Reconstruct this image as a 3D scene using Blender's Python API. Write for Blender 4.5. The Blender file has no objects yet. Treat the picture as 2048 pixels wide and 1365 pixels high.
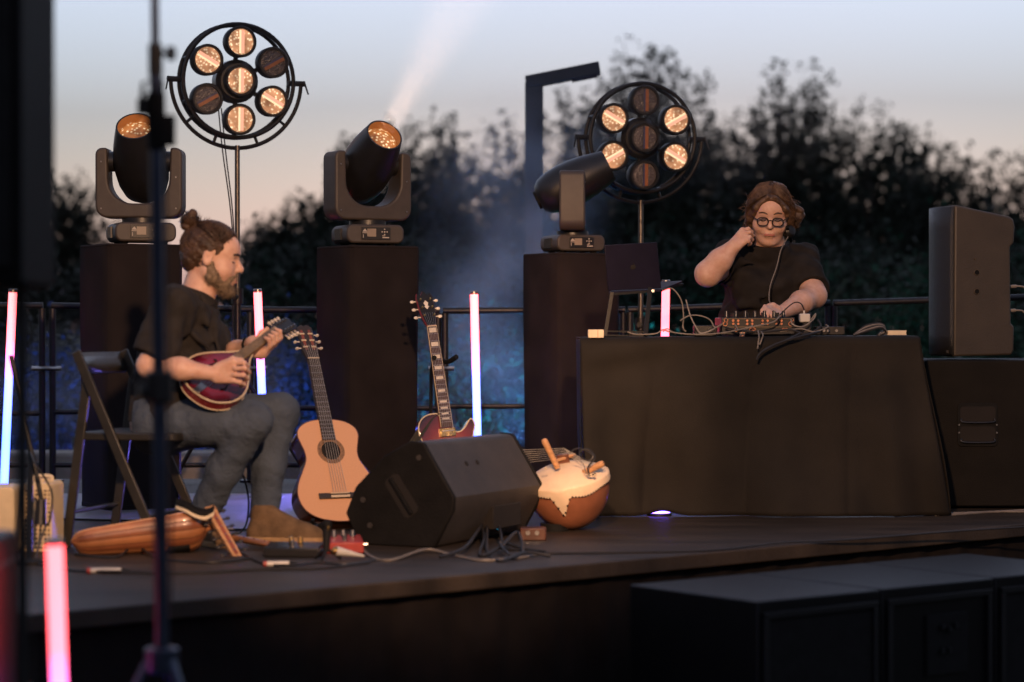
import bpy, bmesh, math, random
import numpy as np
from mathutils import Vector, Matrix
R = math.radians
scene = bpy.context.scene
col = scene.collection

# ------------------------------------------------------------------ camera
FPX, HC, YH = 4551.0, 0.83, 650.0      # focal length in photo pixels, lens height over the stage deck, horizon row
cam_data = bpy.data.cameras.new('camera')
cam_data.lens = 80.0
cam_data.sensor_width = 36.0
cam_data.clip_end = 3000.0
cam_data.clip_start = 0.1
cam_data.dof.use_dof = True
cam_data.dof.focus_distance = 10.45
cam_data.dof.aperture_fstop = 1.7
cam_data.dof.aperture_blades = 0
PITCH = math.atan((682.5 - YH) / FPX)
cam = bpy.data.objects.new('camera', cam_data)
cam.location = (0, 0, HC)
cam.rotation_euler = (R(90) - PITCH, 0, 0)
col.objects.link(cam)
scene.camera = cam

# ------------------------------------------------------------------ world: dusk sky
world = bpy.data.worlds.new('World')
scene.world = world
world.use_nodes = True
wn = world.node_tree.nodes; wl = world.node_tree.links
wn.clear()
w_out = wn.new('ShaderNodeOutputWorld')
w_bg = wn.new('ShaderNodeBackground')
w_sky = wn.new('ShaderNodeTexSky')
w_sky.sky_type = 'NISHITA'
w_sky.sun_disc = False
w_sky.sun_elevation = R(-1.35)
w_sky.sun_rotation = R(4)
w_sky.altitude = 100
w_sky.air_density = 1.45
w_sky.dust_density = 1.0
w_sky.ozone_density = 4.2
w_hsv = wn.new('ShaderNodeHueSaturation')
w_hsv.inputs['Saturation'].default_value = 0.42
w_bg.inputs['Strength'].default_value = 0.15
wl.new(w_sky.outputs[0], w_hsv.inputs['Color'])
wl.new(w_hsv.outputs[0], w_bg.inputs['Color'])
wl.new(w_bg.outputs[0], w_out.inputs['Surface'])

# ------------------------------------------------------------------ light
def light(name, kind, loc, energy, color, target=None, **kw):
    l = bpy.data.lights.new(name, kind)
    l.energy = energy; l.color = color
    for k, v in kw.items(): setattr(l, k, v)
    o = bpy.data.objects.new(name, l)
    o.location = loc
    if target is not None:
        o.rotation_euler = (Vector(target) - Vector(loc)).to_track_quat('-Z', 'Y').to_euler()
    col.objects.link(o)
    return o
WARM = (1.0, 0.57, 0.32)
WASH_B, WASH_T = 60, 70
# the two front-of-house stage spots that light the performers
light('stage_spot_left', 'SPOT', (0.65, 2.6, 2.75), 93, WARM, (-0.90, 9.3, 0.62), spot_size=R(31), spot_blend=0.5, shadow_soft_size=0.10)
light('stage_spot_right', 'SPOT', (-0.25, 2.6, 2.75), 97, WARM, (1.35, 10.1, 0.80), spot_size=R(28), spot_blend=0.5, shadow_soft_size=0.10)

scene.view_settings.view_transform = 'Standard'
scene.view_settings.look = 'None'
scene.view_settings.exposure = 4.42
scene.view_settings.gamma = 1.0
scene.view_settings.use_curve_mapping = False
scene.cycles.use_denoising = True
scene.cycles.max_bounces = 6
scene.cycles.diffuse_bounces = 2
scene.cycles.glossy_bounces = 3
scene.cycles.transmission_bounces = 4
scene.cycles.volume_bounces = 0
scene.cycles.transparent_max_bounces = 8
scene.cycles.sample_clamp_indirect = 3.0
scene.cycles.caustics_reflective = False
scene.cycles.caustics_refractive = False

# ------------------------------------------------------------------ helpers
_ca, _sa = math.cos(PITCH), math.sin(PITCH)
def W(px, py, d):
    """photo pixel at depth d (metres along the view) -> world point"""
    x = (px - 1024.0) / FPX; y = (682.5 - py) / FPX
    dy = _ca + y * _sa; dz = -_sa + y * _ca
    k = d / dy
    return Vector((x * k, d, HC + dz * k))
def FD(py, z=0.0):
    return FPX * (HC - z) / (py - YH)
def F(px, py, z=0.0):
    """photo pixel of a point lying at height z"""
    d = FD(py, z)
    p = W(px, py, d); p.z = z
    return p

def V(*a): return Vector(a)
def Tm(v): return Matrix.Translation(v)
def frame(o, x, y, z):
    m = Matrix.Identity(4)
    for i, a in enumerate((x, y, z)):
        for j in range(3): m[j][i] = a[j]
    for j in range(3): m[j][3] = o[j]
    return m
def zframe(o, z, hint=(0, 0, 1)):
    z = Vector(z).normalized(); h = Vector(hint)
    if abs(z.dot(h.normalized())) > 0.98: h = Vector((1, 0, 0))
    x = h.cross(z).normalized(); y = z.cross(x)
    return frame(o, x, y, z)
def rotz(a): return Matrix.Rotation(a, 4, 'Z')
def rotx(a): return Matrix.Rotation(a, 4, 'X')
def roty(a): return Matrix.Rotation(a, 4, 'Y')

class MB:
    def __init__(s, M=None):
        s.v = []; s.f = []; s.M = M
    def add(s, vs, fs, M=None):
        o = len(s.v)
        m = s.M
        if M is not None: m = M if m is None else m @ M
        if m is not None: vs = [m @ Vector(p) for p in vs]
        s.v += [tuple(p) for p in vs]
        s.f += [tuple(i + o for i in f) for f in fs]
        return s
    def box(s, c, d, M=None):
        x, y, z = c; a, b, h = d[0] / 2, d[1] / 2, d[2] / 2
        vs = [(x + i * a, y + j * b, z + k * h) for k in (-1, 1) for j in (-1, 1) for i in (-1, 1)]
        return s.add(vs, [(0, 2, 3, 1), (4, 5, 7, 6), (0, 1, 5, 4), (2, 6, 7, 3), (0, 4, 6, 2), (1, 3, 7, 5)], M)
    def hexa(s, pts):
        return s.add(pts, [(0, 3, 2, 1), (4, 5, 6, 7), (0, 1, 5, 4), (1, 2, 6, 5), (2, 3, 7, 6), (3, 0, 4, 7)])
    def lathe(s, prof, n=16, M=None, cap=True):
        vs = []; fs = []
        for r, z in prof:
            for i in range(n):
                a = 2 * math.pi * i / n
                vs.append((r * math.cos(a), r * math.sin(a), z))
        for k in range(len(prof) - 1):
            for i in range(n):
                j = (i + 1) % n
                fs.append((k * n + i, k * n + j, (k + 1) * n + j, (k + 1) * n + i))
        if cap:
            fs.append(tuple(range(n - 1, -1, -1)))
            fs.append(tuple(range((len(prof) - 1) * n, len(prof) * n)))
        return s.add(vs, fs, M)
    def cyl(s, p0, p1, r0, r1=None, n=10, cap=True):
        p0 = Vector(p0); p1 = Vector(p1); L = (p1 - p0).length
        return s.lathe([(r0, 0), (r0 if r1 is None else r1, L)], n, zframe(p0, p1 - p0), cap)
    def tube(s, pts, r, n=6, closed=False):
        pts = [Vector(p) for p in pts]; m = len(pts); vs = []; fs = []
        rr = r if isinstance(r, (list, tuple)) else [r] * m
        t0 = (pts[1] - pts[0]).normalized()
        nrm = t0.orthogonal().normalized()
        for i in range(m):
            if closed: t = (pts[(i + 1) % m] - pts[i - 1]).normalized()
            else: t = (pts[min(i + 1, m - 1)] - pts[max(i - 1, 0)]).normalized()
            nrm = (nrm - t * nrm.dot(t))
            nrm = nrm.normalized() if nrm.length > 1e-6 else t.orthogonal().normalized()
            b = t.cross(nrm)
            for k in range(n):
                a = 2 * math.pi * k / n
                vs.append(pts[i] + (nrm * math.cos(a) + b * math.sin(a)) * rr[i])
        for i in range(m if closed else m - 1):
            i2 = (i + 1) % m
            for k in range(n):
                k2 = (k + 1) % n
                fs.append((i * n + k, i * n + k2, i2 * n + k2, i2 * n + k))
        if not closed:
            fs.append(tuple(range(n - 1, -1, -1))); fs.append(tuple(range((m - 1) * n, m * n)))
        return s.add(vs, fs)
    def prism(s, out, z0, z1, M=None):
        n = len(out)
        ar = sum(out[i][0] * out[(i + 1) % n][1] - out[(i + 1) % n][0] * out[i][1] for i in range(n))
        if ar < 0: out = out[::-1]
        vs = [(x, y, z0) for x, y in out] + [(x, y, z1) for x, y in out]
        fs = [tuple(range(n - 1, -1, -1)), tuple(range(n, 2 * n))]
        fs += [(i, (i + 1) % n, n + (i + 1) % n, n + i) for i in range(n)]
        return s.add(vs, fs, M)
    def ell(s, c, r, n=14, m=8, M=None):
        vs = [(c[0], c[1], c[2] - r[2])]; fs = []
        for k in range(1, m):
            ph = -math.pi / 2 + math.pi * k / m
            for i in range(n):
                a = 2 * math.pi * i / n
                vs.append((c[0] + r[0] * math.cos(ph) * math.cos(a), c[1] + r[1] * math.cos(ph) * math.sin(a), c[2] + r[2] * math.sin(ph)))
        vs.append((c[0], c[1], c[2] + r[2])); top = len(vs) - 1
        for i in range(n):
            j = (i + 1) % n
            fs.append((0, 1 + j, 1 + i))
            fs.append((top, top - n + i, top - n + j))
            for k in range(m - 2):
                a = 1 + k * n
                fs.append((a + i, a + j, a + n + j, a + n + i))
        return s.add(vs, fs, M)
    def ring(s, Rr, r, n=40, m=8, M=None, a0=0.0, a1=None, flat=1.0):
        """torus (or arc) in the local XY plane; flat scales its depth along Z"""
        closed = a1 is None
        cnt = n if closed else n + 1
        vs = []; fs = []
        for i in range(cnt):
            a = (2 * math.pi * i / n) if closed else a0 + (a1 - a0) * i / n
            for k in range(m):
                b = 2 * math.pi * k / m
                q = Rr + r * math.cos(b)
                vs.append((q * math.cos(a), q * math.sin(a), r * flat * math.sin(b)))
        for i in range(n):
            i2 = (i + 1) % cnt
            for k in range(m):
                k2 = (k + 1) % m
                fs.append((i * m + k, i2 * m + k, i2 * m + k2, i * m + k2))
        if not closed:
            fs.append(tuple(range(m))); fs.append(tuple(range((cnt - 1) * m + m - 1, (cnt - 1) * m - 1, -1)))
        return s.add(vs, fs, M)
    def grid(s, nu, nv, fn, M=None, wrap=False):
        vs = [fn(i / (nu if wrap else nu - 1), j / (nv - 1)) for j in range(nv) for i in range(nu)]
        fs = []
        for j in range(nv - 1):
            for i in range(nu if wrap else nu - 1):
                i2 = (i + 1) % nu
                fs.append((j * nu + i, j * nu + i2, (j + 1) * nu + i2, (j + 1) * nu + i))
        return s.add(vs, fs, M)

def rrect(w, h, r, n=5, cx=0.0, cy=0.0):
    out = []
    for sx, sy, a0 in ((1, 1, 0), (-1, 1, 90), (-1, -1, 180), (1, -1, 270)):
        for k in range(n + 1):
            a = R(a0 + 90 * k / n)
            out.append((cx + sx * (w / 2 - r) + r * math.cos(a), cy + sy * (h / 2 - r) + r * math.sin(a)))
    return out
def catmull(pts, n=8, closed=False):
    pts = [Vector(p) for p in pts]; m = len(pts); out = []
    for i in range(m if closed else m - 1):
        if closed: p0, p1, p2, p3 = pts[i - 1], pts[i], pts[(i + 1) % m], pts[(i + 2) % m]
        else: p0, p1, p2, p3 = pts[max(i - 1, 0)], pts[i], pts[i + 1], pts[min(i + 2, m - 1)]
        for k in range(n):
            t = k / n
            out.append(0.5 * ((2 * p1) + (p2 - p0) * t + (2 * p0 - 5 * p1 + 4 * p2 - p3) * t * t + (3 * p1 - p0 - 3 * p2 + p3) * t ** 3))
    if not closed: out.append(pts[-1])
    return out

def obj(name, mb, mat, parent=None, local=False, smooth=32, bevel=0.0, seg=2, recalc=True):
    me = bpy.data.meshes.new(name)
    if isinstance(mb, MB): me.from_pydata(mb.v, [], mb.f)
    else: me.from_pydata(mb[0], [], mb[1])
    if recalc:
        bm = bmesh.new(); bm.from_mesh(me)
        bmesh.ops.recalc_face_normals(bm, faces=bm.faces); bm.to_mesh(me); bm.free()
    if smooth:
        me.polygons.foreach_set('use_smooth', [True] * len(me.polygons))
        if smooth < 180: me.set_sharp_from_angle(angle=R(smooth))
    if isinstance(mat, str): mat = M[mat]
    me.materials.append(mat)
    o = bpy.data.objects.new(name, me)
    col.objects.link(o)
    if bevel:
        b = o.modifiers.new('bevel', 'BEVEL'); b.width = bevel; b.segments = seg; b.limit_method = 'ANGLE'; b.angle_limit = R(40)
    if parent is not None:
        o.parent = parent
        if not local and parent.type == 'EMPTY':
            o.matrix_parent_inverse = Tm(-Vector(parent.location))
    return o
def tag(o, label=None, cat=None, group=None, kind=None):
    if label: o['label'] = label
    if cat: o['category'] = cat
    if group: o['group'] = group
    if kind: o['kind'] = kind
    return o
def thing(name, label, cat, loc=(0, 0, 0), rz=0.0, group=None):
    e = bpy.data.objects.new(name, None)
    e.empty_display_size = 0.1
    e.location = loc; e.rotation_euler = (0, 0, rz)
    col.objects.link(e)
    return tag(e, label, cat, group)
def clone(o, parent=None):
    c = o.copy(); col.objects.link(c); c.parent = parent
    for ch in o.children: clone(ch, c)
    return c

# ------------------------------------------------------------------ materials
M = {}
def mk(name, c, rough=0.6, metal=0.0, var=0.25, scale=12.0, bump=0.15, bscale=None, spec=0.5, coat=0.0, emit=None, estr=0.0, sss=0.0, stretch=None, c2=None, det=4.0):
    m = bpy.data.materials.new(name); m.use_nodes = True
    nt = m.node_tree; n = nt.nodes; l = nt.links
    b = n['Principled BSDF']
    b.inputs['Roughness'].default_value = rough
    b.inputs['Metallic'].default_value = metal
    b.inputs['Specular IOR Level'].default_value = spec
    b.inputs['Coat Weight'].default_value = coat
    tc = n.new('ShaderNodeTexCoord')
    mp = n.new('ShaderNodeMapping')
    if stretch: mp.inputs['Scale'].default_value = stretch
    l.new(tc.outputs['Object'], mp.inputs['Vector'])
    ns = n.new('ShaderNodeTexNoise'); ns.inputs['Scale'].default_value = scale; ns.inputs['Detail'].default_value = det
    l.new(mp.outputs[0], ns.inputs['Vector'])
    rp = n.new('ShaderNodeValToRGB')
    rp.color_ramp.elements[0].position = 0.3; rp.color_ramp.elements[1].position = 0.7
    a = c2 if c2 else tuple(x * (1 - var) for x in c)
    d = c if c2 else tuple(min(1, x * (1 + var)) for x in c)
    rp.color_ramp.elements[0].color = (*a, 1); rp.color_ramp.elements[1].color = (*d, 1)
    l.new(ns.outputs['Fac'], rp.inputs['Fac'])
    l.new(rp.outputs['Color'], b.inputs['Base Color'])
    if bump:
        n2 = n.new('ShaderNodeTexNoise'); n2.inputs['Scale'].default_value = bscale or scale * 6; n2.inputs['Detail'].default_value = 3
        l.new(mp.outputs[0], n2.inputs['Vector'])
        bp = n.new('ShaderNodeBump'); bp.inputs['Strength'].default_value = bump; bp.inputs['Distance'].default_value = 0.01
        l.new(n2.outputs['Fac'], bp.inputs['Height']); l.new(bp.outputs[0], b.inputs['Normal'])
        rr = n.new('ShaderNodeMapRange')
        rr.inputs['To Min'].default_value = max(0.02, rough - 0.1); rr.inputs['To Max'].default_value = min(1, rough + 0.1)
        l.new(n2.outputs['Fac'], rr.inputs['Value']); l.new(rr.outputs[0], b.inputs['Roughness'])
    if emit:
        b.inputs['Emission Color'].default_value = (*emit, 1); b.inputs['Emission Strength'].default_value = estr
    if sss:
        b.inputs['Subsurface Weight'].default_value = sss
        b.inputs['Subsurface Radius'].default_value = (0.02, 0.008, 0.004)
    M[name] = m
    return m

mk('black_paint', (0.006, 0.006, 0.0065), 0.5, spec=0.25, var=0.2, scale=30, bump=0.1, bscale=220)
mk('black_plastic', (0.009, 0.0085, 0.0085), 0.42, spec=0.35, var=0.2, scale=25, bump=0.08, bscale=300)
mk('fixture_shell', (0.045, 0.036, 0.030), 0.55, var=0.12, scale=25, bump=0.06, bscale=350)
mk('fixture_dark', (0.010, 0.010, 0.011), 0.38, var=0.2, scale=20, bump=0.05, bscale=200)
mk('black_cloth', (0.010, 0.008, 0.0075), 0.95, var=0.3, scale=6, bump=0.3, bscale=500, spec=0.1)
mk('black_fabric_shirt', (0.020, 0.0175, 0.016), 0.85, var=0.25, scale=14, bump=0.5, bscale=26, spec=0.2)
mk('tee_cotton', (0.016, 0.014, 0.013), 0.9, var=0.25, scale=14, bump=0.35, bscale=22, spec=0.15)
mk('table_cloth', (0.0115, 0.0092, 0.0066), 0.75, var=0.3, scale=4, bump=0.25, bscale=300, spec=0.2)
mk('dark_metal', (0.020, 0.021, 0.024), 0.35, metal=0.6, var=0.25, scale=30, bump=0.08)
mk('steel', (0.35, 0.34, 0.33), 0.3, metal=1.0, var=0.15, scale=40, bump=0.05)
mk('gold_metal', (0.55, 0.36, 0.13), 0.28, metal=1.0, var=0.15, scale=40, bump=0.05)
mk('rail_metal', (0.012, 0.012, 0.015), 0.45, metal=0.3, var=0.3, scale=25, bump=0.1)
mk('rubber', (0.006, 0.006, 0.006), 0.75, spec=0.15, var=0.3, scale=30, bump=0.1)
mk('cable_black', (0.012, 0.011, 0.011), 0.5, var=0.2, scale=30, bump=0.0)
mk('cable_grey', (0.16, 0.14, 0.12), 0.5, var=0.2, scale=30, bump=0.0)
mk('white_plastic', (0.45, 0.43, 0.39), 0.4, var=0.06, scale=20, bump=0.03)
mk('cream_paint', (0.56, 0.45, 0.28), 0.55, var=0.1, scale=14, bump=0.1)
mk('paper_cream', (0.62, 0.52, 0.36), 0.8, var=0.1, scale=20, bump=0.1)
mk('red_paint', (0.30, 0.03, 0.022), 0.4, var=0.15, scale=20, bump=0.05)
mk('ebony', (0.030, 0.020, 0.014), 0.42, var=0.35, scale=9, bump=0.1, stretch=(12, 12, 1))
mk('dark_wood', (0.085, 0.028, 0.014), 0.35, var=0.4, scale=8, bump=0.06, coat=0.3)
mk('rosewood_side', (0.045, 0.016, 0.010), 0.22, var=0.4, scale=8, bump=0.03, coat=0.6)
mk('neck_wood', (0.22, 0.10, 0.045), 0.45, var=0.25, scale=10, bump=0.05)
mk('pearl', (0.62, 0.56, 0.46), 0.25, var=0.12, scale=60, bump=0.02)
mk('bone', (0.55, 0.45, 0.30), 0.4, var=0.1, scale=30, bump=0.03)
mk('spruce', (0.60, 0.325, 0.165), 0.38, var=0.10, scale=7, bump=0.03, coat=0.25, stretch=(40, 40, 1))
mk('skin', (0.60, 0.385, 0.295), 0.48, c2=(0.50, 0.285, 0.205), scale=34, bump=0.25, bscale=190, spec=0.35, sss=0.12)
mk('skin_lip', (0.36, 0.13, 0.10), 0.45, var=0.1, scale=30, bump=0.1)
mk('eye_dark', (0.03, 0.02, 0.016), 0.15, var=0.1, scale=30, bump=0)
mk('hair_brown', (0.085, 0.047, 0.025), 0.45, var=0.55, scale=20, bump=0.9, bscale=60, spec=0.4)
mk('hair_dark', (0.050, 0.027, 0.015), 0.5, var=0.5, scale=24, bump=0.9, bscale=70, spec=0.35)
mk('beard_grey', (0.20, 0.145, 0.095), 0.75, var=0.5, scale=70, bump=0.9, bscale=150, spec=0.2)
mk('denim', (0.070, 0.090, 0.120), 0.85, c2=(0.042, 0.055, 0.076), scale=8, bump=0.5, bscale=60, spec=0.15)
mk('suede', (0.125, 0.080, 0.045), 0.9, var=0.25, scale=25, bump=0.3, bscale=120, spec=0.1)
mk('sole_tan', (0.30, 0.185, 0.085), 0.7, var=0.15, scale=30, bump=0.1)
mk('calabash', (0.23, 0.086, 0.044), 0.42, var=0.30, scale=7, bump=0.08, coat=0.2)
mk('hide', (0.66, 0.51, 0.35), 0.6, var=0.18, scale=6, bump=0.15, bscale=60)
mk('raw_wood', (0.42, 0.22, 0.10), 0.6, var=0.25, scale=14, bump=0.15, stretch=(1, 1, 6))
mk('screen_glass', (0.012, 0.012, 0.03), 0.2, var=0.1, scale=10, bump=0)
mk('stud_black', (0.015, 0.012, 0.010), 0.35, var=0.1, scale=20, bump=0)
# ================================================================== SETTING
# stage deck front edge runs from the near left corner to the far right
CA = Vector((-1.38, 6.51)); UF = Vector((0.763, 0.647)).normalized(); VB = Vector((-UF.y, UF.x))
def deck_mat():
    m = mk('deck_ply', (0.030, 0.0225, 0.0165), 0.55, spec=0.22, var=0.45, scale=2.2, bump=0.25, bscale=60, stretch=(1, 3, 1))
    return m
deck_mat()
mk('grass_ground', (0.030, 0.040, 0.016), 0.95, var=0.5, scale=0.8, bump=0.5, bscale=12)
mk('leaf_dark', (0.014, 0.020, 0.011), 0.7, var=0.5, scale=0.9, bump=0, spec=0.25)
mk('leaf_mid', (0.016, 0.021, 0.014), 0.7, var=0.5, scale=0.9, bump=0, spec=0.25)
mk('bark', (0.045, 0.032, 0.022), 0.9, var=0.4, scale=8, bump=0.5, bscale=25)
mk('stone_ledge', (0.20, 0.175, 0.15), 0.85, var=0.25, scale=5, bump=0.4, bscale=40)

g = MB().grid(30, 30, lambda u, v: ((u - 0.5) * 700, v * 600 - 60, -0.80 + (0.0 if v < 0.13 else 0.5 * math.sin(u * 30) * math.sin(v * 22) * min(1, (v - 0.13) * 8))))
tag(obj('ground', g, 'grass_ground', smooth=180), 'dark grass ground around and behind the stage', 'ground', kind='structure')

p0 = CA; p1 = CA + UF * 8.0; p4 = CA + VB * 5.0
outline = [(p0.x, p0.y), (p1.x, p1.y), (p1.x + 0.2, 14.0), (3.2, 14.0), (3.0, 12.25), (-4.2, 12.25), (p4.x, p4.y)]
tag(obj('stage_floor', MB().prism(outline, -0.055, 0.0), 'deck_ply', bevel=0.006), 'dark plywood stage deck', 'stage floor', kind='structure')
# skirt of black cloth hanging off the deck, set back a little under the lip
q0 = p0 + VB * 0.04 + UF * 0.04
def skirt(u, v):
    s = u * 7.9
    w = 0.012 * math.sin(s * 23) + 0.008 * math.sin(s * 51 + 1)
    p = q0 + UF * s - VB * w * (0.3 + v)
    return (p.x, p.y, -0.045 - 0.75 * v)
def skirt2(u, v):
    s = u * 4.9
    w = 0.012 * math.sin(s * 23)
    p = q0 + VB * s + UF * w * (0.3 + v)
    return (p.x, p.y, -0.045 - 0.75 * v)
sk = MB().grid(320, 4, skirt).grid(120, 4, skirt2)
tag(obj('stage_skirt', sk, 'black_cloth', smooth=180), 'black cloth skirt hanging below the stage edge', 'skirt', kind='structure')

# ribbed rubber mat lying at the back of the deck
def mat_ribbed():
    m = mk('ribbed_mat', (0.16, 0.15, 0.16), 0.5, var=0.15, scale=5, bump=0)
    nt = m.node_tree; n = nt.nodes; l = nt.links
    tc = n.new('ShaderNodeTexCoord'); br = n.new('ShaderNodeTexBrick')
    br.inputs['Scale'].default_value = 30; br.inputs['Mortar Size'].default_value = 0.12; br.offset = 0
    br.inputs['Brick Width'].default_value = 0.5; br.inputs['Row Height'].default_value = 0.5
    l.new(tc.outputs['Object'], br.inputs['Vector'])
    bp = n.new('ShaderNodeBump'); bp.inputs['Strength'].default_value = 0.8; bp.inputs['Distance'].default_value = 0.01
    l.new(br.outputs['Fac'], bp.inputs['Height']); l.new(bp.outputs[0], n['Principled BSDF'].inputs['Normal'])
mat_ribbed()
a = F(440, 1062); b = F(622, 1062); c = F(618, 991); d = F(120, 991); e = F(100, 1040); f2 = F(330, 1045)
om = MB().prism([(a.x, a.y), (b.x, b.y), (c.x, c.y), (d.x, d.y), (e.x, e.y), (f2.x, f2.y)], 0.004, 0.009)
tag(obj('rubber_mat', om, 'ribbed_mat', bevel=0.002), 'grey ribbed mat at the back of the deck beneath the chair', 'mat')

# ---------------------------------------------------------------- railing at the back, each panel a thing
def rail_panel(label, a, b, zlow, posts, dy=12.0):
    pa = W(a[0], a[1], dy); pb = W(b[0], b[1], dy)
    t = thing('railing', label, 'railing', (pa.x, pa.y, 0), group='railing panels behind the stage')
    obj('top_rail', MB().cyl(pa, pb, 0.017, n=12), 'rail_metal', t)
    la = Vector((pa.x, pa.y, zlow)); lb = Vector((pb.x, pb.y, zlow))
    obj('mid_rail', MB().cyl(la, lb, 0.014, n=10), 'rail_metal', t)
    obj('toe_rail', MB().cyl((pa.x, pa.y, 0.09), (pb.x, pb.y, 0.09), 0.014, n=10), 'rail_metal', t)
    for px in posts:
        k = (px - a[0]) / (b[0] - a[0]); p = pa.lerp(pb, k)
        obj('post', MB().cyl((p.x, p.y, 0.0), (p.x, p.y, p.z - 0.014), 0.018, n=12), 'rail_metal', t)
        obj('post_foot', MB().box((p.x, p.y, 0.006), (0.1, 0.1, 0.012)), 'rail_metal', t, bevel=0.002)
        obj('bolt', MB().cyl((p.x - 0.05, p.y - 0.02, 0.60), (p.x + 0.05, p.y - 0.02, 0.60), 0.013, n=8), 'steel', t)
    return t
rail_panel('black steel railing panel at the far left behind the LED tube', (-120, 611), (86, 612), 0.363, (-118, 84))
rail_panel('black steel railing panel behind the folding chair', (103, 612), (505, 619), 0.37, (105, 500))
rail_panel('black steel railing panel between the seated man and the middle plinth', (512, 620), (880, 622), 0.39, (516, 876))
rail_panel('black steel railing panel behind the electric guitar', (886, 622), (1250, 620), 0.40, (890, 1246))
rail_panel('black steel railing panel behind the person at the table', (1256, 620), (1660, 607), 0.40, (1260, 1656))
rail_panel('black steel railing panel passing behind the tall loudspeaker', (1666, 607), (2180, 591), 0.40, (1668, 2176))

# low stone ledge beyond the railing
le = MB().box((-2.5, 13.3, -0.36), (4.3, 0.35, 0.9))
tag(obj('stone_ledge', le, 'stone_ledge', bevel=0.02), 'low pale stone ledge behind the left railing', 'ledge')

# ---------------------------------------------------------------- boxy street lamp standing in the smoke
mk('lamp_grey', (0.018, 0.019, 0.021), 0.5, metal=0.3, var=0.2, scale=8, bump=0.1)
bl = W(1068, 600, 14.3); tp = W(1068, 165, 14.3)
t = thing('street_lamp', 'grey square street lamp post with a rising arm above the trees', 'street lamp', (bl.x, bl.y, -0.8))
wpx = 14.3 / FPX
obj('post', MB().box((bl.x, bl.y, (tp.z - 0.8) / 2), (36 * wpx, 0.11, tp.z + 0.8)), 'lamp_grey', t, bevel=0.006)
a0 = W(1052, 166, 14.3); a1 = W(1199, 137, 14.22)
ax = (a1 - a0).normalized()
fr = frame(a0, ax, Vector((0, 1, 0)), ax.cross(Vector((0, 1, 0))))
arm = obj('arm', MB(fr).box(((a1 - a0).length / 2, 0, 0.0), ((a1 - a0).length, 0.11, 0.08)), 'lamp_grey', t, bevel=0.006)
obj('lamp_head', MB(fr).box(((a1 - a0).length * 0.78, -0.004, -0.046), ((a1 - a0).length * 0.34, 0.09, 0.012)), 'screen_glass', arm, bevel=0.002)
obj('base_plate', MB().box((bl.x, bl.y, -0.79), (0.26, 0.26, 0.03)), 'lamp_grey', t, bevel=0.004)

# ---------------------------------------------------------------- trees
def leaf_cloud(rng, clumps, n, size):
    """leaf quads spread through clump volumes -> verts, faces (numpy)"""
    c = np.array([k[:3] for k in clumps]); r = np.array([k[3:6] for k in clumps])
    w = (r[:, 0] * r[:, 1] * r[:, 2]) ** 0.75; w /= w.sum()
    idx = rng.choice(len(clumps), n, p=w)
    u = rng.normal(size=(n, 3)); u /= np.linalg.norm(u, axis=1)[:, None]
    rad = np.abs(rng.normal(size=n)) * 0.62
    p = c[idx] + u * r[idx] * rad[:, None]
    a = rng.normal(size=(n, 3)); a /= np.linalg.norm(a, axis=1)[:, None]
    b = np.cross(a, rng.normal(size=(n, 3))); b /= np.linalg.norm(b, axis=1)[:, None]
    s = (size * (0.6 + 0.8 * rng.random(n)))[:, None]
    v = np.stack([p - a * s, p + b * s * 0.5, p + a * s, p - b * s * 0.5], axis=1).reshape(-1, 3)
    f = np.arange(4 * n).reshape(n, 4)
    return v, f
def leaf_mesh(name, v, f, mat, parent):
    me = bpy.data.meshes.new(name)
    me.vertices.add(len(v)); me.vertices.foreach_set('co', v.ravel().astype(np.float32))
    me.loops.add(f.size); me.loops.foreach_set('vertex_index', f.ravel().astype(np.int32))
    me.polygons.add(len(f)); me.polygons.foreach_set('loop_start', np.arange(0, f.size, 4, dtype=np.int32))
    me.update(calc_edges=True)
    me.materials.append(M[mat])
    o = bpy.data.objects.new(name, me); col.objects.link(o)
    o.parent = parent
    o.matrix_parent_inverse = Tm(-Vector(parent.location))
    return o
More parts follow.
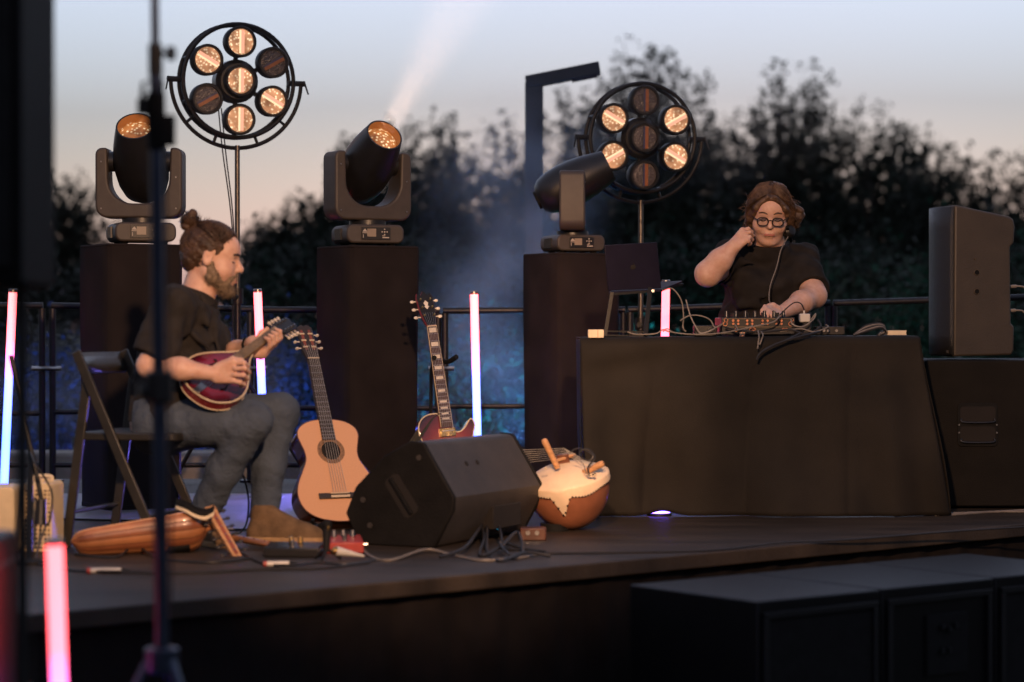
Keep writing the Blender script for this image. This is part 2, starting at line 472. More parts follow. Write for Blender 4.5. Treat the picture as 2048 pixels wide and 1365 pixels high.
def tree(label, px, pytop, hwpx, d, seed, n=9000, mat='leaf_dark', size=0.084, pybot=620, nclump=150, group='trees behind the stage', name='tree'):
    rng = np.random.default_rng(seed)
    top = W(px, pytop, d); base = Vector((top.x, d, -0.8)); hw = hwpx * d / FPX
    zb = W(px, pybot, d).z
    t = thing(name, label, 'tree' if name == 'tree' else 'shrub', base, group=group)
    H = top.z - zb
    limb = MB()
    zt = zb + H * 0.8
    pts = catmull([base, Vector((base.x + rng.normal() * .1, d, zb)), Vector((base.x + rng.normal() * hw * .12, d, (zb + zt) / 2)), Vector((base.x + rng.normal() * hw * .15, d, zt))], 5)
    trunk = MB().tube(pts, [max(0.02, 0.15 * (1 - 0.9 * i / (len(pts) - 1))) * min(1.2, hw) for i in range(len(pts))], 7)
    V_ = []
    # boughs rise from the trunk; feathery twigs with leaves grow all along them
    nb = nclump
    for b_ in range(nb):
        k = rng.random() ** 1.1
        k0 = max(0.0, k - 0.25 - 0.2 * rng.random())
        ww = hw * (0.34 + 1.15 * (1 - k) ** 0.55) * (0.35 + 0.75 * rng.random())
        ang = rng.random() * 2 * math.pi
        tip = np.array((base.x + ww * math.cos(ang), d + ww * math.sin(ang), zb + H * (0.03 + 0.95 * k)))
        s0 = np.array(pts[min(len(pts) - 1, int(5 + 10 * k0))])
        if b_ % 3 == 0: limb.tube([Vector(s0), Vector(s0 * .5 + tip * .5) + Vector((0, 0, -0.08 * hw)), Vector(tip)], [0.035 * hw, 0.018 * hw, 0.006], 4)
        nt_ = 13
        for q in range(nt_):
            f = 0.25 + 0.75 * rng.random()
            o = s0 * (1 - f) + tip * f + np.array((0, 0, -0.3 * f * (1 - f) * hw))
            dv = (tip - s0) / (np.linalg.norm(tip - s0) + 1e-6) * 0.5 + rng.normal(size=3) * 0.55 + np.array((0, 0, 0.45))
            dv /= np.linalg.norm(dv)
            ln = hw * (0.16 + 0.26 * rng.random()) * (1.15 - 0.5 * k)
            m_ = max(2, int(n * 1.7 * (1.0 - 0.80 * k) / (nb * nt_)))
            tt = rng.random(m_) ** 0.8
            V_.append(o + dv * (tt * ln)[:, None] + rng.normal(size=(m_, 3)) * (0.055 * hw * (1.25 - tt))[:, None])
    tr = obj('trunk', trunk, 'bark', t)
    obj('limbs', limb, 'bark', tr)
    p = np.concatenate(V_); n2 = len(p)
    a = rng.normal(size=(n2, 3)); a /= np.linalg.norm(a, axis=1)[:, None]
    b = np.cross(a, rng.normal(size=(n2, 3))); b /= np.linalg.norm(b, axis=1)[:, None]
    s = (size * (0.55 + 0.8 * rng.random(n2)))[:, None]
    v = np.stack([p - a * s, p + b * s * 0.5, p + a * s, p - b * s * 0.5], axis=1).reshape(-1, 3)
    tag(leaf_mesh('crown', v, np.arange(4 * n2).reshape(n2, 4), mat, t), kind='stuff')
    return t
tree('dark leafy tree at far left behind the hanging black box', 120, 335, 120, 52, 1, 8000, pybot=600)
tree('low bushy tree right of the round lamp stand, below pale sky', 555, 430, 100, 50, 2, 8500, pybot=600)
tree('mid-height tree just left of the middle moving head light', 705, 268, 95, 48, 3, 11000)
tree('broad dark tree behind the middle moving head, crowned with sky gaps', 890, 222, 120, 50, 4, 13000)
tree('dense tree behind the smoke at the street lamp post', 1040, 208, 105, 47, 5, 11000)
tree('tallest tree, rising above the right round lamp', 1285, 62, 125, 46, 6, 15000, nclump=190)
tree('tree filling the gap beneath the street lamp arm', 1150, 170, 85, 49, 7, 8000)
tree('tall bushy tree above the woman at the table', 1590, 112, 135, 48, 8, 16000, nclump=190)
tree('round-topped tree right of the tall bushy one', 1745, 185, 110, 50, 9, 12000)
tree('sloping tree above the tall loudspeaker', 1880, 285, 130, 47, 10, 12000)
tree('tree at the far right edge of the picture', 2050, 290, 110, 50, 11, 9000)
tree('lower tree between the round lamp and the bushy tree', 1430, 235, 110, 54, 12, 9000)
tree('young tree in the dip left of the middle moving head', 625, 385, 90, 55, 21, 9000)
tree('tree between the middle moving head and the broad dark tree', 800, 235, 110, 53, 22, 10000)
tree('tree behind the round lamp on the right, left shoulder', 1200, 150, 110, 52, 23, 10000)
tree('tree right of the tallest tree', 1370, 130, 105, 52, 24, 10000)
tree('tree above the head of the person in glasses, left side', 1500, 190, 115, 53, 25, 10000)
tree('tree between the bushy tree and the round-topped tree', 1670, 190, 110, 53, 26, 10000)
tree('tree behind the sloping tree on the right', 1960, 300, 120, 54, 27, 9000)
tree('tree peeping out left of the tall loudspeaker', 1815, 240, 110, 54, 28, 9000)
tree('tree beyond the far left edge of the stage', -160, 320, 150, 50, 31, 9000)
tree('tree farther out to the left beyond the stage', -460, 290, 160, 52, 32, 9000)
tree('tree beyond the far right edge of the stage', 2330, 280, 160, 50, 33, 9000)
def shrub(label, px, pytop, hwpx, d, seed, n=6000, size=0.05):
    rng = np.random.default_rng(seed)
    top = W(px, pytop, d); hw = hwpx * d / FPX
    t = thing('shrub', label, 'shrub', (top.x, d, -0.8), group='hedge shrubs behind the railing')
    H = top.z + 0.8
    cl = []
    for i in range(46):
        k = rng.random()
        q = hw * (1.0 - 0.35 * k ** 2) * (rng.random() * 2 - 1)
        r0 = H * (0.10 + 0.09 * rng.random())
        cl.append((top.x + q, d + rng.normal() * 0.35, -0.75 + (H - 0.1) * k * (0.8 + 0.2 * rng.random()), r0 * 1.2, r0 * 1.2, r0))
    st = MB()
    for i in range(5):
        st.tube([(top.x + rng.normal() * .1, d, -0.8), (top.x + rng.normal() * hw * .3, d, 0.0), (top.x + rng.normal() * hw * .5, d + rng.normal() * .2, top.z - 0.5)], [0.05, 0.03, 0.012], 5)
    obj('stems', st, 'bark', t)
    v, f = leaf_cloud(rng, cl, n, size)
    tag(leaf_mesh('foliage', v, f, 'leaf_mid', t), kind='stuff')
sh = [(-40, 520, 'at the far left edge'), (190, 500, 'behind the folding chair'), (420, 520, 'behind the seated man'), (600, 470, 'just left of the middle plinth'),
      (800, 480, 'behind the middle plinth'), (960, 470, 'behind the pink and blue tube near the electric guitar'), (1120, 480, 'behind the smoky right plinth'),
      (1330, 470, 'behind the laptop'), (1530, 470, 'behind the person in glasses'), (1720, 460, 'left of the tall loudspeaker'), (1930, 470, 'behind the tall loudspeaker'), (2120, 480, 'beyond the far right edge')]
for i, (x, y, w) in enumerate(sh):
    shrub('dense hedge shrub ' + w, x, y, 150, 26 + 2 * math.sin(i * 2.3), 40 + i, 14000, 0.046)

low = [(-90, 'at the far left below the rail'), (110, 'below the rail behind the folding chair'), (330, 'below the rail behind the jeans'), (560, 'below the rail left of the middle plinth'), (760, 'below the rail behind the middle plinth'), (960, 'below the rail behind the pink and blue tube'), (1150, 'below the rail behind the smoky plinth')]
for i, (x, w) in enumerate(low):
    shrub('low hedge bush ' + w, x, 640, 130, 16.6 + 0.4 * math.sin(i * 1.7), 70 + i, 15000, 0.028)
# ================================================================== LIGHTING RIG
EXK = 0.058     # lamp radiance relative to the picture's exposure
def emis(name, c, s, base=(0.1, 0.1, 0.1)):
    m = bpy.data.materials.new(name); m.use_nodes = True
    b = m.node_tree.nodes['Principled BSDF']
    b.inputs['Base Color'].default_value = (*base, 1); b.inputs['Roughness'].default_value = 0.4
    b.inputs['Emission Color'].default_value = (*c, 1); b.inputs['Emission Strength'].default_value = s * EXK
    M[name] = m
    return m
def lens_mat(name, lo, hi, s, scale=90.0, dots=True):
    """glass front of a lit lamp: glowing reflector facets with bright points"""
    m = bpy.data.materials.new(name); m.use_nodes = True
    nt = m.node_tree; n = nt.nodes; l = nt.links
    b = n['Principled BSDF']; b.inputs['Roughness'].default_value = 0.25
    b.inputs['Base Color'].default_value = (*[x * 0.3 for x in lo], 1)
    tc = n.new('ShaderNodeTexCoord')
    vo = n.new('ShaderNodeTexVoronoi'); vo.inputs['Scale'].default_value = scale
    l.new(tc.outputs['Object'], vo.inputs['Vector'])
    r1 = n.new('ShaderNodeValToRGB')
    r1.color_ramp.elements[0].position = 0.05; r1.color_ramp.elements[0].color = (*hi, 1)
    r1.color_ramp.elements[1].position = 0.45; r1.color_ramp.elements[1].color = (*lo, 1)
    l.new(vo.outputs['Distance'], r1.inputs['Fac'])
    ns = n.new('ShaderNodeTexNoise'); ns.inputs['Scale'].default_value = 14
    l.new(tc.outputs['Object'], ns.inputs['Vector'])
    mr = n.new('ShaderNodeMapRange'); mr.inputs['From Min'].default_value = 0.3; mr.inputs['From Max'].default_value = 0.7
    mr.inputs['To Min'].default_value = 0.30 * s * EXK; mr.inputs['To Max'].default_value = 1.7 * s * EXK
    l.new(ns.outputs['Fac'], mr.inputs['Value'])
    l.new(r1.outputs['Color'], b.inputs['Emission Color']); l.new(mr.outputs[0], b.inputs['Emission Strength'])
    M[name] = m
lens_mat('lens_lit', (0.34, 0.155, 0.075), (1.0, 0.74, 0.46), 1.2, 70)
lens_mat('beam_lens', (0.26, 0.09, 0.025), (1.0, 0.74, 0.42), 1.15, 62)
emis('strip_pink', (1.0, 0.42, 0.26), 0.85)
emis('strip_core', (1.0, 0.74, 0.42), 0.95)
emis('hood_glow', (1.0, 0.33, 0.06), 0.10, (0.25, 0.09, 0.03))
mk('strip_off', (0.26, 0.085, 0.020), 0.4, var=0.2, scale=60, bump=0)
mk('strip_off_blue', (0.035, 0.045, 0.10), 0.3, var=0.2, scale=60, bump=0)
mk('lens_off', (0.060, 0.048, 0.044), 0.22, var=0.4, scale=90, bump=0.6, bscale=110)
mk('lcd', (0.26, 0.21, 0.16), 0.3, var=0.05, scale=30, bump=0)
mk('print_white', (0.42, 0.37, 0.31), 0.6, var=0.05, scale=30, bump=0)
mk('plinth_cloth', (0.017, 0.0135, 0.0135), 0.95, var=0.25, scale=5, bump=0.3, bscale=400, spec=0.1)

# ---------------------------------------------------------------- plinths
def plinth(label, px, pyfoot, d, yaw, w=0.36, h=1.19, lean=0.0):
    p = W(px, 800, d)
    t = thing('plinth', label, 'plinth', (p.x, d, 0), yaw, 'black covered plinths')
    def side(u, v):
        a = u * 8
        k = int(a) % 8; f = a - int(a)
        cs = rrect(w, w, 0.02, 1)
        q0 = cs[k]; q1 = cs[(k + 1) % 8]
        s = 0.965 + 0.035 * v + 0.006 * math.sin(v * 7 + k)
        return ((q0[0] + (q1[0] - q0[0]) * f) * s, (q0[1] + (q1[1] - q0[1]) * f) * s, v * (h - 0.012))
    obj('cover', MB().grid(32, 10, side, wrap=True), 'plinth_cloth', t, local=True, smooth=50)
    tp = MB().prism(rrect(w * 0.995, w * 0.995, 0.025, 3), h - 0.016, h)
    obj('top_cover', tp, 'plinth_cloth', t, local=True, bevel=0.007)
    obj('hem', MB().prism(rrect(w * 0.975, w * 0.975, 0.02, 2), 0.0, 0.03), 'plinth_cloth', t, local=True, bevel=0.003)
    return t
PL = [(262, 10.28), (735, 10.50), (1142, 11.55)]
plinth('black cloth-covered plinth behind the seated man', PL[0][0], 1026, PL[0][1], R(32))
plinth('black cloth-covered plinth behind the classical guitar', PL[1][0], 1015, PL[1][1], R(32))
plinth('black cloth-covered plinth standing in smoke left of the table', PL[2][0], 985, PL[2][1], R(30), w=0.37)

# ---------------------------------------------------------------- moving heads
def moving_head(label, px, d, zbase, base_yaw, yoke_yaw, tilt, s=1.0, beam=0):
    p = W(px, 480, d)
    t = thing('moving_head_light', label, 'stage light', (p.x, d, zbase), base_yaw, 'moving head lights on plinths')
    t.scale = (s, s, s)
    # base: stadium-shaped shell, front panel towards -Y
    base = MB().prism(rrect(0.275, 0.086, 0.032, 5), -0.12, 0.12, Tm((0, 0, 0.053)) @ rotx(R(90)))
    b = obj('base', base, 'fixture_shell', t, local=True, bevel=0.008)
    obj('control_panel', MB().box((0.0, -0.1225, 0.054), (0.138, 0.006, 0.056)), 'fixture_dark', b, local=True, bevel=0.001)
    obj('display', MB().box((-0.022, -0.1265, 0.058), (0.042, 0.004, 0.036)), 'lcd', b, local=True)
    logo = MB().prism([(-0.012, 0), (0.012, 0), (0, 0.014)], -0.001, 0.001, Tm((-0.054, -0.1265, 0.062)) @ rotx(R(90)))
    logo.box((-0.054, -0.1262, 0.057), (0.024, 0.002, 0.003)).box((-0.062, -0.1262, 0.042), (0.003, 0.002, 0.015))
    obj('logo', logo, 'print_white', b, local=True)
    bt = MB()
    for k in range(4): bt.cyl((0.040 + 0.012 * math.cos(k * 1.57), -0.125, 0.062 + 0.012 * math.sin(k * 1.57)), (0.040 + 0.012 * math.cos(k * 1.57), -0.129, 0.062 + 0.012 * math.sin(k * 1.57)), 0.0035, n=6)
    bt.cyl((0.040, -0.125, 0.062), (0.040, -0.129, 0.062), 0.004, n=6)
    obj('menu_buttons', bt, 'print_white', b, local=True)
    obj('lettering', MB().box((0.046, -0.1262, 0.036), (0.032, 0.002, 0.005)).box((0.036, -0.1262, 0.044), (0.014, 0.002, 0.003)), 'print_white', b, local=True)
    fins = MB()
    for k in range(7): fins.box((-0.139, 0.05 - k * 0.014, 0.053), (0.010, 0.006, 0.05))
    obj('cooling_fins', fins, 'fixture_dark', b, local=True)
    for sx in (-1, 1):
        for sy in (-1, 1): obj('foot', MB().cyl((sx * 0.09, sy * 0.07, 0.0), (sx * 0.09, sy * 0.07, 0.012), 0.018, n=10), 'rubber', t, local=True)
    obj('turntable', MB().cyl((0, 0, 0.094), (0, 0, 0.118), 0.085, n=24), 'fixture_dark', t, local=True)
    Y = rotz(yoke_yaw)
    # yoke: U outline in XZ extruded in Y
    ow, oh, iw = 0.195, 0.315, 0.138
    out = []
    def arc(cx, cz, r, a0, a1, n=6): return [(cx + r * math.cos(R(a0 + (a1 - a0) * k / n)), cz + r * math.sin(R(a0 + (a1 - a0) * k / n))) for k in range(n + 1)]
    out += arc(-ow + 0.055, 0.055, 0.055, 180, 270)
    out += arc(ow - 0.055, 0.055, 0.055, 270, 360)
    out += arc(ow - 0.03, oh - 0.03, 0.03, 0, 90, 4)
    out += [(iw + 0.004, oh)]
    out += arc(iw - 0.11, 0.175, 0.11, 0, -90, 8)
    out += arc(-iw + 0.11, 0.175, 0.11, 270, 180, 8)
    out += [(-iw - 0.004, oh)]
    out += arc(-ow + 0.03, oh - 0.03, 0.03, 90, 180, 4)
    yk = MB(Y @ Tm((0, 0, 0.118))).prism(out, -0.068, 0.068, rotx(R(90)))
    y = obj('yoke', yk, 'fixture_shell', t, local=True, bevel=0.010, seg=3)
    sc = MB(Y)
    for sx, zz in ((-1, 0.37), (-1, 0.16), (1, 0.16), (1, 0.30)):
        sc.cyl((sx * 0.168, -0.068, zz), (sx * 0.168, -0.0705, zz), 0.004, n=6)
    obj('screw_heads', sc, 'steel', y, local=True)
    for sx in (-1, 1):
        obj('pivot_hub', MB(Y).cyl((sx * 0.118, 0, 0.375), (sx * 0.145, 0, 0.375), 0.046, n=18), 'fixture_dark', y, local=True)
    # head: egg-shaped barrel along its optical axis
    H = Y @ Tm((0, 0, 0.375)) @ rotx(tilt)
    prof = [(0.03, -0.205), (0.07, -0.195), (0.098, -0.165), (0.115, -0.11), (0.1225, -0.04), (0.121, 0.03), (0.112, 0.10), (0.098, 0.165), (0.088, 0.205), (0.086, 0.215), (0.079, 0.215), (0.074, 0.17)]
    hd = obj('head', MB(H).lathe(prof, 32, cap=True), 'fixture_dark', t, local=True, smooth=50)
    obj('rear_vent', MB(H).lathe([(0.05, -0.215), (0.05, -0.2)], 20), 'rubber', hd, local=True)
    obj('hood', MB(H).lathe([(0.0785, 0.2145), (0.074, 0.172)], 32, cap=False), 'hood_glow', hd, local=True, recalc=False)
    ln = MB(H)
    ln.lathe([(0.073, 0.174), (0.06, 0.182), (0.04, 0.188), (0.015, 0.191)], 28)
    obj('lens', ln, 'beam_lens', hd, local=True, smooth=60)
    if beam:
        bl_ = bpy.data.lights.new('beam', 'SPOT'); bl_.energy = beam; bl_.color = (1.0, 0.58, 0.40); bl_.spot_size = R(22); bl_.spot_blend = 0.9; bl_.shadow_soft_size = 0.05
        bo = bpy.data.objects.new('beam_lamp', bl_); col.objects.link(bo); bo.parent = t
        bo.matrix_local = H @ Tm((0, 0, 0.225)) @ rotx(R(180))
    return t
ZP = 1.192
moving_head('moving head stage light left, glowing lens up, half behind a pole', 282, PL[0][1], ZP, R(20), R(-20), R(47))
moving_head('moving head stage light turned to the right, behind the classical guitar', 735, PL[1][1], ZP, R(22), R(8), R(54), beam=360)
moving_head('moving head stage light seen side-on in smoke beside the laptop', 1145, PL[2][1], ZP, R(22), R(66), R(64), s=0.95)

# ---------------------------------------------------------------- seven-lens round lamps
def round_lamp(label, px, py, d, yaw, pitch, lit, s=1.0):
    c = W(px, py, d)
    t = thing('round_stage_lamp', label, 'stage light', c, yaw, 'seven-lens round lamps')
    t.rotation_euler = (pitch, 0, yaw)
    t.scale = (s, s, s)
    A = rotx(R(90))                                   # local XY of rings -> XZ plane, +Z -> -Y (front)
    fr = obj('front_ring', MB(Tm((0, -0.035, 0)) @ A).ring(0.272, 0.0105, 56, 8), 'black_paint', t, local=True)
    bk = obj('back_ring', MB(Tm((0, 0.055, 0)) @ A).ring(0.272, 0.0105, 56, 8), 'black_paint', t, local=True)
    st = MB()
    for k in range(8):
        a = R(22.5 + 45 * k)
        st.cyl((0.272 * math.cos(a), -0.035, 0.272 * math.sin(a)), (0.272 * math.cos(a), 0.055, 0.272 * math.sin(a)), 0.009, n=8)
    obj('ring_struts', st, 'black_paint', t, local=True)
    sp = MB()
    for k in range(6):
        a = R(90 + 60 * k)
        sp.cyl((0.06 * math.cos(a), 0.03, 0.06 * math.sin(a)), (0.272 * math.cos(a), 0.04, 0.272 * math.sin(a)), 0.012, n=8)
    obj('spokes', sp, 'black_paint', t, local=True)
    obj('driver_box', MB(Tm((0, 0.03, 0)) @ A).lathe([(0.095, -0.08), (0.105, -0.05), (0.105, 0.03), (0.085, 0.05)], 28), 'fixture_dark', t, local=True)
    for k in range(7):
        if k == 0: x = z = 0.0
        else:
            a = R(90 + 60 * (k - 1)); x, z = 0.186 * math.cos(a), 0.186 * math.sin(a)
        Mx = Tm((x, -0.02, z)) @ A
        can = obj('lamp_can', MB(Mx).lathe([(0.045, -0.065), (0.066, -0.05), (0.074, -0.02), (0.076, 0.055), (0.072, 0.060), (0.063, 0.060), (0.061, 0.046)], 30), 'black_paint', t, local=True, smooth=45)
        on = k in lit
        obj('lens', MB(Mx).lathe([(0.0615, 0.047), (0.045, 0.0485), (0.02, 0.0495), (0.004, 0.050)], 30), 'lens_lit' if on else 'lens_off', can, local=True, smooth=60)
        ang = {0: 0, 1: 0, 4: 0, 2: 60, 5: 60, 3: -60, 6: -60}[k]
        Q = Mx @ rotz(R(ang))
        obj('lamp_bar', MB(Q).box((-0.0040, 0, 0.0525), (0.008, 0.112, 0.006)), 'strip_core' if on else 'strip_off_blue', can, local=True)
        obj('lamp_bar', MB(Q).box((0.008, 0, 0.0528), (0.016, 0.108, 0.0066)), 'strip_pink' if on else 'strip_off', can, local=True)
    yk = MB(Tm((0, 0.01, 0)) @ A).ring(0.322, 0.010, 40, 8, a0=R(178), a1=R(362))
    y = obj('yoke', yk, 'black_paint', t, local=True)
    for sx in (-1, 1):
        obj('clamp', MB().cyl((sx * 0.255, 0.01, 0), (sx * 0.34, 0.01, 0), 0.014, n=10), 'black_paint', y, local=True)
        obj('clamp_lever', MB().cyl((sx * 0.335, 0.0, 0.012), (sx * 0.352, -0.02, -0.052), 0.005, 0.004, n=6), 'black_paint', y, local=True)
    for k in (-50, -20, 20, 50):
        a = R(270 + k)
        obj('yoke_bracket', MB().cyl((0.272 * math.cos(a), 0.02, 0.272 * math.sin(a)), (0.322 * math.cos(a), 0.01, 0.322 * math.sin(a)), 0.008, n=6), 'black_paint', y, local=True)
    return t, c
mk('stand_metal', (0.10, 0.09, 0.08), 0.35, metal=0.8, var=0.2, scale=30, bump=0.05)
def light_stand(label, x, d, ztop, group, spread=0.42, r=0.0175):
    t = thing('light_stand', label, 'light stand', (x, d, 0), group=group)
    obj('upper_tube', MB().cyl((x, d, ztop * 0.55), (x, d, ztop), r * 0.75, n=12), 'stand_metal', t)
    obj('lower_tube', MB().cyl((x, d, 0.08), (x, d, ztop * 0.57), r, n=12), 'dark_metal', t)
    c = obj('collar', MB().cyl((x, d, ztop * 0.54), (x, d, ztop * 0.585), r * 1.7, n=14), 'black_plastic', t)
    obj('knob', MB().cyl((x, d - r, ztop * 0.56), (x - 0.01, d - 0.06, ztop * 0.56), 0.011, 0.015, n=10), 'black_plastic', c)
    c2 = obj('collar', MB().cyl((x, d, 0.56), (x, d, 0.64), r * 1.8, n=14), 'dark_metal', t)
    obj('knob', MB().cyl((x - r, d, 0.60), (x - 0.07, d - 0.02, 0.60), 0.009, 0.014, n=10), 'black_plastic', c2)
    for k in range(3):
        a = R(30 + 120 * k)
        obj('leg', MB().cyl((x + 0.03 * math.cos(a), d + 0.03 * math.sin(a), 0.58), (x + spread * math.cos(a), d + spread * math.sin(a), 0.012), 0.011, n=8), 'dark_metal', t)
        obj('brace', MB().cyl((x + 0.02 * math.cos(a), d + 0.02 * math.sin(a), 0.17), (x + spread * .6 * math.cos(a), d + spread * .6 * math.sin(a), 0.242), 0.006, n=6), 'dark_metal', t)
    return t
LD1, LD2 = 11.45, 12.35
_, c1 = round_lamp('round seven-lens lamp against the sky on the left', 474, 163, LD1, R(21), R(3), {0, 1, 2, 4, 5}, 1.04)
_, c2 = round_lamp('round seven-lens lamp in front of the trees on the right', 1282, 277, 11.88, R(13), R(2), {2, 6, 3, 5}, 1.04)
st = light_stand('tall stand holding the left round lamp', c1.x, LD1 + 0.01, c1.z - 0.322, 'round lamp stands')
s2 = light_stand('stand of the right round lamp, behind the laptop', c2.x, 11.90, c2.z - 0.322, 'round lamp stands')
# thin cables down from the left lamp
for k, (dx, nm) in enumerate(((-0.10, 'left'), (-0.085, 'right'))):
    pts = catmull([c1 + V(dx, 0.05, -0.13), c1 + V(dx + 0.02, 0.05, -0.34), c1 + V(-0.03 + k * .008, 0.03, -0.72), c1 + V(-0.022, 0.0, -1.1), c1 + V(-0.03, 0.02, -1.75), V(c1.x - 0.1, LD1, 0.02)], 6)
    tag(obj('power_cable', MB().tube(pts, 0.0035, 6), 'cable_black'), 'thin black cable hanging from the left round lamp, %s strand' % nm, 'cable')

# ---------------------------------------------------------------- LED tubes
def tube_mat():
    m = bpy.data.materials.new('led_tube'); m.use_nodes = True
    nt = m.node_tree; n = nt.nodes; l = nt.links; b = n['Principled BSDF']
    b.inputs['Base Color'].default_value = (0.6, 0.6, 0.6, 1); b.inputs['Roughness'].default_value = 0.35
    tc = n.new('ShaderNodeTexCoord'); sx = n.new('ShaderNodeSeparateXYZ'); l.new(tc.outputs['Generated'], sx.inputs[0])
    rp = n.new('ShaderNodeValToRGB'); e = rp.color_ramp.elements
    e[0].position = 0.0; e[0].color = (0.05, 0.10, 1.0, 1)
    e[1].position = 1.0; e[1].color = (1.0, 0.072, 0.08, 1)
    for p, c in ((0.28, (0.035, 0.105, 1.0, 1)), (0.57, (0.07, 0.10, 1.0, 1)), (0.65, (0.60, 0.09, 0.45, 1)), (0.76, (1.0, 0.075, 0.10, 1))):
        q = e.new(p); q.color = c
    l.new(sx.outputs['Z'], rp.inputs['Fac'])
    l.new(rp.outputs['Color'], b.inputs['Emission Color'])
    b.inputs['Emission Strength'].default_value = TUBE_E
    M['led_tube'] = m
TUBE_E = 0.36
tube_mat()
def led_tube(label, top, bot, d, group='LED tubes', z0=None, r=0.0195):
    a = W(top[0], top[1], d); b = W(bot[0], bot[1], d)
    ax = (a - b).normalized()
    zf = 0.0 if z0 is None else z0
    k = (zf + 0.02 - b.z) / ax.z
    foot = b + ax * k
    L = (a - foot).length
    t = thing('led_tube', label, 'LED tube', foot - ax * 0.0, group=group)
    t.location = (foot.x, foot.y, zf)
    Fm = zframe(foot, ax)
    obj('light_tube', MB(Fm).lathe([(r, 0.03), (r, L - 0.012)], 20, cap=True), 'led_tube', t)
    obj('end_cap', MB(Fm).lathe([(r + 0.0012, L - 0.012), (r + 0.0012, L + 0.002), (r * 0.8, L + 0.005)], 20), 'steel', t)
    obj('foot_cap', MB(Fm).lathe([(r + 0.004, -0.005), (r + 0.003, 0.031)], 20), 'black_plastic', t)
    obj('base_plate', MB(Tm((foot.x, foot.y, zf))).lathe([(0.085, 0.0), (0.085, 0.012), (0.04, 0.018)], 24), 'black_plastic', t, bevel=0.002)
    return t
led_tube('glowing pink and blue LED tube at the far left edge', (26, 580), (8, 975), 10.5)
led_tube('glowing LED tube with a steel cap behind the mandolin player', (515, 580), (524, 790), 10.85)
led_tube('glowing pink and blue LED tube behind the electric guitar', (948, 584), (955, 875), 11.0)
led_tube('glowing red-pink LED tube seen through the laptop stand', (1332, 562), (1330, 668), 11.0)
led_tube('large blurred pink LED tube in the near left foreground', (109, 1081), (118, 1365), 5.35, z0=-0.78)

# two LED wash lamps on the ground behind the rail, lighting the hedge
def wash(label, x, y, z, tgt, color, e, size=R(95)):
    t = thing('led_wash_light', label, 'wash light', (x, y, z), group='LED wash lights')
    dv = (Vector(tgt) - Vector((x, y, z + 0.14))).normalized()
    Fm = zframe((x, y, z + 0.14), dv)
    obj('housing', MB(Fm).lathe([(0.05, -0.14), (0.085, -0.10), (0.09, 0.0), (0.082, 0.0), (0.08, -0.02)], 20), 'fixture_dark', t)
    obj('floor_bracket', MB().box((x, y, z + 0.02), (0.20, 0.10, 0.02)), 'black_paint', t, bevel=0.003)
    l = bpy.data.lights.new('wash', 'SPOT'); l.energy = e; l.color = color; l.spot_size = size; l.spot_blend = 0.9; l.shadow_soft_size = 0.08
    o = bpy.data.objects.new('wash_lamp', l); col.objects.link(o); o.parent = t
    o.matrix_parent_inverse = Tm(-Vector(t.location))
    o.location = Vector((x, y, z + 0.14)) + dv * 0.03
    o.rotation_euler = dv.to_track_quat('-Z', 'Y').to_euler()
BLUE = (0.03, 0.11, 1.0); TEAL = (0.0, 0.55, 0.62)
wash('small LED wash light behind the left plinth, lighting the hedge blue', -2.5, 13.9, -0.8, (-2.6, 17, 0.0), BLUE, WASH_B)
wash('small LED wash light behind the middle plinth, lighting the hedge blue', -0.7, 13.9, -0.8, (-0.7, 17, 0.0), BLUE, WASH_B)
wash('small LED wash light behind the right plinth, lighting the hedge teal', 0.45, 14.2, -0.8, (0.0, 24, 1.4), TEAL, WASH_T)
wash('small added LED wash light hidden behind the right plinth, tinting the smoke blue', 0.02, 12.35, 0.0, (0.02, 12.9, 1.4), (0.10, 0.36, 1.0), 4.2, R(110))  # hidden lamp added to turn the smoke blue
wash('small violet LED wash light on the deck behind the middle plinth, lighting the mat', -0.74, 11.3, 0.0, (-1.05, 10.2, 0.05), (0.22, 0.17, 1.0), 7.0, R(100))
wash('small LED wash light behind the table, lighting the hedge teal', 2.2, 14.2, -0.8, (2.6, 24, 1.2), TEAL, WASH_T * 0.45)
# ================================================================== FOREGROUND KIT (in front of the stage, out of focus)
mk('blue_reflection_metal', (0.040, 0.052, 0.085), 0.32, metal=0.7, var=0.2, scale=20, bump=0.05)  # reflected blue light put into the metal's base colour
D1 = 5.4
def PX(d): return d / FPX
# lighting stand in front of the stage
tp = W(309, -60, D1); bt = W(324, 1330, D1)
t = thing('microphone_stand', 'tall dark blurred pole stand with clamps in the left foreground', 'stand', (bt.x, D1, -0.8))
u = PX(D1)
def onp(y): return tp.lerp(bt, (y + 60) / 1390.0)
obj('upper_tube', MB().cyl(tp, onp(150), 8.5 * u, n=14), 'blue_reflection_metal', t)
obj('lower_tube', MB().cyl(onp(100), onp(790), 13 * u, n=14), 'blue_reflection_metal', t)
obj('base_tube', MB().cyl(onp(770), onp(1330), 14.5 * u, n=14), 'blue_reflection_metal', t)
c = obj('collar', MB().cyl(onp(88), onp(152), 14.5 * u, n=14), 'black_plastic', t, bevel=0.003)
k0 = onp(108)
obj('knob', MB().cyl(k0, k0 + V(30 * u, -0.01, 0), 0.006, n=8).cyl(k0 + V(26 * u, -0.01, 0), k0 + V(40 * u, -0.012, 0), 15 * u, 14 * u, n=12), 'black_plastic', c)
c = obj('clamp', MB().cyl(onp(185), onp(300), 19 * u, n=12), 'rubber', t, bevel=0.004)
q = onp(240)
cl = MB().box(q + V(-22 * u, -.01, 26 * u), (26 * u, 0.03, 32 * u)).box(q + V(22 * u, -.01, -22 * u), (34 * u, 0.03, 62 * u)).cyl(q + V(-22 * u, -.01, 30 * u), q + V(-26 * u, -.01, 76 * u), 4 * u, n=6)
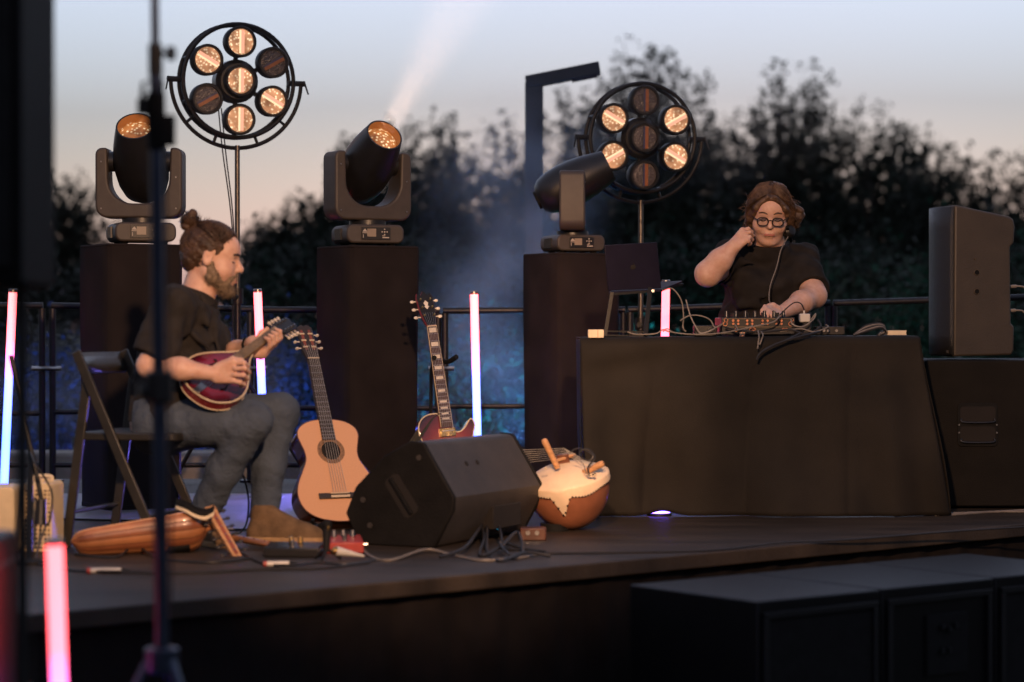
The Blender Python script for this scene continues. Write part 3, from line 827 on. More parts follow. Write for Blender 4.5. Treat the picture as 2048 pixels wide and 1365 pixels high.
obj('cable_clip', cl, 'rubber', c, bevel=0.004)
obj('cable_loop', MB().tube(catmull([onp(180) + V(6 * u, -.02, 0), onp(165) + V(-12 * u, -.03, 0), onp(185) + V(-26 * u, -.03, 0), onp(225) + V(-20 * u, -.03, 0)], 5), 2.2 * u, 6), 'cable_black', c)
c = obj('lower_collar', MB().cyl(onp(742), onp(806), 29 * u, n=16), 'black_plastic', t, bevel=0.006)
obj('knob', MB().cyl(onp(780), onp(780) + V(-0.045, -0.02, 0), 0.014, 0.018, n=10), 'black_plastic', c)
hub = obj('leg_hub', MB().cyl(onp(1295), onp(1345), 34 * u, n=14), 'blue_reflection_metal', t, bevel=0.006)
for k in range(3):
    a = R(200 + 120 * k); h0 = onp(1320)
    obj('leg', MB().cyl(h0 + V(.03 * math.cos(a), .03 * math.sin(a), 0), (h0.x + .46 * math.cos(a), h0.y + .46 * math.sin(a), -0.785), 0.012, n=8), 'blue_reflection_metal', t)
obj('side_cable', MB().tube(catmull([onp(160) + V(16 * u, -.02, 0), onp(420) + V(20 * u, -.02, 0), onp(700) + V(22 * u, -.02, 0), onp(1000) + V(26 * u, -.02, 0), onp(1230) + V(20 * u, -.02, 0)], 6), 3.0 * u, 6), 'cable_black', t)

# hanging black box (loudspeaker on a pole) at the left edge
D2 = 4.7; u2 = PX(D2)
a = W(-330, -330, D2); b = W(38, 573, D2)
t = thing('pole_loudspeaker', 'large black blurred loudspeaker box at the upper left edge', 'loudspeaker', ((a.x + b.x) / 2, D2 + .2, b.z))
mx, mz = (a.x + b.x) / 2, (a.z + b.z) / 2
mk('cabinet_black', (0.003, 0.003, 0.0035), 0.7, spec=0.08, var=0.2, scale=20, bump=0.1)
obj('cabinet', MB().box((mx, D2 + 0.20, mz), (b.x - a.x, 0.36, a.z - b.z)), 'cabinet_black', t, bevel=0.012)
obj('grille', MB().box((mx, D2 + 0.012, mz), ((b.x - a.x) * 0.9, 0.012, (a.z - b.z) * 0.92)), 'rubber', t, bevel=0.004)
pb = W(44, 600, D2 + .2)
t2 = thing('loudspeaker_stand', 'thin dark pole stand under the black box at the left edge', 'stand', (pb.x, D2 + 0.2, -0.8))
obj('pole', MB().cyl((pb.x, D2 + .2, -0.72), (pb.x, D2 + .2, b.z + 0.02), 0.0125, n=12), 'black_paint', t2)
cc = obj('collar', MB().cyl((pb.x, D2 + .2, -0.02), (pb.x, D2 + .2, 0.05), 0.021, n=12), 'black_plastic', t2)
obj('knob', MB().cyl((pb.x - .06, D2 + .2, 0.015), (pb.x, D2 + .2, 0.015), 0.012, n=8), 'black_plastic', cc)
for k in range(3):
    an = R(100 + 120 * k)
    obj('leg', MB().cyl((pb.x, D2 + .2, -0.3), (pb.x + .5 * math.cos(an), D2 + .2 + .5 * math.sin(an), -0.785), 0.011, n=8), 'black_paint', t2)
# black road case in the lower left corner
D3 = 5.0
a = W(-240, 1092, D3); b = W(-45, 1400, D3)
t = thing('road_case', 'black road case in the lower left corner', 'case', ((a.x + b.x) / 2, D3 + .2, -0.8))
zc = (a.z - 0.8) / 2
obj('case_body', MB().box(((a.x + b.x) / 2, D3 + 0.2, zc), (b.x - a.x, 0.4, a.z + 0.8)), 'black_paint', t, bevel=0.01)
obj('lid_edge', MB().box(((a.x + b.x) / 2, D3 + 0.2, a.z - 0.07), (b.x - a.x + 0.008, 0.408, 0.012)), 'dark_metal', t, bevel=0.002)
obj('handle', MB().tube([(b.x - .12, D3 - .003, a.z - .16), (b.x - .12, D3 - .02, a.z - .16), (b.x - .04, D3 - .02, a.z - .16), (b.x - .04, D3 - .003, a.z - .16)], 0.005, 6), 'dark_metal', t)
obj('corner_guard', MB().box((b.x - 0.012, D3 + 0.006, a.z - 0.015), (0.036, 0.022, 0.036)), 'dark_metal', t, bevel=0.004)

# row of subwoofers on the ground in front of the stage
ZT = -0.02
def G(px, py): return F(px, py, ZT)
c0 = G(1515, 1205); c3 = G(2048, 1150)
U = (c3 - c0).normalized(); Vv = Vector((-U.y, U.x, 0))
for k in range(3):
    o0 = c0 + U * (0.548 * k + 0.004 * k)
    names = ('nearest the middle, a plain grille front', 'middle one, with a connector panel', 'right one, cut by the picture edge')
    t = thing('floor_subwoofer', 'black subwoofer in the dark row before the stage, ' + names[k], 'subwoofer', (o0.x, o0.y, -0.8), group='subwoofers in front of the stage')
    Fm = frame(Vector((o0.x, o0.y, -0.8)), U, Vv, Vector((0, 0, 1)))
    hh = ZT + 0.8; w = 0.544; dp = 0.60
    obj('cabinet', MB(Fm).box((w / 2, dp / 2, hh / 2), (w, dp, hh)), 'sub_paint' if 'sub_paint' in M else mk('sub_paint', (0.003, 0.003, 0.0035), 0.42, spec=0.16, var=0.2, scale=8, bump=0.15, bscale=180), t, bevel=0.006)
    fm = MB(Fm)
    for (x0, x1, z0, z1) in ((0.02, w - 0.02, hh - 0.055, hh - 0.035), (0.02, 0.04, 0.03, hh - 0.055), (w - 0.04, w - 0.02, 0.03, hh - 0.055)):
        fm.box(((x0 + x1) / 2, -0.006, (z0 + z1) / 2), (x1 - x0, 0.016, z1 - z0))
    obj('grille_frame', fm, 'black_paint', t, bevel=0.002)
    if k != 1:
        obj('grille', MB(Fm).box((w / 2, -0.003, hh / 2 - 0.02), (w - 0.09, 0.006, hh - 0.09)), 'rubber', t)
    else:
        pn = obj('connector_panel', MB(Fm).box((w * 0.56, -0.004, hh - 0.20), (0.20, 0.010, 0.20)), 'rubber', t, bevel=0.002)
        for (x, z) in ((.50, .14), (.56, .15), (.62, .14), (.50, .22), (.56, .22)): obj('connector', MB(Fm).cyl((w * x, -0.008, hh - z), (w * x, -0.022, hh - z), 0.010, n=10), 'dark_metal', pn)
        obj('round_badge', MB(Fm).ring(0.022, 0.006, 20, 6, Tm((w * 0.60, -0.006, hh - 0.415)) @ rotx(R(90))), 'lamp_grey', t)
        obj('name_plate', MB(Fm).box((w * 0.60, -0.004, hh - 0.475), (0.12, 0.006, 0.018)), 'lamp_grey', t)
# ================================================================== INSTRUMENTS AND STAGE KIT
def burst_mat(name, cen, mid, edge, c, r, rough=0.2):
    """sunburst lacquer: colour by distance from the centre of the plate, in the instrument's own frame"""
    m = bpy.data.materials.new(name); m.use_nodes = True
    nt = m.node_tree; n = nt.nodes; l = nt.links; b = n['Principled BSDF']
    b.inputs['Roughness'].default_value = rough; b.inputs['Coat Weight'].default_value = 0.6
    tc = n.new('ShaderNodeTexCoord'); mp = n.new('ShaderNodeMapping')
    mp.vector_type = 'TEXTURE'
    mp.inputs['Location'].default_value = c; mp.inputs['Scale'].default_value = r
    l.new(tc.outputs['Object'], mp.inputs['Vector'])
    ln = n.new('ShaderNodeVectorMath'); ln.operation = 'LENGTH'; l.new(mp.outputs[0], ln.inputs[0])
    rp = n.new('ShaderNodeValToRGB'); e = rp.color_ramp.elements
    e[0].position = 0.25; e[0].color = (*cen, 1); e[1].position = 1.0; e[1].color = (*edge, 1)
    q = e.new(0.62); q.color = (*mid, 1)
    l.new(ln.outputs['Value'], rp.inputs['Fac'])
    ns = n.new('ShaderNodeTexNoise'); ns.inputs['Scale'].default_value = 18; ns.inputs['Detail'].default_value = 5
    l.new(tc.outputs['Object'], ns.inputs['Vector'])
    mx = n.new('ShaderNodeMixRGB'); mx.blend_type = 'MULTIPLY'; mx.inputs['Fac'].default_value = 0.5
    l.new(rp.outputs['Color'], mx.inputs['Color1']); l.new(ns.outputs['Fac'], mx.inputs['Color2'])
    l.new(mx.outputs[0], b.inputs['Base Color'])
    M[name] = m
def sym(pts, n=6):
    """half outline (y along, half width) -> smooth closed outline"""
    h = catmull([Vector((w, y, 0)) for y, w in pts], n)
    out = [(p.x, p.y) for p in h]
    return out + [(-x, y) for x, y in reversed(out) if abs(x) > 1e-5]
def place(root, o, y, nrm):
    """instrument frame: Y up the neck, Z out of the soundboard"""
    y = Vector(y).normalized(); z = Vector(nrm); z = (z - y * z.dot(y)).normalized(); x = y.cross(z)
    fr = frame(o, x, y, z)
    root.matrix_world = fr
    root.location, rq, _ = fr.decompose(); root.rotation_mode = 'QUATERNION'; root.rotation_quaternion = rq
    return fr
def stuff(o): o['kind'] = 'stuff'; return o
def cable(name, label, pts, r=0.004, mat='cable_black', n=8, group=None):
    return tag(obj(name, MB().tube(catmull(pts, n), r, 6), mat), label, 'cable', group)

# ---------------------------------------------------------------- classical guitar
def classical():
    P0 = W(689, 1043, 9.20); P1 = W(611, 640, 9.62)
    L = (P1 - P0).length; s = L / 0.985
    t = thing('classical_guitar', 'classical guitar with pale orange top leaning on a stand', 'guitar')
    place(t, P0, P1 - P0, (0.46, -1, 0.28)); t.scale = (s, s, s)
    hw = [(0, 0), (0.004, 0.05), (0.022, 0.115), (0.06, 0.165), (0.12, 0.186), (0.18, 0.176), (0.24, 0.146), (0.29, 0.122), (0.33, 0.120), (0.37, 0.130), (0.41, 0.139), (0.445, 0.128), (0.472, 0.092), (0.484, 0.045), (0.487, 0)]
    o = sym(hw)
    obj('body', MB().prism([(x * 0.992, y * 0.992 + 0.002) for x, y in o], -0.098, -0.002), 'rosewood_side', t, local=True, bevel=0.004)
    sb = obj('soundboard', MB().prism(o, -0.002, 0.0015), 'spruce', t, local=True)
    bd = MB()
    bd.tube([Vector((x, y, 0.0)) for x, y in o], 0.0026, 6, closed=True)
    obj('binding', bd, 'dark_wood', sb, local=True)
    hc = (0, 0.335, 0)
    obj('rosette', MB(Tm((0, 0.335, 0.0016))).lathe([(0.062, 0), (0.062, 0.0008), (0.045, 0.0008)], 36, cap=False), 'rosette', sb, local=True)
    obj('sound_hole', MB(Tm((0, 0.335, 0.0017))).lathe([(0.044, 0), (0.044, 0.0005)], 32), 'hole_black', sb, local=True)
    br = obj('bridge', MB().box((0, 0.118, 0.006), (0.19, 0.026, 0.009)), 'ebony', t, local=True, bevel=0.002)
    obj('tie_block', MB().box((0, 0.113, 0.0115), (0.085, 0.010, 0.004)), 'bone', br, local=True)
    obj('saddle', MB().box((0, 0.127, 0.0120), (0.085, 0.004, 0.006)), 'bone', br, local=True)
    obj('neck', MB().hexa([(-0.026, 0.44, -0.026), (0.026, 0.44, -0.026), (0.026, 0.44, 0.001), (-0.026, 0.44, 0.001),
                           (-0.023, 0.79, -0.018), (0.023, 0.79, -0.018), (0.0255, 0.79, 0.001), (-0.0255, 0.79, 0.001)]), 'neck_wood', t, local=True, bevel=0.006)
    fb = obj('fretboard', MB().hexa([(-0.031, 0.385, 0.0016), (0.031, 0.385, 0.0016), (0.031, 0.385, 0.0075), (-0.031, 0.385, 0.0075),
                                (-0.026, 0.785, 0.0016), (0.026, 0.785, 0.0016), (0.026, 0.785, 0.0075), (-0.026, 0.785, 0.0075)]), 'ebony', t, local=True)
    for k in range(1, 19):
        y = 0.785 - 0.65 * (1 - 2 ** (-k / 12.0)); w = 0.026 + 0.005 * (0.785 - y) / 0.4
        if y > 0.39: obj('fret', MB().box((0, y, 0.0082), (2 * w, 0.0024, 0.0016)), 'steel', fb, local=True)
    obj('nut', MB().box((0, 0.787, 0.0065), (0.052, 0.005, 0.010)), 'bone', t, local=True)
    H = Tm((0, 0.79, 0.0)) @ rotx(R(-12))
    hd = MB(H)
    hd.prism([(-0.027, 0), (0.027, 0), (0.036, 0.05), (0.036, 0.18), (0.012, 0.195), (0, 0.188), (-0.012, 0.195), (-0.036, 0.18), (-0.036, 0.05)], -0.017, 0.002)
    h = obj('headstock', hd, 'ebony', t, local=True, bevel=0.003)
    for sx in (-1, 1):
        obj('peg_slot', MB(H).box((sx * 0.018, 0.105, 0.0022), (0.012, 0.115, 0.002)), 'slot_red', h, local=True)
        for k in range(3):
            yy = 0.065 + 0.038 * k
            obj('string_roller', MB(H).cyl((sx * 0.008, yy, 0.002), (sx * 0.030, yy, 0.002), 0.0045, n=8), 'bone', h, local=True)
            obj('tuning_peg', MB(H).cyl((sx * 0.034, yy, -0.008), (sx * 0.048, yy, -0.008), 0.003, n=6).ell((sx * 0.056, yy, -0.010), (0.009, 0.006, 0.010), 10, 6), 'pearl', h, local=True)
    for k in range(6):
        x0, x1 = (k - 2.5) * 0.0115, (k - 2.5) * 0.0083
        obj('string', MB().tube([(x0, 0.127, 0.0155), (x1, 0.788, 0.0120), (x1 * 1.3, 0.86, -0.004)], 0.0009, 4), 'string_pale', t, local=True)
    return t, P0
mk('rosette', (0.20, 0.11, 0.05), 0.4, var=0.5, scale=120, bump=0)
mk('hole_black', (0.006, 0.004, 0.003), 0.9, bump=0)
mk('slot_red', (0.20, 0.05, 0.03), 0.6, bump=0)
mk('string_pale', (0.45, 0.42, 0.36), 0.35, metal=0.4, bump=0)
gt, gp = classical()
# its A-frame stand
t = thing('guitar_stand', 'black folding stand under the classical guitar', 'guitar stand', (gp.x, gp.y, 0), group='guitar stands')
for sx in (-1, 1):
    obj('foot', MB().tube(catmull([V(gp.x + sx * .03, gp.y + .30, .25), V(gp.x + sx * .12, gp.y + .16, .012), V(gp.x + sx * .13, gp.y - .04, .012), V(gp.x + sx * .12, gp.y - .09, .05)], 6), 0.008, 6), 'black_paint', t)
obj('back_leg', MB().tube([V(gp.x, gp.y + .26, .38), V(gp.x, gp.y + .48, .01)], 0.008, 6), 'black_paint', t)
obj('cross_bar', MB().tube([V(gp.x - .10, gp.y + .2, .08), V(gp.x + .10, gp.y + .2, .08)], 0.007, 6), 'black_paint', t)

# ---------------------------------------------------------------- electric guitar
burst_mat('burst_electric', (0.42, 0.13, 0.055), (0.22, 0.03, 0.02), (0.015, 0.006, 0.006), (0.0, 0.17, 0.0), (0.20, 0.25, 1))
def electric():
    P0 = W(914, 994, 9.80); P1 = W(851, 577, 9.98)
    L = (P1 - P0).length; s = L / 0.985
    t = thing('electric_guitar', 'dark red sunburst electric guitar upright on a stand', 'guitar')
    fr = place(t, P0, P1 - P0, (0.42, -1, 0.1)); t.scale = (s, s, s)
    # single-cut body: right side has the cutaway horn
    right = [(0, 0), (0.006, 0.06), (0.04, 0.135), (0.10, 0.165), (0.16, 0.15), (0.21, 0.122), (0.25, 0.118), (0.29, 0.128), (0.325, 0.140), (0.352, 0.132), (0.350, 0.118), (0.318, 0.092), (0.300, 0.066), (0.302, 0.042), (0.325, 0.030)]
    left = [(0.385, 0.030), (0.392, 0.050), (0.385, 0.095), (0.355, 0.128), (0.31, 0.138), (0.26, 0.125), (0.22, 0.122), (0.16, 0.15), (0.10, 0.165), (0.04, 0.135), (0.006, 0.06)]
    o = [(p.x, p.y) for p in catmull([Vector((w, y, 0)) for y, w in right] + [Vector((-w, y, 0)) for y, w in left], 5, closed=True)]
    b = obj('body', MB().prism(o, -0.05, 0.0), 'burst_electric', t, local=True, bevel=0.006, seg=3)
    obj('binding', MB().tube([Vector((x, y, -0.001)) for x, y in o], 0.0032, 6, closed=True), 'bone', b, local=True)
    for y in (0.30, 0.185):
        pk = obj('pickup', MB().box((0, y, 0.006), (0.075, 0.038, 0.014)), 'gold_metal', t, local=True, bevel=0.002)
        obj('pole_pieces', MB().box((0, y + 0.006, 0.0135), (0.058, 0.004, 0.002)), 'steel', pk, local=True)
    obj('bridge', MB().box((0, 0.12, 0.010), (0.085, 0.014, 0.014)), 'gold_metal', t, local=True, bevel=0.002)
    obj('tailpiece', MB().box((0, 0.075, 0.010), (0.09, 0.016, 0.012)), 'gold_metal', t, local=True, bevel=0.004)
    for q in ((0.10, 0.13), (0.125, 0.085), (0.085, 0.075), (0.115, 0.04)):
        obj('control_knob', MB().cyl((q[0], q[1], 0.0), (q[0], q[1], 0.016), 0.012, 0.010, n=12), 'gold_metal', t, local=True)
    obj('neck', MB().hexa([(-0.027, 0.34, -0.022), (0.027, 0.34, -0.022), (0.028, 0.34, 0.004), (-0.028, 0.34, 0.004),
                           (-0.020, 0.80, -0.016), (0.020, 0.80, -0.016), (0.0215, 0.80, 0.004), (-0.0215, 0.80, 0.004)]), 'dark_wood', t, local=True, bevel=0.006)
    fb = obj('fretboard', MB().hexa([(-0.0285, 0.325, 0.0042), (0.0285, 0.325, 0.0042), (0.0285, 0.325, 0.010), (-0.0285, 0.325, 0.010),
                                (-0.022, 0.80, 0.0042), (0.022, 0.80, 0.0042), (0.022, 0.80, 0.010), (-0.022, 0.80, 0.010)]), 'rosewood_board', t, local=True)
    for sx in (-1, 1):
        obj('board_binding', MB().tube([(sx * 0.0292, 0.325, 0.0075), (sx * 0.0226, 0.80, 0.0075)], 0.0018, 5), 'bone', fb, local=True)
    ys = [0.80 - 0.628 * (1 - 2 ** (-k / 12.0)) for k in range(0, 23)]
    for k in range(1, 23):
        w = 0.022 + 0.0065 * (0.80 - ys[k]) / 0.475
        if ys[k] > 0.328: obj('fret', MB().box((0, ys[k], 0.0106), (2 * w, 0.0020, 0.0014)), 'steel', fb, local=True)
    for k in (1, 3, 5, 7, 9, 12, 15, 17, 19, 21):
        ym = (ys[k - 1] + ys[k]) / 2; g = (ys[k - 1] - ys[k]) * 0.62
        if ym > 0.335: obj('inlay', MB().box((0, ym, 0.0103), (0.034, g, 0.0010)), 'pearl', fb, local=True)
    obj('nut', MB().box((0, 0.802, 0.008), (0.043, 0.005, 0.010)), 'bone', t, local=True)
    H = Tm((0, 0.805, 0.002)) @ rotx(R(-15))
    ho = [(-0.022, 0), (0.022, 0), (0.030, 0.03), (0.039, 0.075), (0.041, 0.15), (0.034, 0.172), (0.018, 0.160), (0, 0.185), (-0.018, 0.160), (-0.034, 0.172), (-0.041, 0.15), (-0.039, 0.075), (-0.030, 0.03)]
    h = obj('headstock', MB(H).prism(ho, -0.012, 0.003), 'head_red', t, local=True, bevel=0.002)
    obj('head_face', MB(H).prism([(x * 0.95, y * 0.98 + 0.002) for x, y in ho], 0.0032, 0.0045), 'black_plastic', h, local=True)
    obj('head_inlay', MB(H).prism([(0, 0.085), (0.012, 0.10), (0.006, 0.104), (0.012, 0.118), (0, 0.132), (-0.012, 0.118), (-0.006, 0.104), (-0.012, 0.10)], 0.0047, 0.0055), 'pearl', h, local=True)
    for sx in (-1, 1):
        for k in range(3):
            yy = 0.052 + 0.042 * k
            obj('tuner_post', MB(H).cyl((sx * 0.024, yy, 0.004), (sx * 0.024, yy, 0.016), 0.0045, n=8), 'gold_metal', h, local=True)
            obj('tuning_peg', MB(H).cyl((sx * 0.036, yy, -0.010), (sx * 0.050, yy, -0.010), 0.003, n=6).ell((sx * 0.060, yy, -0.012), (0.011, 0.008, 0.006), 10, 6), 'pearl', h, local=True)
    for k in range(6):
        x0, x1 = (k - 2.5) * 0.0105, (k - 2.5) * 0.0070
        obj('string', MB().tube([(x0, 0.12, 0.020), (x1, 0.803, 0.0140), (x1 * 1.6, 0.87, -0.004)], 0.0007, 4), 'steel', t, local=True)
    return t, P0, fr
mk('rosewood_board', (0.055, 0.026, 0.016), 0.45, var=0.35, scale=14, bump=0.05)
mk('head_red', (0.17, 0.015, 0.022), 0.35, var=0.15, scale=14, bump=0.03)
et, ep, efr = electric()
# stand with a neck yoke
d = 10.02
t = thing('guitar_stand', 'black tubular stand with a neck yoke holding the electric guitar', 'guitar stand', (ep.x, d, 0), group='guitar stands')
a = W(862, 838, d + .02); b = W(863, 745, d + .02); c = W(871, 722, d); e = W(884, 720, d - .02)
obj('stand_tube', MB().tube(catmull([V(ep.x + .0, d + .10, .015), V(a.x, a.y + .05, .25), a, b, c, e], 7), 0.0085, 8), 'black_paint', t)
obj('collar', MB().cyl(a + V(0, 0, -.02), a + V(0, 0, .02), 0.013, n=10), 'steel', t)
y0 = W(872, 716, d - .06); y1 = W(880, 721, d - .02); y2 = W(897, 724, d - .08); y3 = W(913, 714, d - .13)
obj('neck_yoke', MB().tube(catmull([W(868, 716, d - .13), y0, y1, y2, y3], 6), [0.011] * 25, 8), 'rubber', t)
for sx in (-1, 1):
    obj('leg', MB().tube(catmull([V(ep.x, d + .08, .2), V(ep.x + sx * .12, d - .10, .03), V(ep.x + sx * .2, d - .22, .012)], 6), 0.009, 6), 'black_paint', t)
obj('cradle', MB().tube(catmull([V(ep.x - .12, d - .34, .10), V(ep.x - .10, d - .28, .05), V(ep.x, d - .1, .05), V(ep.x + .10, d - .28, .05), V(ep.x + .12, d - .34, .10)], 6), 0.008, 6), 'rubber', t)
# strap hanging from it
def strapf(u, v):
    p = [W(880, 828, 9.86), W(858, 838, 9.84), W(842, 862, 9.80), W(826, 890, 9.78), W(818, 930, 9.78), W(824, 985, 9.82)]
    q = catmull(p, 6); i = v * (len(q) - 1); k = int(min(i, len(q) - 2)); c = q[k].lerp(q[k + 1], i - k)
    return c + V(0.050 * (u - 0.5), 0.02 * math.sin(u * 3.0), 0.022 * (u - 0.5))
so = obj('guitar_strap', MB().grid(5, 26, strapf), 'strap_olive' if 'strap_olive' in M else mk('strap_olive', (0.030, 0.028, 0.020), 0.85, var=0.3, scale=20, bump=0.3), smooth=180)
so.modifiers.new('thick', 'SOLIDIFY').thickness = 0.003
tag(so, 'dark woven strap draped from the electric guitar', 'strap')

# ---------------------------------------------------------------- mandolin in the player's hands
burst_mat('burst_mandolin', (0.34, 0.020, 0.050), (0.20, 0.012, 0.035), (0.010, 0.005, 0.010), (0.0, 0.155, 0.0), (0.135, 0.175, 1), 0.16)
MA_T = W(391, 786, 8.36); MA_H = W(592, 632, 8.82)
def mandolin():
    L = (MA_H - MA_T).length; s = L / 0.68
    t = thing('mandolin', 'dark red burst mandolin with f-holes held by the seated man', 'mandolin')
    fr = place(t, MA_T, MA_H - MA_T, (-0.10, -1, 0.22)); t.scale = (s, s, s)
    hw = [(0, 0), (0.004, 0.04), (0.025, 0.085), (0.07, 0.122), (0.125, 0.134), (0.18, 0.122), (0.235, 0.090), (0.285, 0.052), (0.325, 0.028), (0.35, 0.020), (0.352, 0)]
    o = sym(hw)
    b = obj('body', MB().prism([(x * 0.985, y) for x, y in o], -0.045, -0.001), 'mando_side', t, local=True, bevel=0.004)
    # carved top: low dome
    tp = MB()
    rings = []
    for k, sc in enumerate((1.0, 0.93, 0.8, 0.6, 0.35, 0.08)):
        z = 0.012 * (1 - sc ** 2) ** 1.2
        rings.append([(x * sc, 0.15 + (y - 0.15) * sc, z) for x, y in o])
    n = len(o); vs = [p for r in rings for p in r]; fs = []
    for k in range(len(rings) - 1):
        for i in range(n): fs.append((k * n + i, k * n + (i + 1) % n, (k + 1) * n + (i + 1) % n, (k + 1) * n + i))
    fs.append(tuple(range((len(rings) - 1) * n, len(rings) * n)))
    top = obj('top_plate', (vs, fs), 'burst_mandolin', t, local=True, smooth=60)
    obj('binding', MB().tube([Vector((x, y, 0.0)) for x, y in o], 0.0036, 6, closed=True), 'bone', b, local=True)
    obj('binding', MB().tube([Vector((x * .985, y, -0.045)) for x, y in o], 0.003, 6, closed=True), 'bone', b, local=True)
    for sx in (-1, 1):
        pts = catmull([V(sx * .060, .085, .0125), V(sx * .068, .10, .0125), V(sx * .062, .125, .0130), V(sx * .052, .155, .0130), V(sx * .046, .182, .0120), V(sx * .053, .198, .0100), V(sx * .060, .190, .0098)], 5)
        rr = [0.0045 if i < 3 or i > len(pts) - 4 else 0.0030 for i in range(len(pts))]
        obj('f_hole', MB().tube(pts, rr, 6), 'hole_black', top, local=True)
    obj('bridge', MB().box((0, 0.135, 0.020), (0.10, 0.010, 0.016)), 'ebony', t, local=True, bevel=0.002)
    obj('tailpiece', MB().box((0, 0.025, 0.012), (0.03, 0.055, 0.004)), 'steel', t, local=True, bevel=0.001)
    pg = obj('pickguard', MB().prism([(0.018, 0.15), (0.055, 0.17), (0.06, 0.21), (0.03, 0.29), (0.02, 0.29)], 0.018, 0.020), 'black_plastic', t, local=True)
    obj('neck', MB().hexa([(-0.02, 0.30, -0.02), (0.02, 0.30, -0.02), (0.021, 0.30, 0.016), (-0.021, 0.30, 0.016), (-0.014, 0.535, -0.012), (0.014, 0.535, -0.012), (0.0155, 0.535, 0.010), (-0.0155, 0.535, 0.010)]), 'dark_wood', t, local=True, bevel=0.005)
    fb = obj('fretboard', MB().hexa([(-0.0225, 0.225, 0.0185), (0.0225, 0.225, 0.0185), (0.0225, 0.225, 0.024), (-0.0225, 0.225, 0.024), (-0.0165, 0.535, 0.0105), (0.0165, 0.535, 0.0105), (0.0165, 0.535, 0.016), (-0.0165, 0.535, 0.016)]), 'board_tan', t, local=True)
    for k in range(1, 21):
        y = 0.535 - 0.35 * (1 - 2 ** (-k / 12.0))
        if y > 0.23:
            w = 0.0165 + 0.006 * (0.535 - y) / 0.31; z = 0.016 + 0.008 * (0.535 - y) / 0.31
            obj('fret', MB().box((0, y, z + 0.0006), (2 * w, 0.0016, 0.0014)), 'gold_metal', fb, local=True)
    obj('nut', MB().box((0, 0.538, 0.012), (0.031, 0.005, 0.010)), 'bone', t, local=True)
    H = Tm((0, 0.54, 0.004)) @ rotx(R(-14))
    h = obj('headstock', MB(H).prism([(-0.018, 0), (0.018, 0), (0.034, 0.02), (0.034, 0.115), (0.018, 0.13), (0, 0.122), (-0.018, 0.13), (-0.034, 0.115), (-0.034, 0.02)], -0.012, 0.003), 'black_plastic', t, local=True, bevel=0.002)
    for sx in (-1, 1):
        obj('tuner_plate', MB(H).box((sx * 0.030, 0.066, -0.014), (0.010, 0.095, 0.003)), 'steel', h, local=True)
        for k in range(4):
            yy = 0.03 + 0.024 * k
            obj('tuner_post', MB(H).cyl((sx * 0.022, yy, 0.003), (sx * 0.022, yy, 0.014), 0.0035, n=8), 'steel', h, local=True)
            obj('tuning_peg', MB(H).cyl((sx * 0.034, yy, -0.012), (sx * 0.046, yy, -0.012), 0.0025, n=6).ell((sx * 0.053, yy, -0.012), (0.008, 0.006, 0.007), 8, 6), 'pearl', h, local=True)
    for k in range(4):
        x0, x1 = (k - 1.5) * 0.0120, (k - 1.5) * 0.0075
        for q in (-1, 1):
            obj('string', MB().tube([(x0 + q * .0012, 0.05, 0.016), (x0 + q * .0012, 0.135, 0.030), (x1 + q * .001, 0.538, 0.0185)], 0.0006, 4), 'steel', t, local=True)
    return t, fr, s
mk('mando_side', (0.16, 0.018, 0.020), 0.25, var=0.3, scale=10, bump=0.02, coat=0.4)
mk('board_tan', (0.20, 0.135, 0.065), 0.4, var=0.35, scale=30, bump=0.1)  # tan brown fretboard colour
mt, MFR, MS = mandolin()
def MP(x, y, z): return MFR @ Vector((x * MS, y * MS, z * MS))

# ---------------------------------------------------------------- folding chair
BR = Vector((-1.62, 8.50, 0))            # near rear foot region
chair_yaw = R(-14)
cx = Vector((math.cos(chair_yaw), math.sin(chair_yaw), 0)); cy = Vector((-cx.y, cx.x, 0))
CH0 = W(128, 1092, 8.47); CH0.z = 0
t = thing('folding_chair', 'black folding chair the seated man sits on', 'chair', CH0)
mk('chair_paint', (0.020, 0.018, 0.014), 0.38, var=0.2, scale=20, bump=0.06)
def C(x, y, z): return CH0 + cx * x + cy * y + V(0, 0, z)
for y in (0.0, 0.43):
    bm_ = MB()
    def bar(a, b, w=0.036, th=0.016):
        a = C(*a); b = C(*b); ax = (b - a).normalized(); z = cy; x = ax; yv = z.cross(x)
        bm_.box(((b - a).length / 2, 0, 0), ((b - a).length, w, th), frame(a, x, yv, z))
    bm_ = MB(); bar((0.05, y, 0.73), (0.38, y, 0.0)); obj('front_leg', bm_, 'chair_paint', t, bevel=0.003)
    bm_ = MB(); bar((0.085, y + 0.02, 0.62), (0.0, y + 0.02, 0.0)); obj('rear_leg', bm_, 'chair_paint', t, bevel=0.003)
sf = frame(C(0.24, 0.215, 0.415), cx, cy, V(0, 0, 1))
obj('seat', MB(sf).prism(rrect(0.40, 0.40, 0.03, 4), -0.014, 0.014), 'chair_paint', t, bevel=0.005)
def back(u, v):
    return C(0.068 - 0.03 * math.sin(math.pi * u) - v * 0.035, 0.02 + 0.39 * u, 0.645 + v * 0.075)
bk = obj('backrest', MB().grid(12, 3, back), 'chair_paint', t, smooth=180); bk.modifiers.new('thick', 'SOLIDIFY').thickness = 0.014
obj('seat_rail', MB().cyl(C(0.33, 0.0, 0.12), C(0.33, 0.43, 0.12), 0.008, n=8), 'chair_paint', t)
obj('rear_stretcher', MB().cyl(C(0.018, 0.02, 0.13), C(0.018, 0.45, 0.13), 0.008, n=8), 'chair_paint', t)

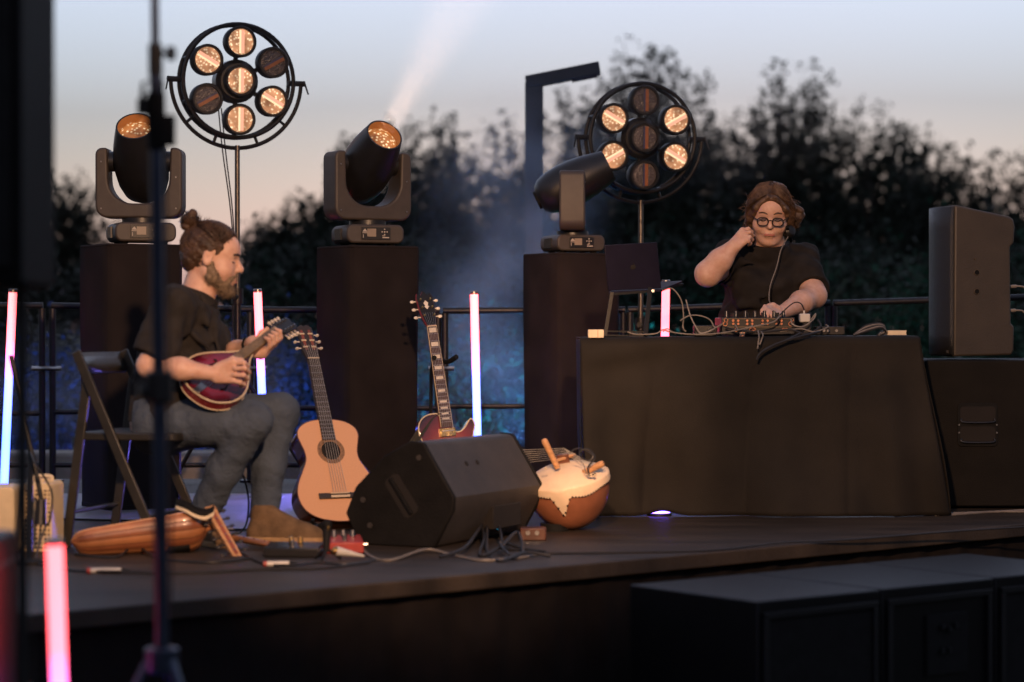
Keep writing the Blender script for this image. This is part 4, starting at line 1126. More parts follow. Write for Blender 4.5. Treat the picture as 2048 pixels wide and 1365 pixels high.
# ---------------------------------------------------------------- wedge floor monitor
B0 = Vector((-0.29, 8.45, 0)); LU = Vector((0.442, 0.897, 0)).normalized(); PU = Vector((-LU.y, LU.x, 0))
t = thing('floor_monitor', 'black wedge floor monitor at the front of the stage', 'loudspeaker', B0)
prof = [(x * .77, y) for x, y in [(0.0, 0.0), (0.36, 0.0), (0.43, 0.03), (0.485, 0.115), (0.43, 0.215), (0.27, 0.335), (0.13, 0.392), (0.06, 0.388), (-0.105, 0.19), (-0.10, 0.14)]]
mk('monitor_shell', (0.034, 0.029, 0.025), 0.6, var=0.2, scale=12, bump=0.12, bscale=160)
Fm = frame(B0, PU, Vector((0, 0, 1)), PU.cross(Vector((0, 0, 1))))
ln = PU.cross(Vector((0, 0, 1)))
sg = 1 if ln.dot(LU) > 0 else -1
pr = [(p.x, p.y) for p in catmull([Vector((x, y, 0)) for x, y in prof], 1, closed=True)]
bd = obj('cabinet', MB(Fm).prism(pr, sg * 0.01, sg * 0.76), 'monitor_shell', t, bevel=0.016, seg=3)
for z0, z1 in ((0.0, 0.022), (0.748, 0.77)):
    obj('end_panel', MB(Fm).prism([(0.14 + (x - 0.14) * 1.02, 0.19 + (y - 0.19) * 1.01 + 0.002) for x, y in pr], sg * z0 - sg * 0.004, sg * z1 - sg * 0.002), 'side_black' if 'side_black' in M else mk('side_black', (0.007, 0.0065, 0.006), 0.7, spec=0.15, var=0.25, scale=12, bump=0.2, bscale=120), t, bevel=0.006)
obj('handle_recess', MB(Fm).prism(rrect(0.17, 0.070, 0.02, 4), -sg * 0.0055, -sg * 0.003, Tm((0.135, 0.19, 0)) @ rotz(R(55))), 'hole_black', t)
obj('handle_bar', MB(Fm).box((0, 0, -sg * 0.010), (0.16, 0.014, 0.012), Tm((0.135, 0.19, 0)) @ rotz(R(55))), 'rubber', t, bevel=0.003)
for q in ((0.27, 0.075), (0.06, 0.335), (0.30, 0.17)):
    obj('corner_screw', MB(Fm).cyl((q[0], q[1], -sg * 0.005), (q[0], q[1], -sg * 0.009), 0.011, n=10), 'monitor_shell', t)
fn = Vector((-0.165, 0.198 - 0.0, 0))      # face direction from (-.105,.19) to (.06,.388)
e0 = Fm @ Vector((-0.081, 0.19, 0)); e1 = Fm @ Vector((0.046, 0.388, 0)); fd = (e1 - e0).normalized(); fn = fd.cross(LU).normalized()
if fn.y > 0: fn = -fn
for k in (0.30, 0.42):
    c = e0.lerp(e1, 0.56) + LU * (0.76 * (k + 0.02))
    obj('mounting_point', MB().cyl(c - fn * 0.002, c + fn * 0.003, 0.010, n=10), 'hole_black', t)
g0 = Fm @ Vector((-0.045, 0.09, 0))
c = g0 + LU * 0.50 + V(0.012, -0.02, 0.0)
rp_ = obj('connector_panel', MB(frame(g0 + LU * 0.45, LU, V(0, 0, 1), LU.cross(V(0, 0, 1)))).box((0, 0.0, 0.012), (0.24, 0.09, 0.05)), 'hole_black', t, bevel=0.004)
emis('cyan_led', (0.02, 0.45, 0.75), 0.5)
q_ = W(1003, 1050, FD(1050, 0.06) * 0.0 + 8.86)
obj('status_light', MB().tube([W(995, 1058, 8.80), W(1013, 1042, 8.84)], 0.004, 6), 'cyan_led', rp_)

# ---------------------------------------------------------------- kora: half calabash covered with hide
KC = W(1134, 963, 9.20); KR = 0.172
KN = Vector((-0.17, -0.20, 0.96)).normalized()      # out of the skin
KF = zframe(KC, KN, (1, 0.2, 0))
t = thing('kora', 'kora with a brown calabash bowl and pale studded hide skin', 'kora', (KC.x, KC.y, 0))
prof = [(0.02, -KR * 1.17)] + [(KR * math.cos(R(a)), KR * math.sin(R(a)) * 1.17) for a in range(-80, 6, 7)]
bw = obj('calabash_bowl', MB(KF).lathe(prof, 40), 'calabash', t, smooth=60)
# hide: shallow dome over the opening, with a jagged apron pulled down over the rim
loc = KF.inverted()
def apron(phi):
    """how far (degrees below the rim) the hide reaches"""
    # the point of the star faces the camera
    base = 5 + 2 * math.sin(phi * 3 + 1) + 1 * math.sin(phi * 7)
    for pc, dep, wd in APEX:
        dd = (phi - pc + math.pi) % (2 * math.pi) - math.pi
        base += dep * max(0, 1 - abs(dd) / wd) ** 1.3
    return base
cd = loc @ (KC + Vector((-0.10, -1, 0.0))); ph0 = math.atan2(cd.y, cd.x)
APEX = [(ph0 - 0.12, 27, 0.24), (ph0 + 2.2, 30, 0.35), (ph0 - 2.3, 30, 0.35), (ph0 + 3.4, 26, 0.3)]
def hide(u, v):
    ph = 2 * math.pi * u; rr = KR + 0.004
    if v < 0.55:
        k = v / 0.55
        return (rr * k * math.cos(ph) * 0.995, rr * k * math.sin(ph) * 0.995, 0.018 + 0.060 * (1 - k * k))
    k = (v - 0.55) / 0.45
    a = R(5 - (5 + apron(ph)) * k)
    return (rr * math.cos(a) * math.cos(ph), rr * math.cos(a) * math.sin(ph), rr * math.sin(a) * 1.17 + 0.002 * (1 - k))
hs = obj('hide_skin', MB(KF).grid(120, 22, hide, wrap=True), 'hide', t, smooth=70)
ns = 84
for k in range(ns):
    u = (k + 0.5) / ns; p = KF @ Vector(hide(u, 0.985)); nrm = (p - KC).normalized()
    if (nrm.y < 0.35): obj('stud', MB().ell(p, (0.0042, 0.0042, 0.0042), 8, 5), 'stud_black', hs)
neck_dir = (Vector((-0.95, 0.55, 0.02)) - KN * Vector((-0.95, 0.55, 0.02)).dot(KN)).normalized()
ND = Vector((-0.93, 0.30, -0.12)).normalized()
obj('neck', MB().cyl(KC + KN * 0.035 + ND * 0.10, KC + KN * 0.035 + ND * 0.62, 0.017, n=12), 'raw_wood', t)
hp = [((1111, 928), (1088, 880), 9.10, 0.0125), ((1176, 942), (1206, 927), 9.10, 0.0135)]
for (a, b, d0, r0) in hp:
    pa = W(a[0], a[1], d0); pb = W(b[0], b[1], d0 - 0.03)
    ax = (pb - pa).normalized()
    obj('hand_post', MB(zframe(pa - ax * .02, ax)).lathe([(r0, 0), (r0 * 0.95, 0.05), (r0, (pb - pa).length * .8), (r0 * 1.02, (pb - pa).length + .015), (r0 * .7, (pb - pa).length + .022)], 14), 'raw_wood', t, smooth=60)
obj('cross_bar', MB().cyl(W(1112, 922, 9.16), W(1150, 910, 9.2), 0.007, n=8), 'raw_wood', t)
br0 = W(1128, 905, 9.2)
obj('bridge', MB().box((0, 0, 0.035), (0.012, 0.05, 0.07), zframe(KC + KN * 0.045, KN, (1, 0, 0))), 'dark_wood', t, bevel=0.003)
for k in range(7):
    a = W(1128 + 2 * k, 897 + 3.0 * k, 9.20); b = W(930, 905 + 6 * k, 9.5)
    obj('string', MB().tube([a, b], 0.0012, 4), 'string_pale', t)
    obj('string', MB().tube([a, W(1185, 928 + 2 * k, 9.16)], 0.0010, 4), 'string_pale', t)
obj('cord_coil', MB().tube(catmull([W(1140, 905, 9.1), W(1155, 897, 9.1), W(1172, 902, 9.08), W(1186, 912, 9.06), W(1178, 922, 9.06), W(1162, 915, 9.07), W(1160, 903, 9.08), W(1176, 899, 9.08), W(1190, 915, 9.06), W(1176, 935, 9.04), W(1180, 950, 9.03), W(1192, 948, 9.03)], 6), 0.0035, 6), 'cable_black', t)
obj('cord_coil', MB().tube(catmull([W(1148, 918, 9.06), W(1165, 925, 9.05), W(1172, 945, 9.03), W(1180, 952, 9.03), W(1190, 946, 9.03)], 6), 0.0022, 6), 'cable_grey', t)
for q in ((1182, 950), (1190, 951), (1091, 937)):
    obj('bead', MB().ell(W(q[0], q[1], 9.03), (0.006, 0.006, 0.006), 8, 5), 'bone', t)
obj('floor_rest', MB().cyl((KC.x - .05, KC.y - .02, 0.0), (KC.x - .05, KC.y - .02, 0.03), 0.06, n=20), 'rubber', t)
# ---------------------------------------------------------------- lute lying on the deck, bowl towards the audience
LA = W(142, 1084, 8.22); LB = W(410, 1050, 8.33)
ly = (LB - LA).normalized(); lz = Vector((0.05, 0.62, 0.78)); lz = (lz - ly * lz.dot(ly)).normalized(); lx = ly.cross(lz)
LF = frame(LA, lx, ly, lz); LL = (LB - LA).length
t = thing('lute', 'wooden lute with a striped ribbed bowl lying on the deck', 'lute', (LA.x, LA.y, 0))
mk('rib_dark', (0.20, 0.068, 0.028), 0.35, var=0.35, scale=8, bump=0.05, coat=0.3)
mk('rib_light', (0.31, 0.125, 0.050), 0.35, var=0.3, scale=8, bump=0.05, coat=0.3)
def lw(v):
    w = 0.056 * (1 - math.exp(-v * 30)) + 0.042 * v + 0.004
    return w * (math.sqrt(max(0.0, 1 - ((v - .84) / .165) ** 2)) * .82 + .18 if v > .84 else 1.0)
NR = 9
for k in range(NR):
    a0 = math.pi * k / NR + 0.012; a1 = math.pi * (k + 1) / NR - 0.012
    def rib(u, v, a0=a0, a1=a1):
        a = a0 + (a1 - a0) * u; w = lw(v)
        bulge = 1 + 0.02 * math.sin(math.pi * u)
        return (-w * math.cos(a) * bulge, v * LL, -w * 0.95 * math.sin(a) * bulge)
    obj('rib', MB(LF).grid(4, 18, rib), 'rib_dark' if k % 2 else 'rib_light', t, smooth=60, recalc=False)
def under(u, v):
    a = math.pi * u; w = lw(v) * 0.985
    return (-w * math.cos(a), v * LL, -w * 0.95 * math.sin(a))
obj('bowl_lining', MB(LF).grid(20, 18, under), 'hole_black', t, smooth=60)
outl = [(lw(v / 30), v / 30 * LL) for v in range(31)] + [(-lw(v / 30), v / 30 * LL) for v in range(30, -1, -1)]
obj('soundboard', MB(LF).prism(outl, 0.0, 0.004), 'spruce', t)
obj('neck', MB().cyl(LF @ V(0, LL - .03, -.012), LF @ V(0, LL + .05, -.008), 0.024, 0.020, n=12), 'rib_light', t)
pa = W(420, 1020, 8.32); pb = W(481, 1126, 8.16)
px_ = (pb - pa).normalized(); pz = Vector((0.35, -0.8, 0.4)); pz = (pz - px_ * pz.dot(px_)).normalized(); py_ = px_.cross(pz)
PF = frame(pa, py_, px_, pz); PLn = (pb - pa).length
b = obj('pegbox', MB(PF).hexa([(-.021, -.01, -.02), (.021, -.01, -.02), (.021, -.01, .012), (-.021, -.01, .012), (-.015, PLn, -.012), (.015, PLn, -.012), (.015, PLn, .010), (-.015, PLn, .010)]), 'raw_wood', t, bevel=0.004)
obj('peg_channel', MB(PF).box((0, PLn * .47, 0.0122), (0.013, PLn * .8, 0.002)), 'slot_red', b)
for k in range(6):
    yy = 0.02 + k * PLn * 0.145
    for sx in (-1, 1):
        obj('tuning_peg', MB(PF).cyl((sx * .012, yy, 0), (sx * .036, yy, 0), 0.0035, n=6).ell((sx * .044, yy, 0), (0.011, 0.008, 0.005), 8, 6), 'stud_black', b)
    obj('string_pin', MB(PF).ell((0, yy, 0.014), (0.005, 0.003, 0.003), 8, 5), 'steel', b)
sp = MB(LF).grid(6, 8, lambda u, v: (-(lw(.78) + .006) * math.cos(0.7 + 1.1 * u), (.70 + .16 * v) * LL, -(lw(.78) + .006) * .97 * math.sin(.7 + 1.1 * u)))
so = obj('dark_patch', sp, 'rubber', t, smooth=180); so.modifiers.new('thick', 'SOLIDIFY').thickness = 0.004  # plain dark patch laid over the ribs
# small cream-and-black strap over the neck end
def st2(u, v):
    q = catmull([W(352, 1012, 8.26), W(372, 1019, 8.23), W(392, 1030, 8.22), W(412, 1034, 8.22), W(428, 1026, 8.25)], 6); i = v * (len(q) - 1); k = int(min(i, len(q) - 2))
    return q[k].lerp(q[k + 1], i - k) + V(0, .02 * (u - .5), 0.022 * (u - .5))
for nm, dz, mm in (('pale', 0.0, 'paper_cream'), ('black', 0.016, 'rubber')):
    s_ = obj('instrument_strap', MB(Tm((0, 0, dz))).grid(3, 20, st2), mm, smooth=180); s_.modifiers.new('thick', 'SOLIDIFY').thickness = 0.003
    tag(s_, '%s strap lying across the neck end of the lute' % nm, 'strap', 'lute straps')

# ---------------------------------------------------------------- flute, pedals and microphones round the man's foot
a = W(462, 1081, 8.55); a.z = 0.03; b = W(612, 1113, 8.2); b.z = 0.014
t = thing('wooden_flute', 'orange wooden flute on the deck in front of the shoe', 'flute', (a.x, a.y, 0))
ax = (b - a).normalized(); Lf = (b - a).length; Ff = zframe(a, ax)
obj('tube', MB(Ff).lathe([(0.011, 0), (0.0135, 0.02), (0.0125, Lf * .5), (0.015, Lf * .52), (0.0125, Lf * .56), (0.0125, Lf * .93), (0.016, Lf)], 14), 'rib_light', t)
obj('mouth_cap', MB(Ff).lathe([(0.0125, -0.012), (0.0125, 0.001)], 12), 'white_plastic', t)
for k in range(5):
    q = a + ax * (Lf * (0.18 + 0.14 * k)) + V(0, -0.006, 0.0115)
    obj('finger_hole', MB().ell(q, (0.004, 0.004, 0.002), 8, 5), 'hole_black', t)
def pedal(label, px, py, sz, mat, yaw, knobs, kmat):
    p = F(px, py); t = thing('effects_pedal', label, 'pedal', p, yaw, 'effects pedals')
    w, l, h = sz
    bx = MB().prism([(-l / 2, 0), (l / 2, 0), (l / 2, h), (-l / 2, h * 0.72)], -w / 2, w / 2, rotz(R(90)) @ rotx(R(90)))
    b = obj('enclosure', bx, mat, t, local=True, bevel=0.004)
    for k in range(knobs):
        x = (k - (knobs - 1) / 2) * 0.034
        obj('knob', MB().cyl((x, l * 0.28, h * .95), (x, l * 0.28, h + 0.020), 0.010, 0.008, n=12), kmat, t, local=True)
    obj('foot_switch', MB().cyl((0, -l * 0.25, h * .75), (0, -l * 0.25, h * .78 + 0.022), 0.008, n=12), 'steel', t, local=True)
    obj('jack', MB().cyl((w / 2 - .002, 0, h * .45), (w / 2 + .018, 0, h * .45), 0.007, n=10), 'steel', t, local=True)
pedal('black effects pedal with two brass knobs beside the shoe', 588, 1112, (0.20, 0.12, 0.045), 'black_plastic', R(-6), 2, 'gold_metal')
pedal('red effects pedal between the shoe and the floor monitor', 688, 1104, (0.135, 0.14, 0.055), 'red_paint', R(8), 3, 'steel')
# little desk tripod with a black microphone
p = F(652, 1122)
t = thing('microphone', 'small black microphone on a low tripod before the red pedal', 'microphone', p, group='microphones')
for k in range(3):
    an = R(20 + 120 * k); obj('leg', MB().cyl(p + V(0, 0, .045), p + V(.055 * math.cos(an), .055 * math.sin(an), .005), 0.005, n=8), 'black_plastic', t)
obj('body', MB().cyl(p + V(0, 0, .03), p + V(.004, 0, .115), 0.012, 0.015, n=12), 'black_plastic', t)
obj('brass_clip', MB().ell(p + V(.008, -.012, .118), (0.006, 0.005, 0.012), 8, 6), 'gold_metal', t)
obj('grille', MB().ell(p + V(.004, 0, .125), (0.018, 0.018, 0.02), 12, 8), 'rubber', t)
a = F(672, 1122); a.z = 0.034; b = F(728, 1120); b.z = 0.012
t = thing('white_cone', 'white tapered plastic cone lying beside the floor monitor', 'cone', (a.x, a.y, 0))
obj('cone_body', MB().cyl(a, b, 0.018, 0.004, n=14), 'white_plastic', t)
obj('cone_cap', MB().cyl(a - (b - a).normalized() * .014, a, 0.010, 0.016, n=12), 'gold_metal', t)
a = F(592, 1058); a.z = 0.02; b = F(646, 1066); b.z = 0.022
t = thing('microphone', 'black handheld microphone lying behind the shoe', 'microphone', (a.x, a.y, 0), group='microphones')
obj('handle', MB().cyl(a, b, 0.012, 0.019, n=14), 'black_plastic', t)
obj('grille', MB().ell(b, (0.025, 0.022, 0.021), 14, 8), 'rubber', t)
def plug(label, px, py, yaw, L=0.10):
    p = F(px, py); t = thing('cable_connector', label, 'connector', p, yaw, 'inline cable connectors')
    obj('barrel', MB().cyl((-L / 2, 0, 0.010), (L / 2, 0, 0.010), 0.0095, n=12), 'white_plastic', t, local=True)
    obj('marker_ring', MB().cyl((-L / 2 - .012, 0, 0.010), (-L / 2, 0, 0.010), 0.0098, n=12), 'red_paint', t, local=True)
    obj('strain_relief', MB().cyl((L / 2, 0, 0.010), (L / 2 + .03, 0, 0.009), 0.007, 0.004, n=10), 'rubber', t, local=True)
plug('white inline cable connector on the deck before the lute', 212, 1148, R(3))
plug('white inline cable connector on the deck below the shoe', 556, 1134, R(8), 0.075)
def fc(name_label, pts, r=0.0045, mat='cable_black', grp='cables on the deck'):
    return cable('floor_cable', name_label, [F(x, y) + V(0, 0, r + h) for x, y, h in pts], r, mat, 8, grp)
fc('black cable along the deck in front of the lute', [(60, 1128, 0), (130, 1142, 0), (183, 1148, 0.004), (245, 1149, 0.004), (330, 1150, 0), (420, 1148, 0), (520, 1142, 0), (640, 1140, 0), (740, 1128, 0)])
fc('black cable looping under the lute bowl', [(150, 1112, 0), (230, 1118, 0), (270, 1106, 0.02), (320, 1120, 0), (420, 1128, 0), (500, 1120, 0)])
fc('black cable curling past the pedals', [(470, 1100, 0), (520, 1128, 0), (576, 1136, 0.004), (640, 1128, 0), (690, 1132, 0), (750, 1124, 0)])
fc('pale cable sweeping in front of the floor monitor', [(716, 1082, 0.01), (735, 1112, 0), (780, 1124, 0), (850, 1108, 0.01), (900, 1112, 0), (960, 1124, 0), (1030, 1120, 0), (1080, 1112, 0)], 0.005, 'cable_grey')
fc('black cable tangle below the floor monitor, front strand', [(880, 1118, 0), (930, 1110, 0.02), (970, 1080, 0.06), (975, 1108, 0), (1000, 1126, 0), (1050, 1118, 0.015), (1100, 1116, 0)], 0.006)
fc('black cable tangle below the floor monitor, rear strand', [(950, 1068, 0.08), (968, 1090, 0.03), (960, 1115, 0), (1000, 1110, 0.02), (1035, 1095, 0.05), (1045, 1112, 0), (1020, 1120, 0.01), (1000, 1105, 0.03), (1040, 1100, 0)], 0.006)
fc('black cable running to the floor monitor sockets', [(985, 1060, 0.09), (1000, 1085, 0.04), (1010, 1100, 0.0), (1055, 1104, 0), (1090, 1108, 0)], 0.006)
fc('long thin cable near the stage edge on the right', [(1090, 1110, 0), (1250, 1108, 0), (1420, 1104, 0), (1560, 1092, 0.006), (1700, 1082, 0), (1900, 1066, 0), (2060, 1056, 0)], 0.004, 'cable_black')
cable('instrument_cable', 'black cable curving down behind the man\'s leg', [W(470, 930, 8.85), W(486, 950, 8.9), W(497, 1000, 8.95), W(492, 1050, 8.95), F(470, 1075) + V(0, 0, .005), F(440, 1085) + V(0, 0, .005)], 0.004)
p = F(1012, 1052)
a = Vector((0.02, 8.98, 0.125)); 
# kora foot pedal with lights
p = F(1066, 1080)
t = thing('di_box', 'small dark box with two pale sockets between monitor and kora', 'box', p)
obj('case', MB(Tm(p)).box((0, 0, 0.024), (0.10, 0.08, 0.048)), 'dark_wood', t, bevel=0.004)
for x in (-.02, .015): obj('socket', MB(Tm(p)).cyl((x, -.041, .03), (x, -.048, .03), 0.009, n=10), 'steel', t)

# ---------------------------------------------------------------- cream amplifier and cabinet at the left edge
def grille_mat():
    m = mk('woven_grille', (0.50, 0.39, 0.22), 0.7, var=0.15, scale=20, bump=0)
    nt = m.node_tree; n = nt.nodes; l = nt.links; b = n['Principled BSDF']
    tc = n.new('ShaderNodeTexCoord'); ck = n.new('ShaderNodeTexVoronoi'); ck.inputs['Scale'].default_value = 62; ck.inputs['Randomness'].default_value = 0.15
    l.new(tc.outputs['Object'], ck.inputs['Vector'])
    rp = n.new('ShaderNodeValToRGB'); rp.color_ramp.elements[0].position = 0.30; rp.color_ramp.elements[0].color = (0.05, 0.035, 0.02, 1); rp.color_ramp.elements[1].position = 0.42; rp.color_ramp.elements[1].color = (0.52, 0.40, 0.23, 1)
    l.new(ck.outputs['Distance'], rp.inputs['Fac']); l.new(rp.outputs['Color'], b.inputs['Base Color'])
grille_mat()
def amp(label, name, x0, x1, y0, y1, d, dep, grille, yaw=0.0):
    a = W(x0, y0, d); b = W(x1, y1, d); w, h = b.x - a.x, a.z
    t = thing(name, label, 'amplifier', ((a.x + b.x) / 2, d + dep / 2, 0), yaw)
    cb = obj('cabinet', MB().prism(rrect(w, h, 0.018, 4, 0, h / 2), -dep / 2, dep / 2, rotx(R(90))), 'cream_paint', t, local=True, bevel=0.006)
    if grille:
        obj('grille', MB().box((0, -dep / 2 - .004, h * .48), (w * .90, 0.008, h * .84)), 'woven_grille', t, local=True, bevel=0.002)
        obj('handle', MB().tube(catmull([V(-w * .3, 0, h), V(-w * .26, 0, h + .018), V(w * .26, 0, h + .018), V(w * .3, 0, h)], 5), 0.007, 6), 'paper_cream', t, local=True)
        for k in range(4): obj('knob', MB().cyl((-w * .3 + w * .2 * k, -dep * .3, h), (-w * .3 + w * .2 * k, -dep * .3, h + .014), 0.009, n=10), 'bone', t, local=True)
    else:
        obj('speaker_cone', MB(Tm((-w * .02, -dep / 2 - .002, h * .30)) @ rotx(R(90))).lathe([(0.035, 0), (0.035, 0.004), (0.03, 0.005), (0.012, 0.001)], 20), 'black_plastic', t, local=True)
    return t
amp('cream amplifier with a woven grille beside the chair', 'guitar_amplifier', 46, 107, 966, 1104, 8.30, 0.17, True, R(-4))
amp('cream speaker cabinet cut off by the left picture edge', 'speaker_cabinet', -70, 28, 975, 1110, 8.22, 0.2, False)
# microphone on a short boom in front of the amplifier
t = thing('microphone', 'black microphone on a boom pointing at the woven amplifier', 'microphone', F(60, 1128), group='microphones')
q = F(60, 1128)
obj('base', MB(Tm(q)).lathe([(0.07, 0), (0.07, 0.012), (0.02, 0.02)], 20), 'black_paint', t)
e0 = W(22, 712, 8.25); e1 = W(78, 975, 8.17)
obj('boom', MB().tube([e0, e1, W(84, 1010, 8.14)], 0.009, 8), 'black_paint', t)
obj('stand_tube', MB().cyl(q + V(0, 0, .01), W(62, 900, 8.22), 0.009, n=8), 'black_paint', t)
m0 = W(82, 1000, 8.12); m1 = W(80, 1050, 8.11)
obj('capsule', MB().cyl(m0, m1, 0.018, 0.023, n=12), 'black_plastic', t)
obj('cable', MB().tube(catmull([W(60, 900, 8.2), W(72, 930, 8.1), W(92, 960, 8.1), W(104, 990, 8.1), W(100, 1040, 8.1), W(88, 1060, 8.1), F(70, 1120)], 6), 0.004, 6), 'cable_black', t)
# ================================================================== TABLE, MIXER, LAPTOP, LOUDSPEAKERS
TZ = 0.772; TD = 9.88
tl = W(1160, 676, TD); tr = W(1838, 668, TD + 0.06); TW = tr.x - tl.x
t = thing('folding_table', 'folding table hidden under the black cloth', 'table', ((tl.x + tr.x) / 2, TD + .3, 0))
obj('tabletop', MB().box(((tl.x + tr.x) / 2, TD + 0.36, TZ - 0.022), (TW - 0.03, 0.52, 0.03)), 'dark_wood', t, bevel=0.004)
for x in (tl.x + .09, tr.x - .09):
    for y in (TD + .10, TD + .56):
        obj('leg', MB().cyl((x, y, 0), (x, y, TZ - .035), 0.014, n=10), 'dark_metal', t)
def hemx(u, v):
    xl = tl.x + (0.02 * v + 0.085 * max(0, v - .55) ** 1.3)
    xr = tr.x + (0.01 * v + 0.115 * v ** 1.15)
    return xl + (xr - xl) * u
def clothf(u, v):
    """v: 0 back edge of the top, .4 front edge, 1 hem"""
    x0 = tl.x + TW * u
    if v < 0.4:
        k = v / 0.4
        return (x0, TD + 0.64 * (1 - k) + 0.06 * u * k, TZ + 0.004 * math.sin(u * 40) * math.sin(k * 5) * 0.3 + 0.008 * u)
    k = (v - 0.4) / 0.6
    x = hemx(u, k)
    sf_ = lambda q: abs(math.sin(q)) ** 0.7 * 1.6 - 0.9
    fold = (0.020 * sf_(u * 11 + .6 + 1.0 * k) + 0.012 * math.sin(u * 37 + 2 * k + 1.5 * math.sin(u * 7)) + 0.030 * math.sin(u * 6.5 + 3.2 * k)) * (0.08 + k * 0.95) + 0.010 * math.sin((u * 14 - k * 7) + math.sin(u * 5)) * k
    wr = 0.006 * math.sin((u * 9 + k * 16)) * math.exp(-((u - .12) / .16) ** 2) * math.exp(-((k - .10) / .12) ** 2) * 2.5
    hem = 0.004 + 0.018 * math.exp(-((x - 0.652) / 0.06) ** 2)
    z = (TZ + 0.008 * u - 0.006) * (1 - k) + hem * k
    return (x, TD + 0.06 * u - 0.012 - 0.05 * k - fold - wr - 0.02 * k * u, z)
mb = MB().grid(150, 70, clothf)
def sidef(sx):
    def f(u, v):
        x, y0, z = clothf(0.0 if sx < 0 else 1.0, 0.4 + 0.6 * v)
        y = y0 + (TD + 0.64 - y0) * u
        return (x + sx * 0.02 * math.sin(u * 9 + v * 3) * v, y, z)
    return f
mb.grid(24, 30, sidef(-1)).grid(24, 30, sidef(1))
cl = obj('table_cloth', mb, 'table_cloth', smooth=70, recalc=False)
so = cl.modifiers.new('thick', 'SOLIDIFY'); so.thickness = 0.0025
tag(cl, 'black cloth draped over the table to the deck', 'tablecloth')
# violet LED puck on the deck under the cloth hem
p = F(1325, 1040)
t = thing('led_puck', 'small violet LED light glowing under the tablecloth hem', 'LED light', (p.x, TD + 0.02, 0))
emis('violet_led', (0.16, 0.08, 1.0), 16.0)
obj('housing', MB(Tm((p.x, TD + .02, 0))).lathe([(0.055, 0), (0.055, 0.010), (0.05, 0.012)], 20), 'black_plastic', t)
obj('lens', MB(Tm((p.x, TD + .02, 0.0125))).lathe([(0.046, 0), (0.044, 0.006), (0.02, 0.009)], 20), 'violet_led', t)

# ---------------------------------------------------------------- mixer
a = W(1443, 669, 10.02); b = W(1590, 629, 10.02); mw = b.x - a.x; mh = 0.088
mcx = (a.x + b.x) / 2; mz = TZ + 0.012
t = thing('dj_mixer', 'black mixer with rows of sockets and knobs on the table', 'mixer', (mcx, 10.2, TZ))
MX = Tm((mcx, 10.02, mz))
bd = obj('chassis', MB(MX).box((0, 0.165, mh / 2 - .004), (mw, 0.33, mh - .012)), 'black_plastic', t, bevel=0.003)
for z in (0.072, 0.036):
    obj('panel_strip', MB(MX).box((0.005, -0.003, z), (mw * .93, 0.006, 0.004)), 'steel_dim' if 'steel_dim' in M else mk('steel_dim', (0.10, 0.075, 0.05), 0.4, metal=0.6, bump=0), bd)
for gx in (-0.40, -0.20, 0.02, 0.22):
    for ix in (0, 1):
        for iz in (0, 1):
            c = (gx * mw * .95 + 0.022 * ix + 0.012, -0.002, 0.064 - 0.014 * iz)
            obj('rca_socket', MB(MX).cyl(c, (c[0], -0.012, c[2]), 0.0055, 0.0050, n=10), 'orange_lit_socket' if 'orange_lit_socket' in M else mk('orange_lit_socket', (0.60, 0.25, 0.14), 0.3, metal=0.7, bump=0), bd)  # warm orange light on the sockets put into their colour
for (x, z, r0) in ((-.44, .066, .008), (-.45, .050, .009), (.44, .050, .009), (.46, .068, .006), (-.10, .026, .006), (-.06, .026, .006), (.34, .024, .006), (.38, .024, .006), (-.30, .024, .007)):
    obj('socket', MB(MX).ring(r0, 0.0022, 14, 6, Tm((x * mw, -0.004, z)) @ rotx(R(90))), 'orange_lit_socket', bd)
for k in range(7):
    x = -0.42 + 0.13 * k
    kn = obj('knob', MB(MX).cyl((x * mw, 0.05, mh - .010), (x * mw, 0.05, mh + .020), 0.0085, 0.0070, n=12), 'black_plastic', t)
    obj('pointer', MB(MX).box((x * mw, 0.041, mh + .006), (0.0022, 0.002, 0.024)), 'white_plastic', kn)
for k in range(4):
    for j in range(3):
        obj('knob', MB(MX).cyl(((-.30 + .2 * k) * mw, 0.11 + .05 * j, mh - .010), ((-.30 + .2 * k) * mw, 0.11 + .05 * j, mh + .012), 0.008, n=10), 'black_plastic', t)
obj('price_tag', MB(MX).box((-0.155 * mw - .022, -0.012, 0.006), (0.022, 0.004, 0.022)), 'tag_peach' if 'tag_peach' in M else mk('tag_peach', (0.60, 0.30, 0.18), 0.6, bump=0), t)
# ---------------------------------------------------------------- laptop on its stand
LD = 10.02
c = [W(1209, 491, LD - .02), W(1314, 485, LD + .06), W(1323, 577, LD + .10), W(1217, 582, LD + .02)]
t = thing('laptop', 'dark blue-black laptop with its lid to the audience on a stand', 'laptop', W(1266, 600, LD))
nrm = (c[1] - c[0]).cross(c[3] - c[0]).normalized()
if nrm.y > 0: nrm = -nrm
lid = obj('lid', MB().hexa([c[3], c[2], c[2] - nrm * .006, c[3] - nrm * .006, c[0], c[1], c[1] - nrm * .006, c[0] - nrm * .006]), 'laptop_shell' if 'laptop_shell' in M else mk('laptop_shell', (0.006, 0.005, 0.015), 0.5, spec=0.2, metal=0.0, var=0.1, scale=10, bump=0.02), t, bevel=0.002)
mid = (c[0] + c[1] + c[2] + c[3]) / 4 + nrm * 0.0008
lx_ = (c[1] - c[0]).normalized()
Lg = frame(mid, lx_, nrm.cross(lx_), nrm)
lg = MB(Lg).ell((-0.004, -0.002, 0), (0.0085, 0.0105, 0.001), 14, 6).ell((0.005, -0.002, 0), (0.0075, 0.010, 0.001), 14, 6).ell((0.003, 0.013, 0), (0.002, 0.005, 0.001), 8, 5, rotz(R(0)))
obj('lid_logo', lg, 'hole_black', lid)
back_dir = Vector((0.42, 1.0, 0.20)).normalized() * 0.235
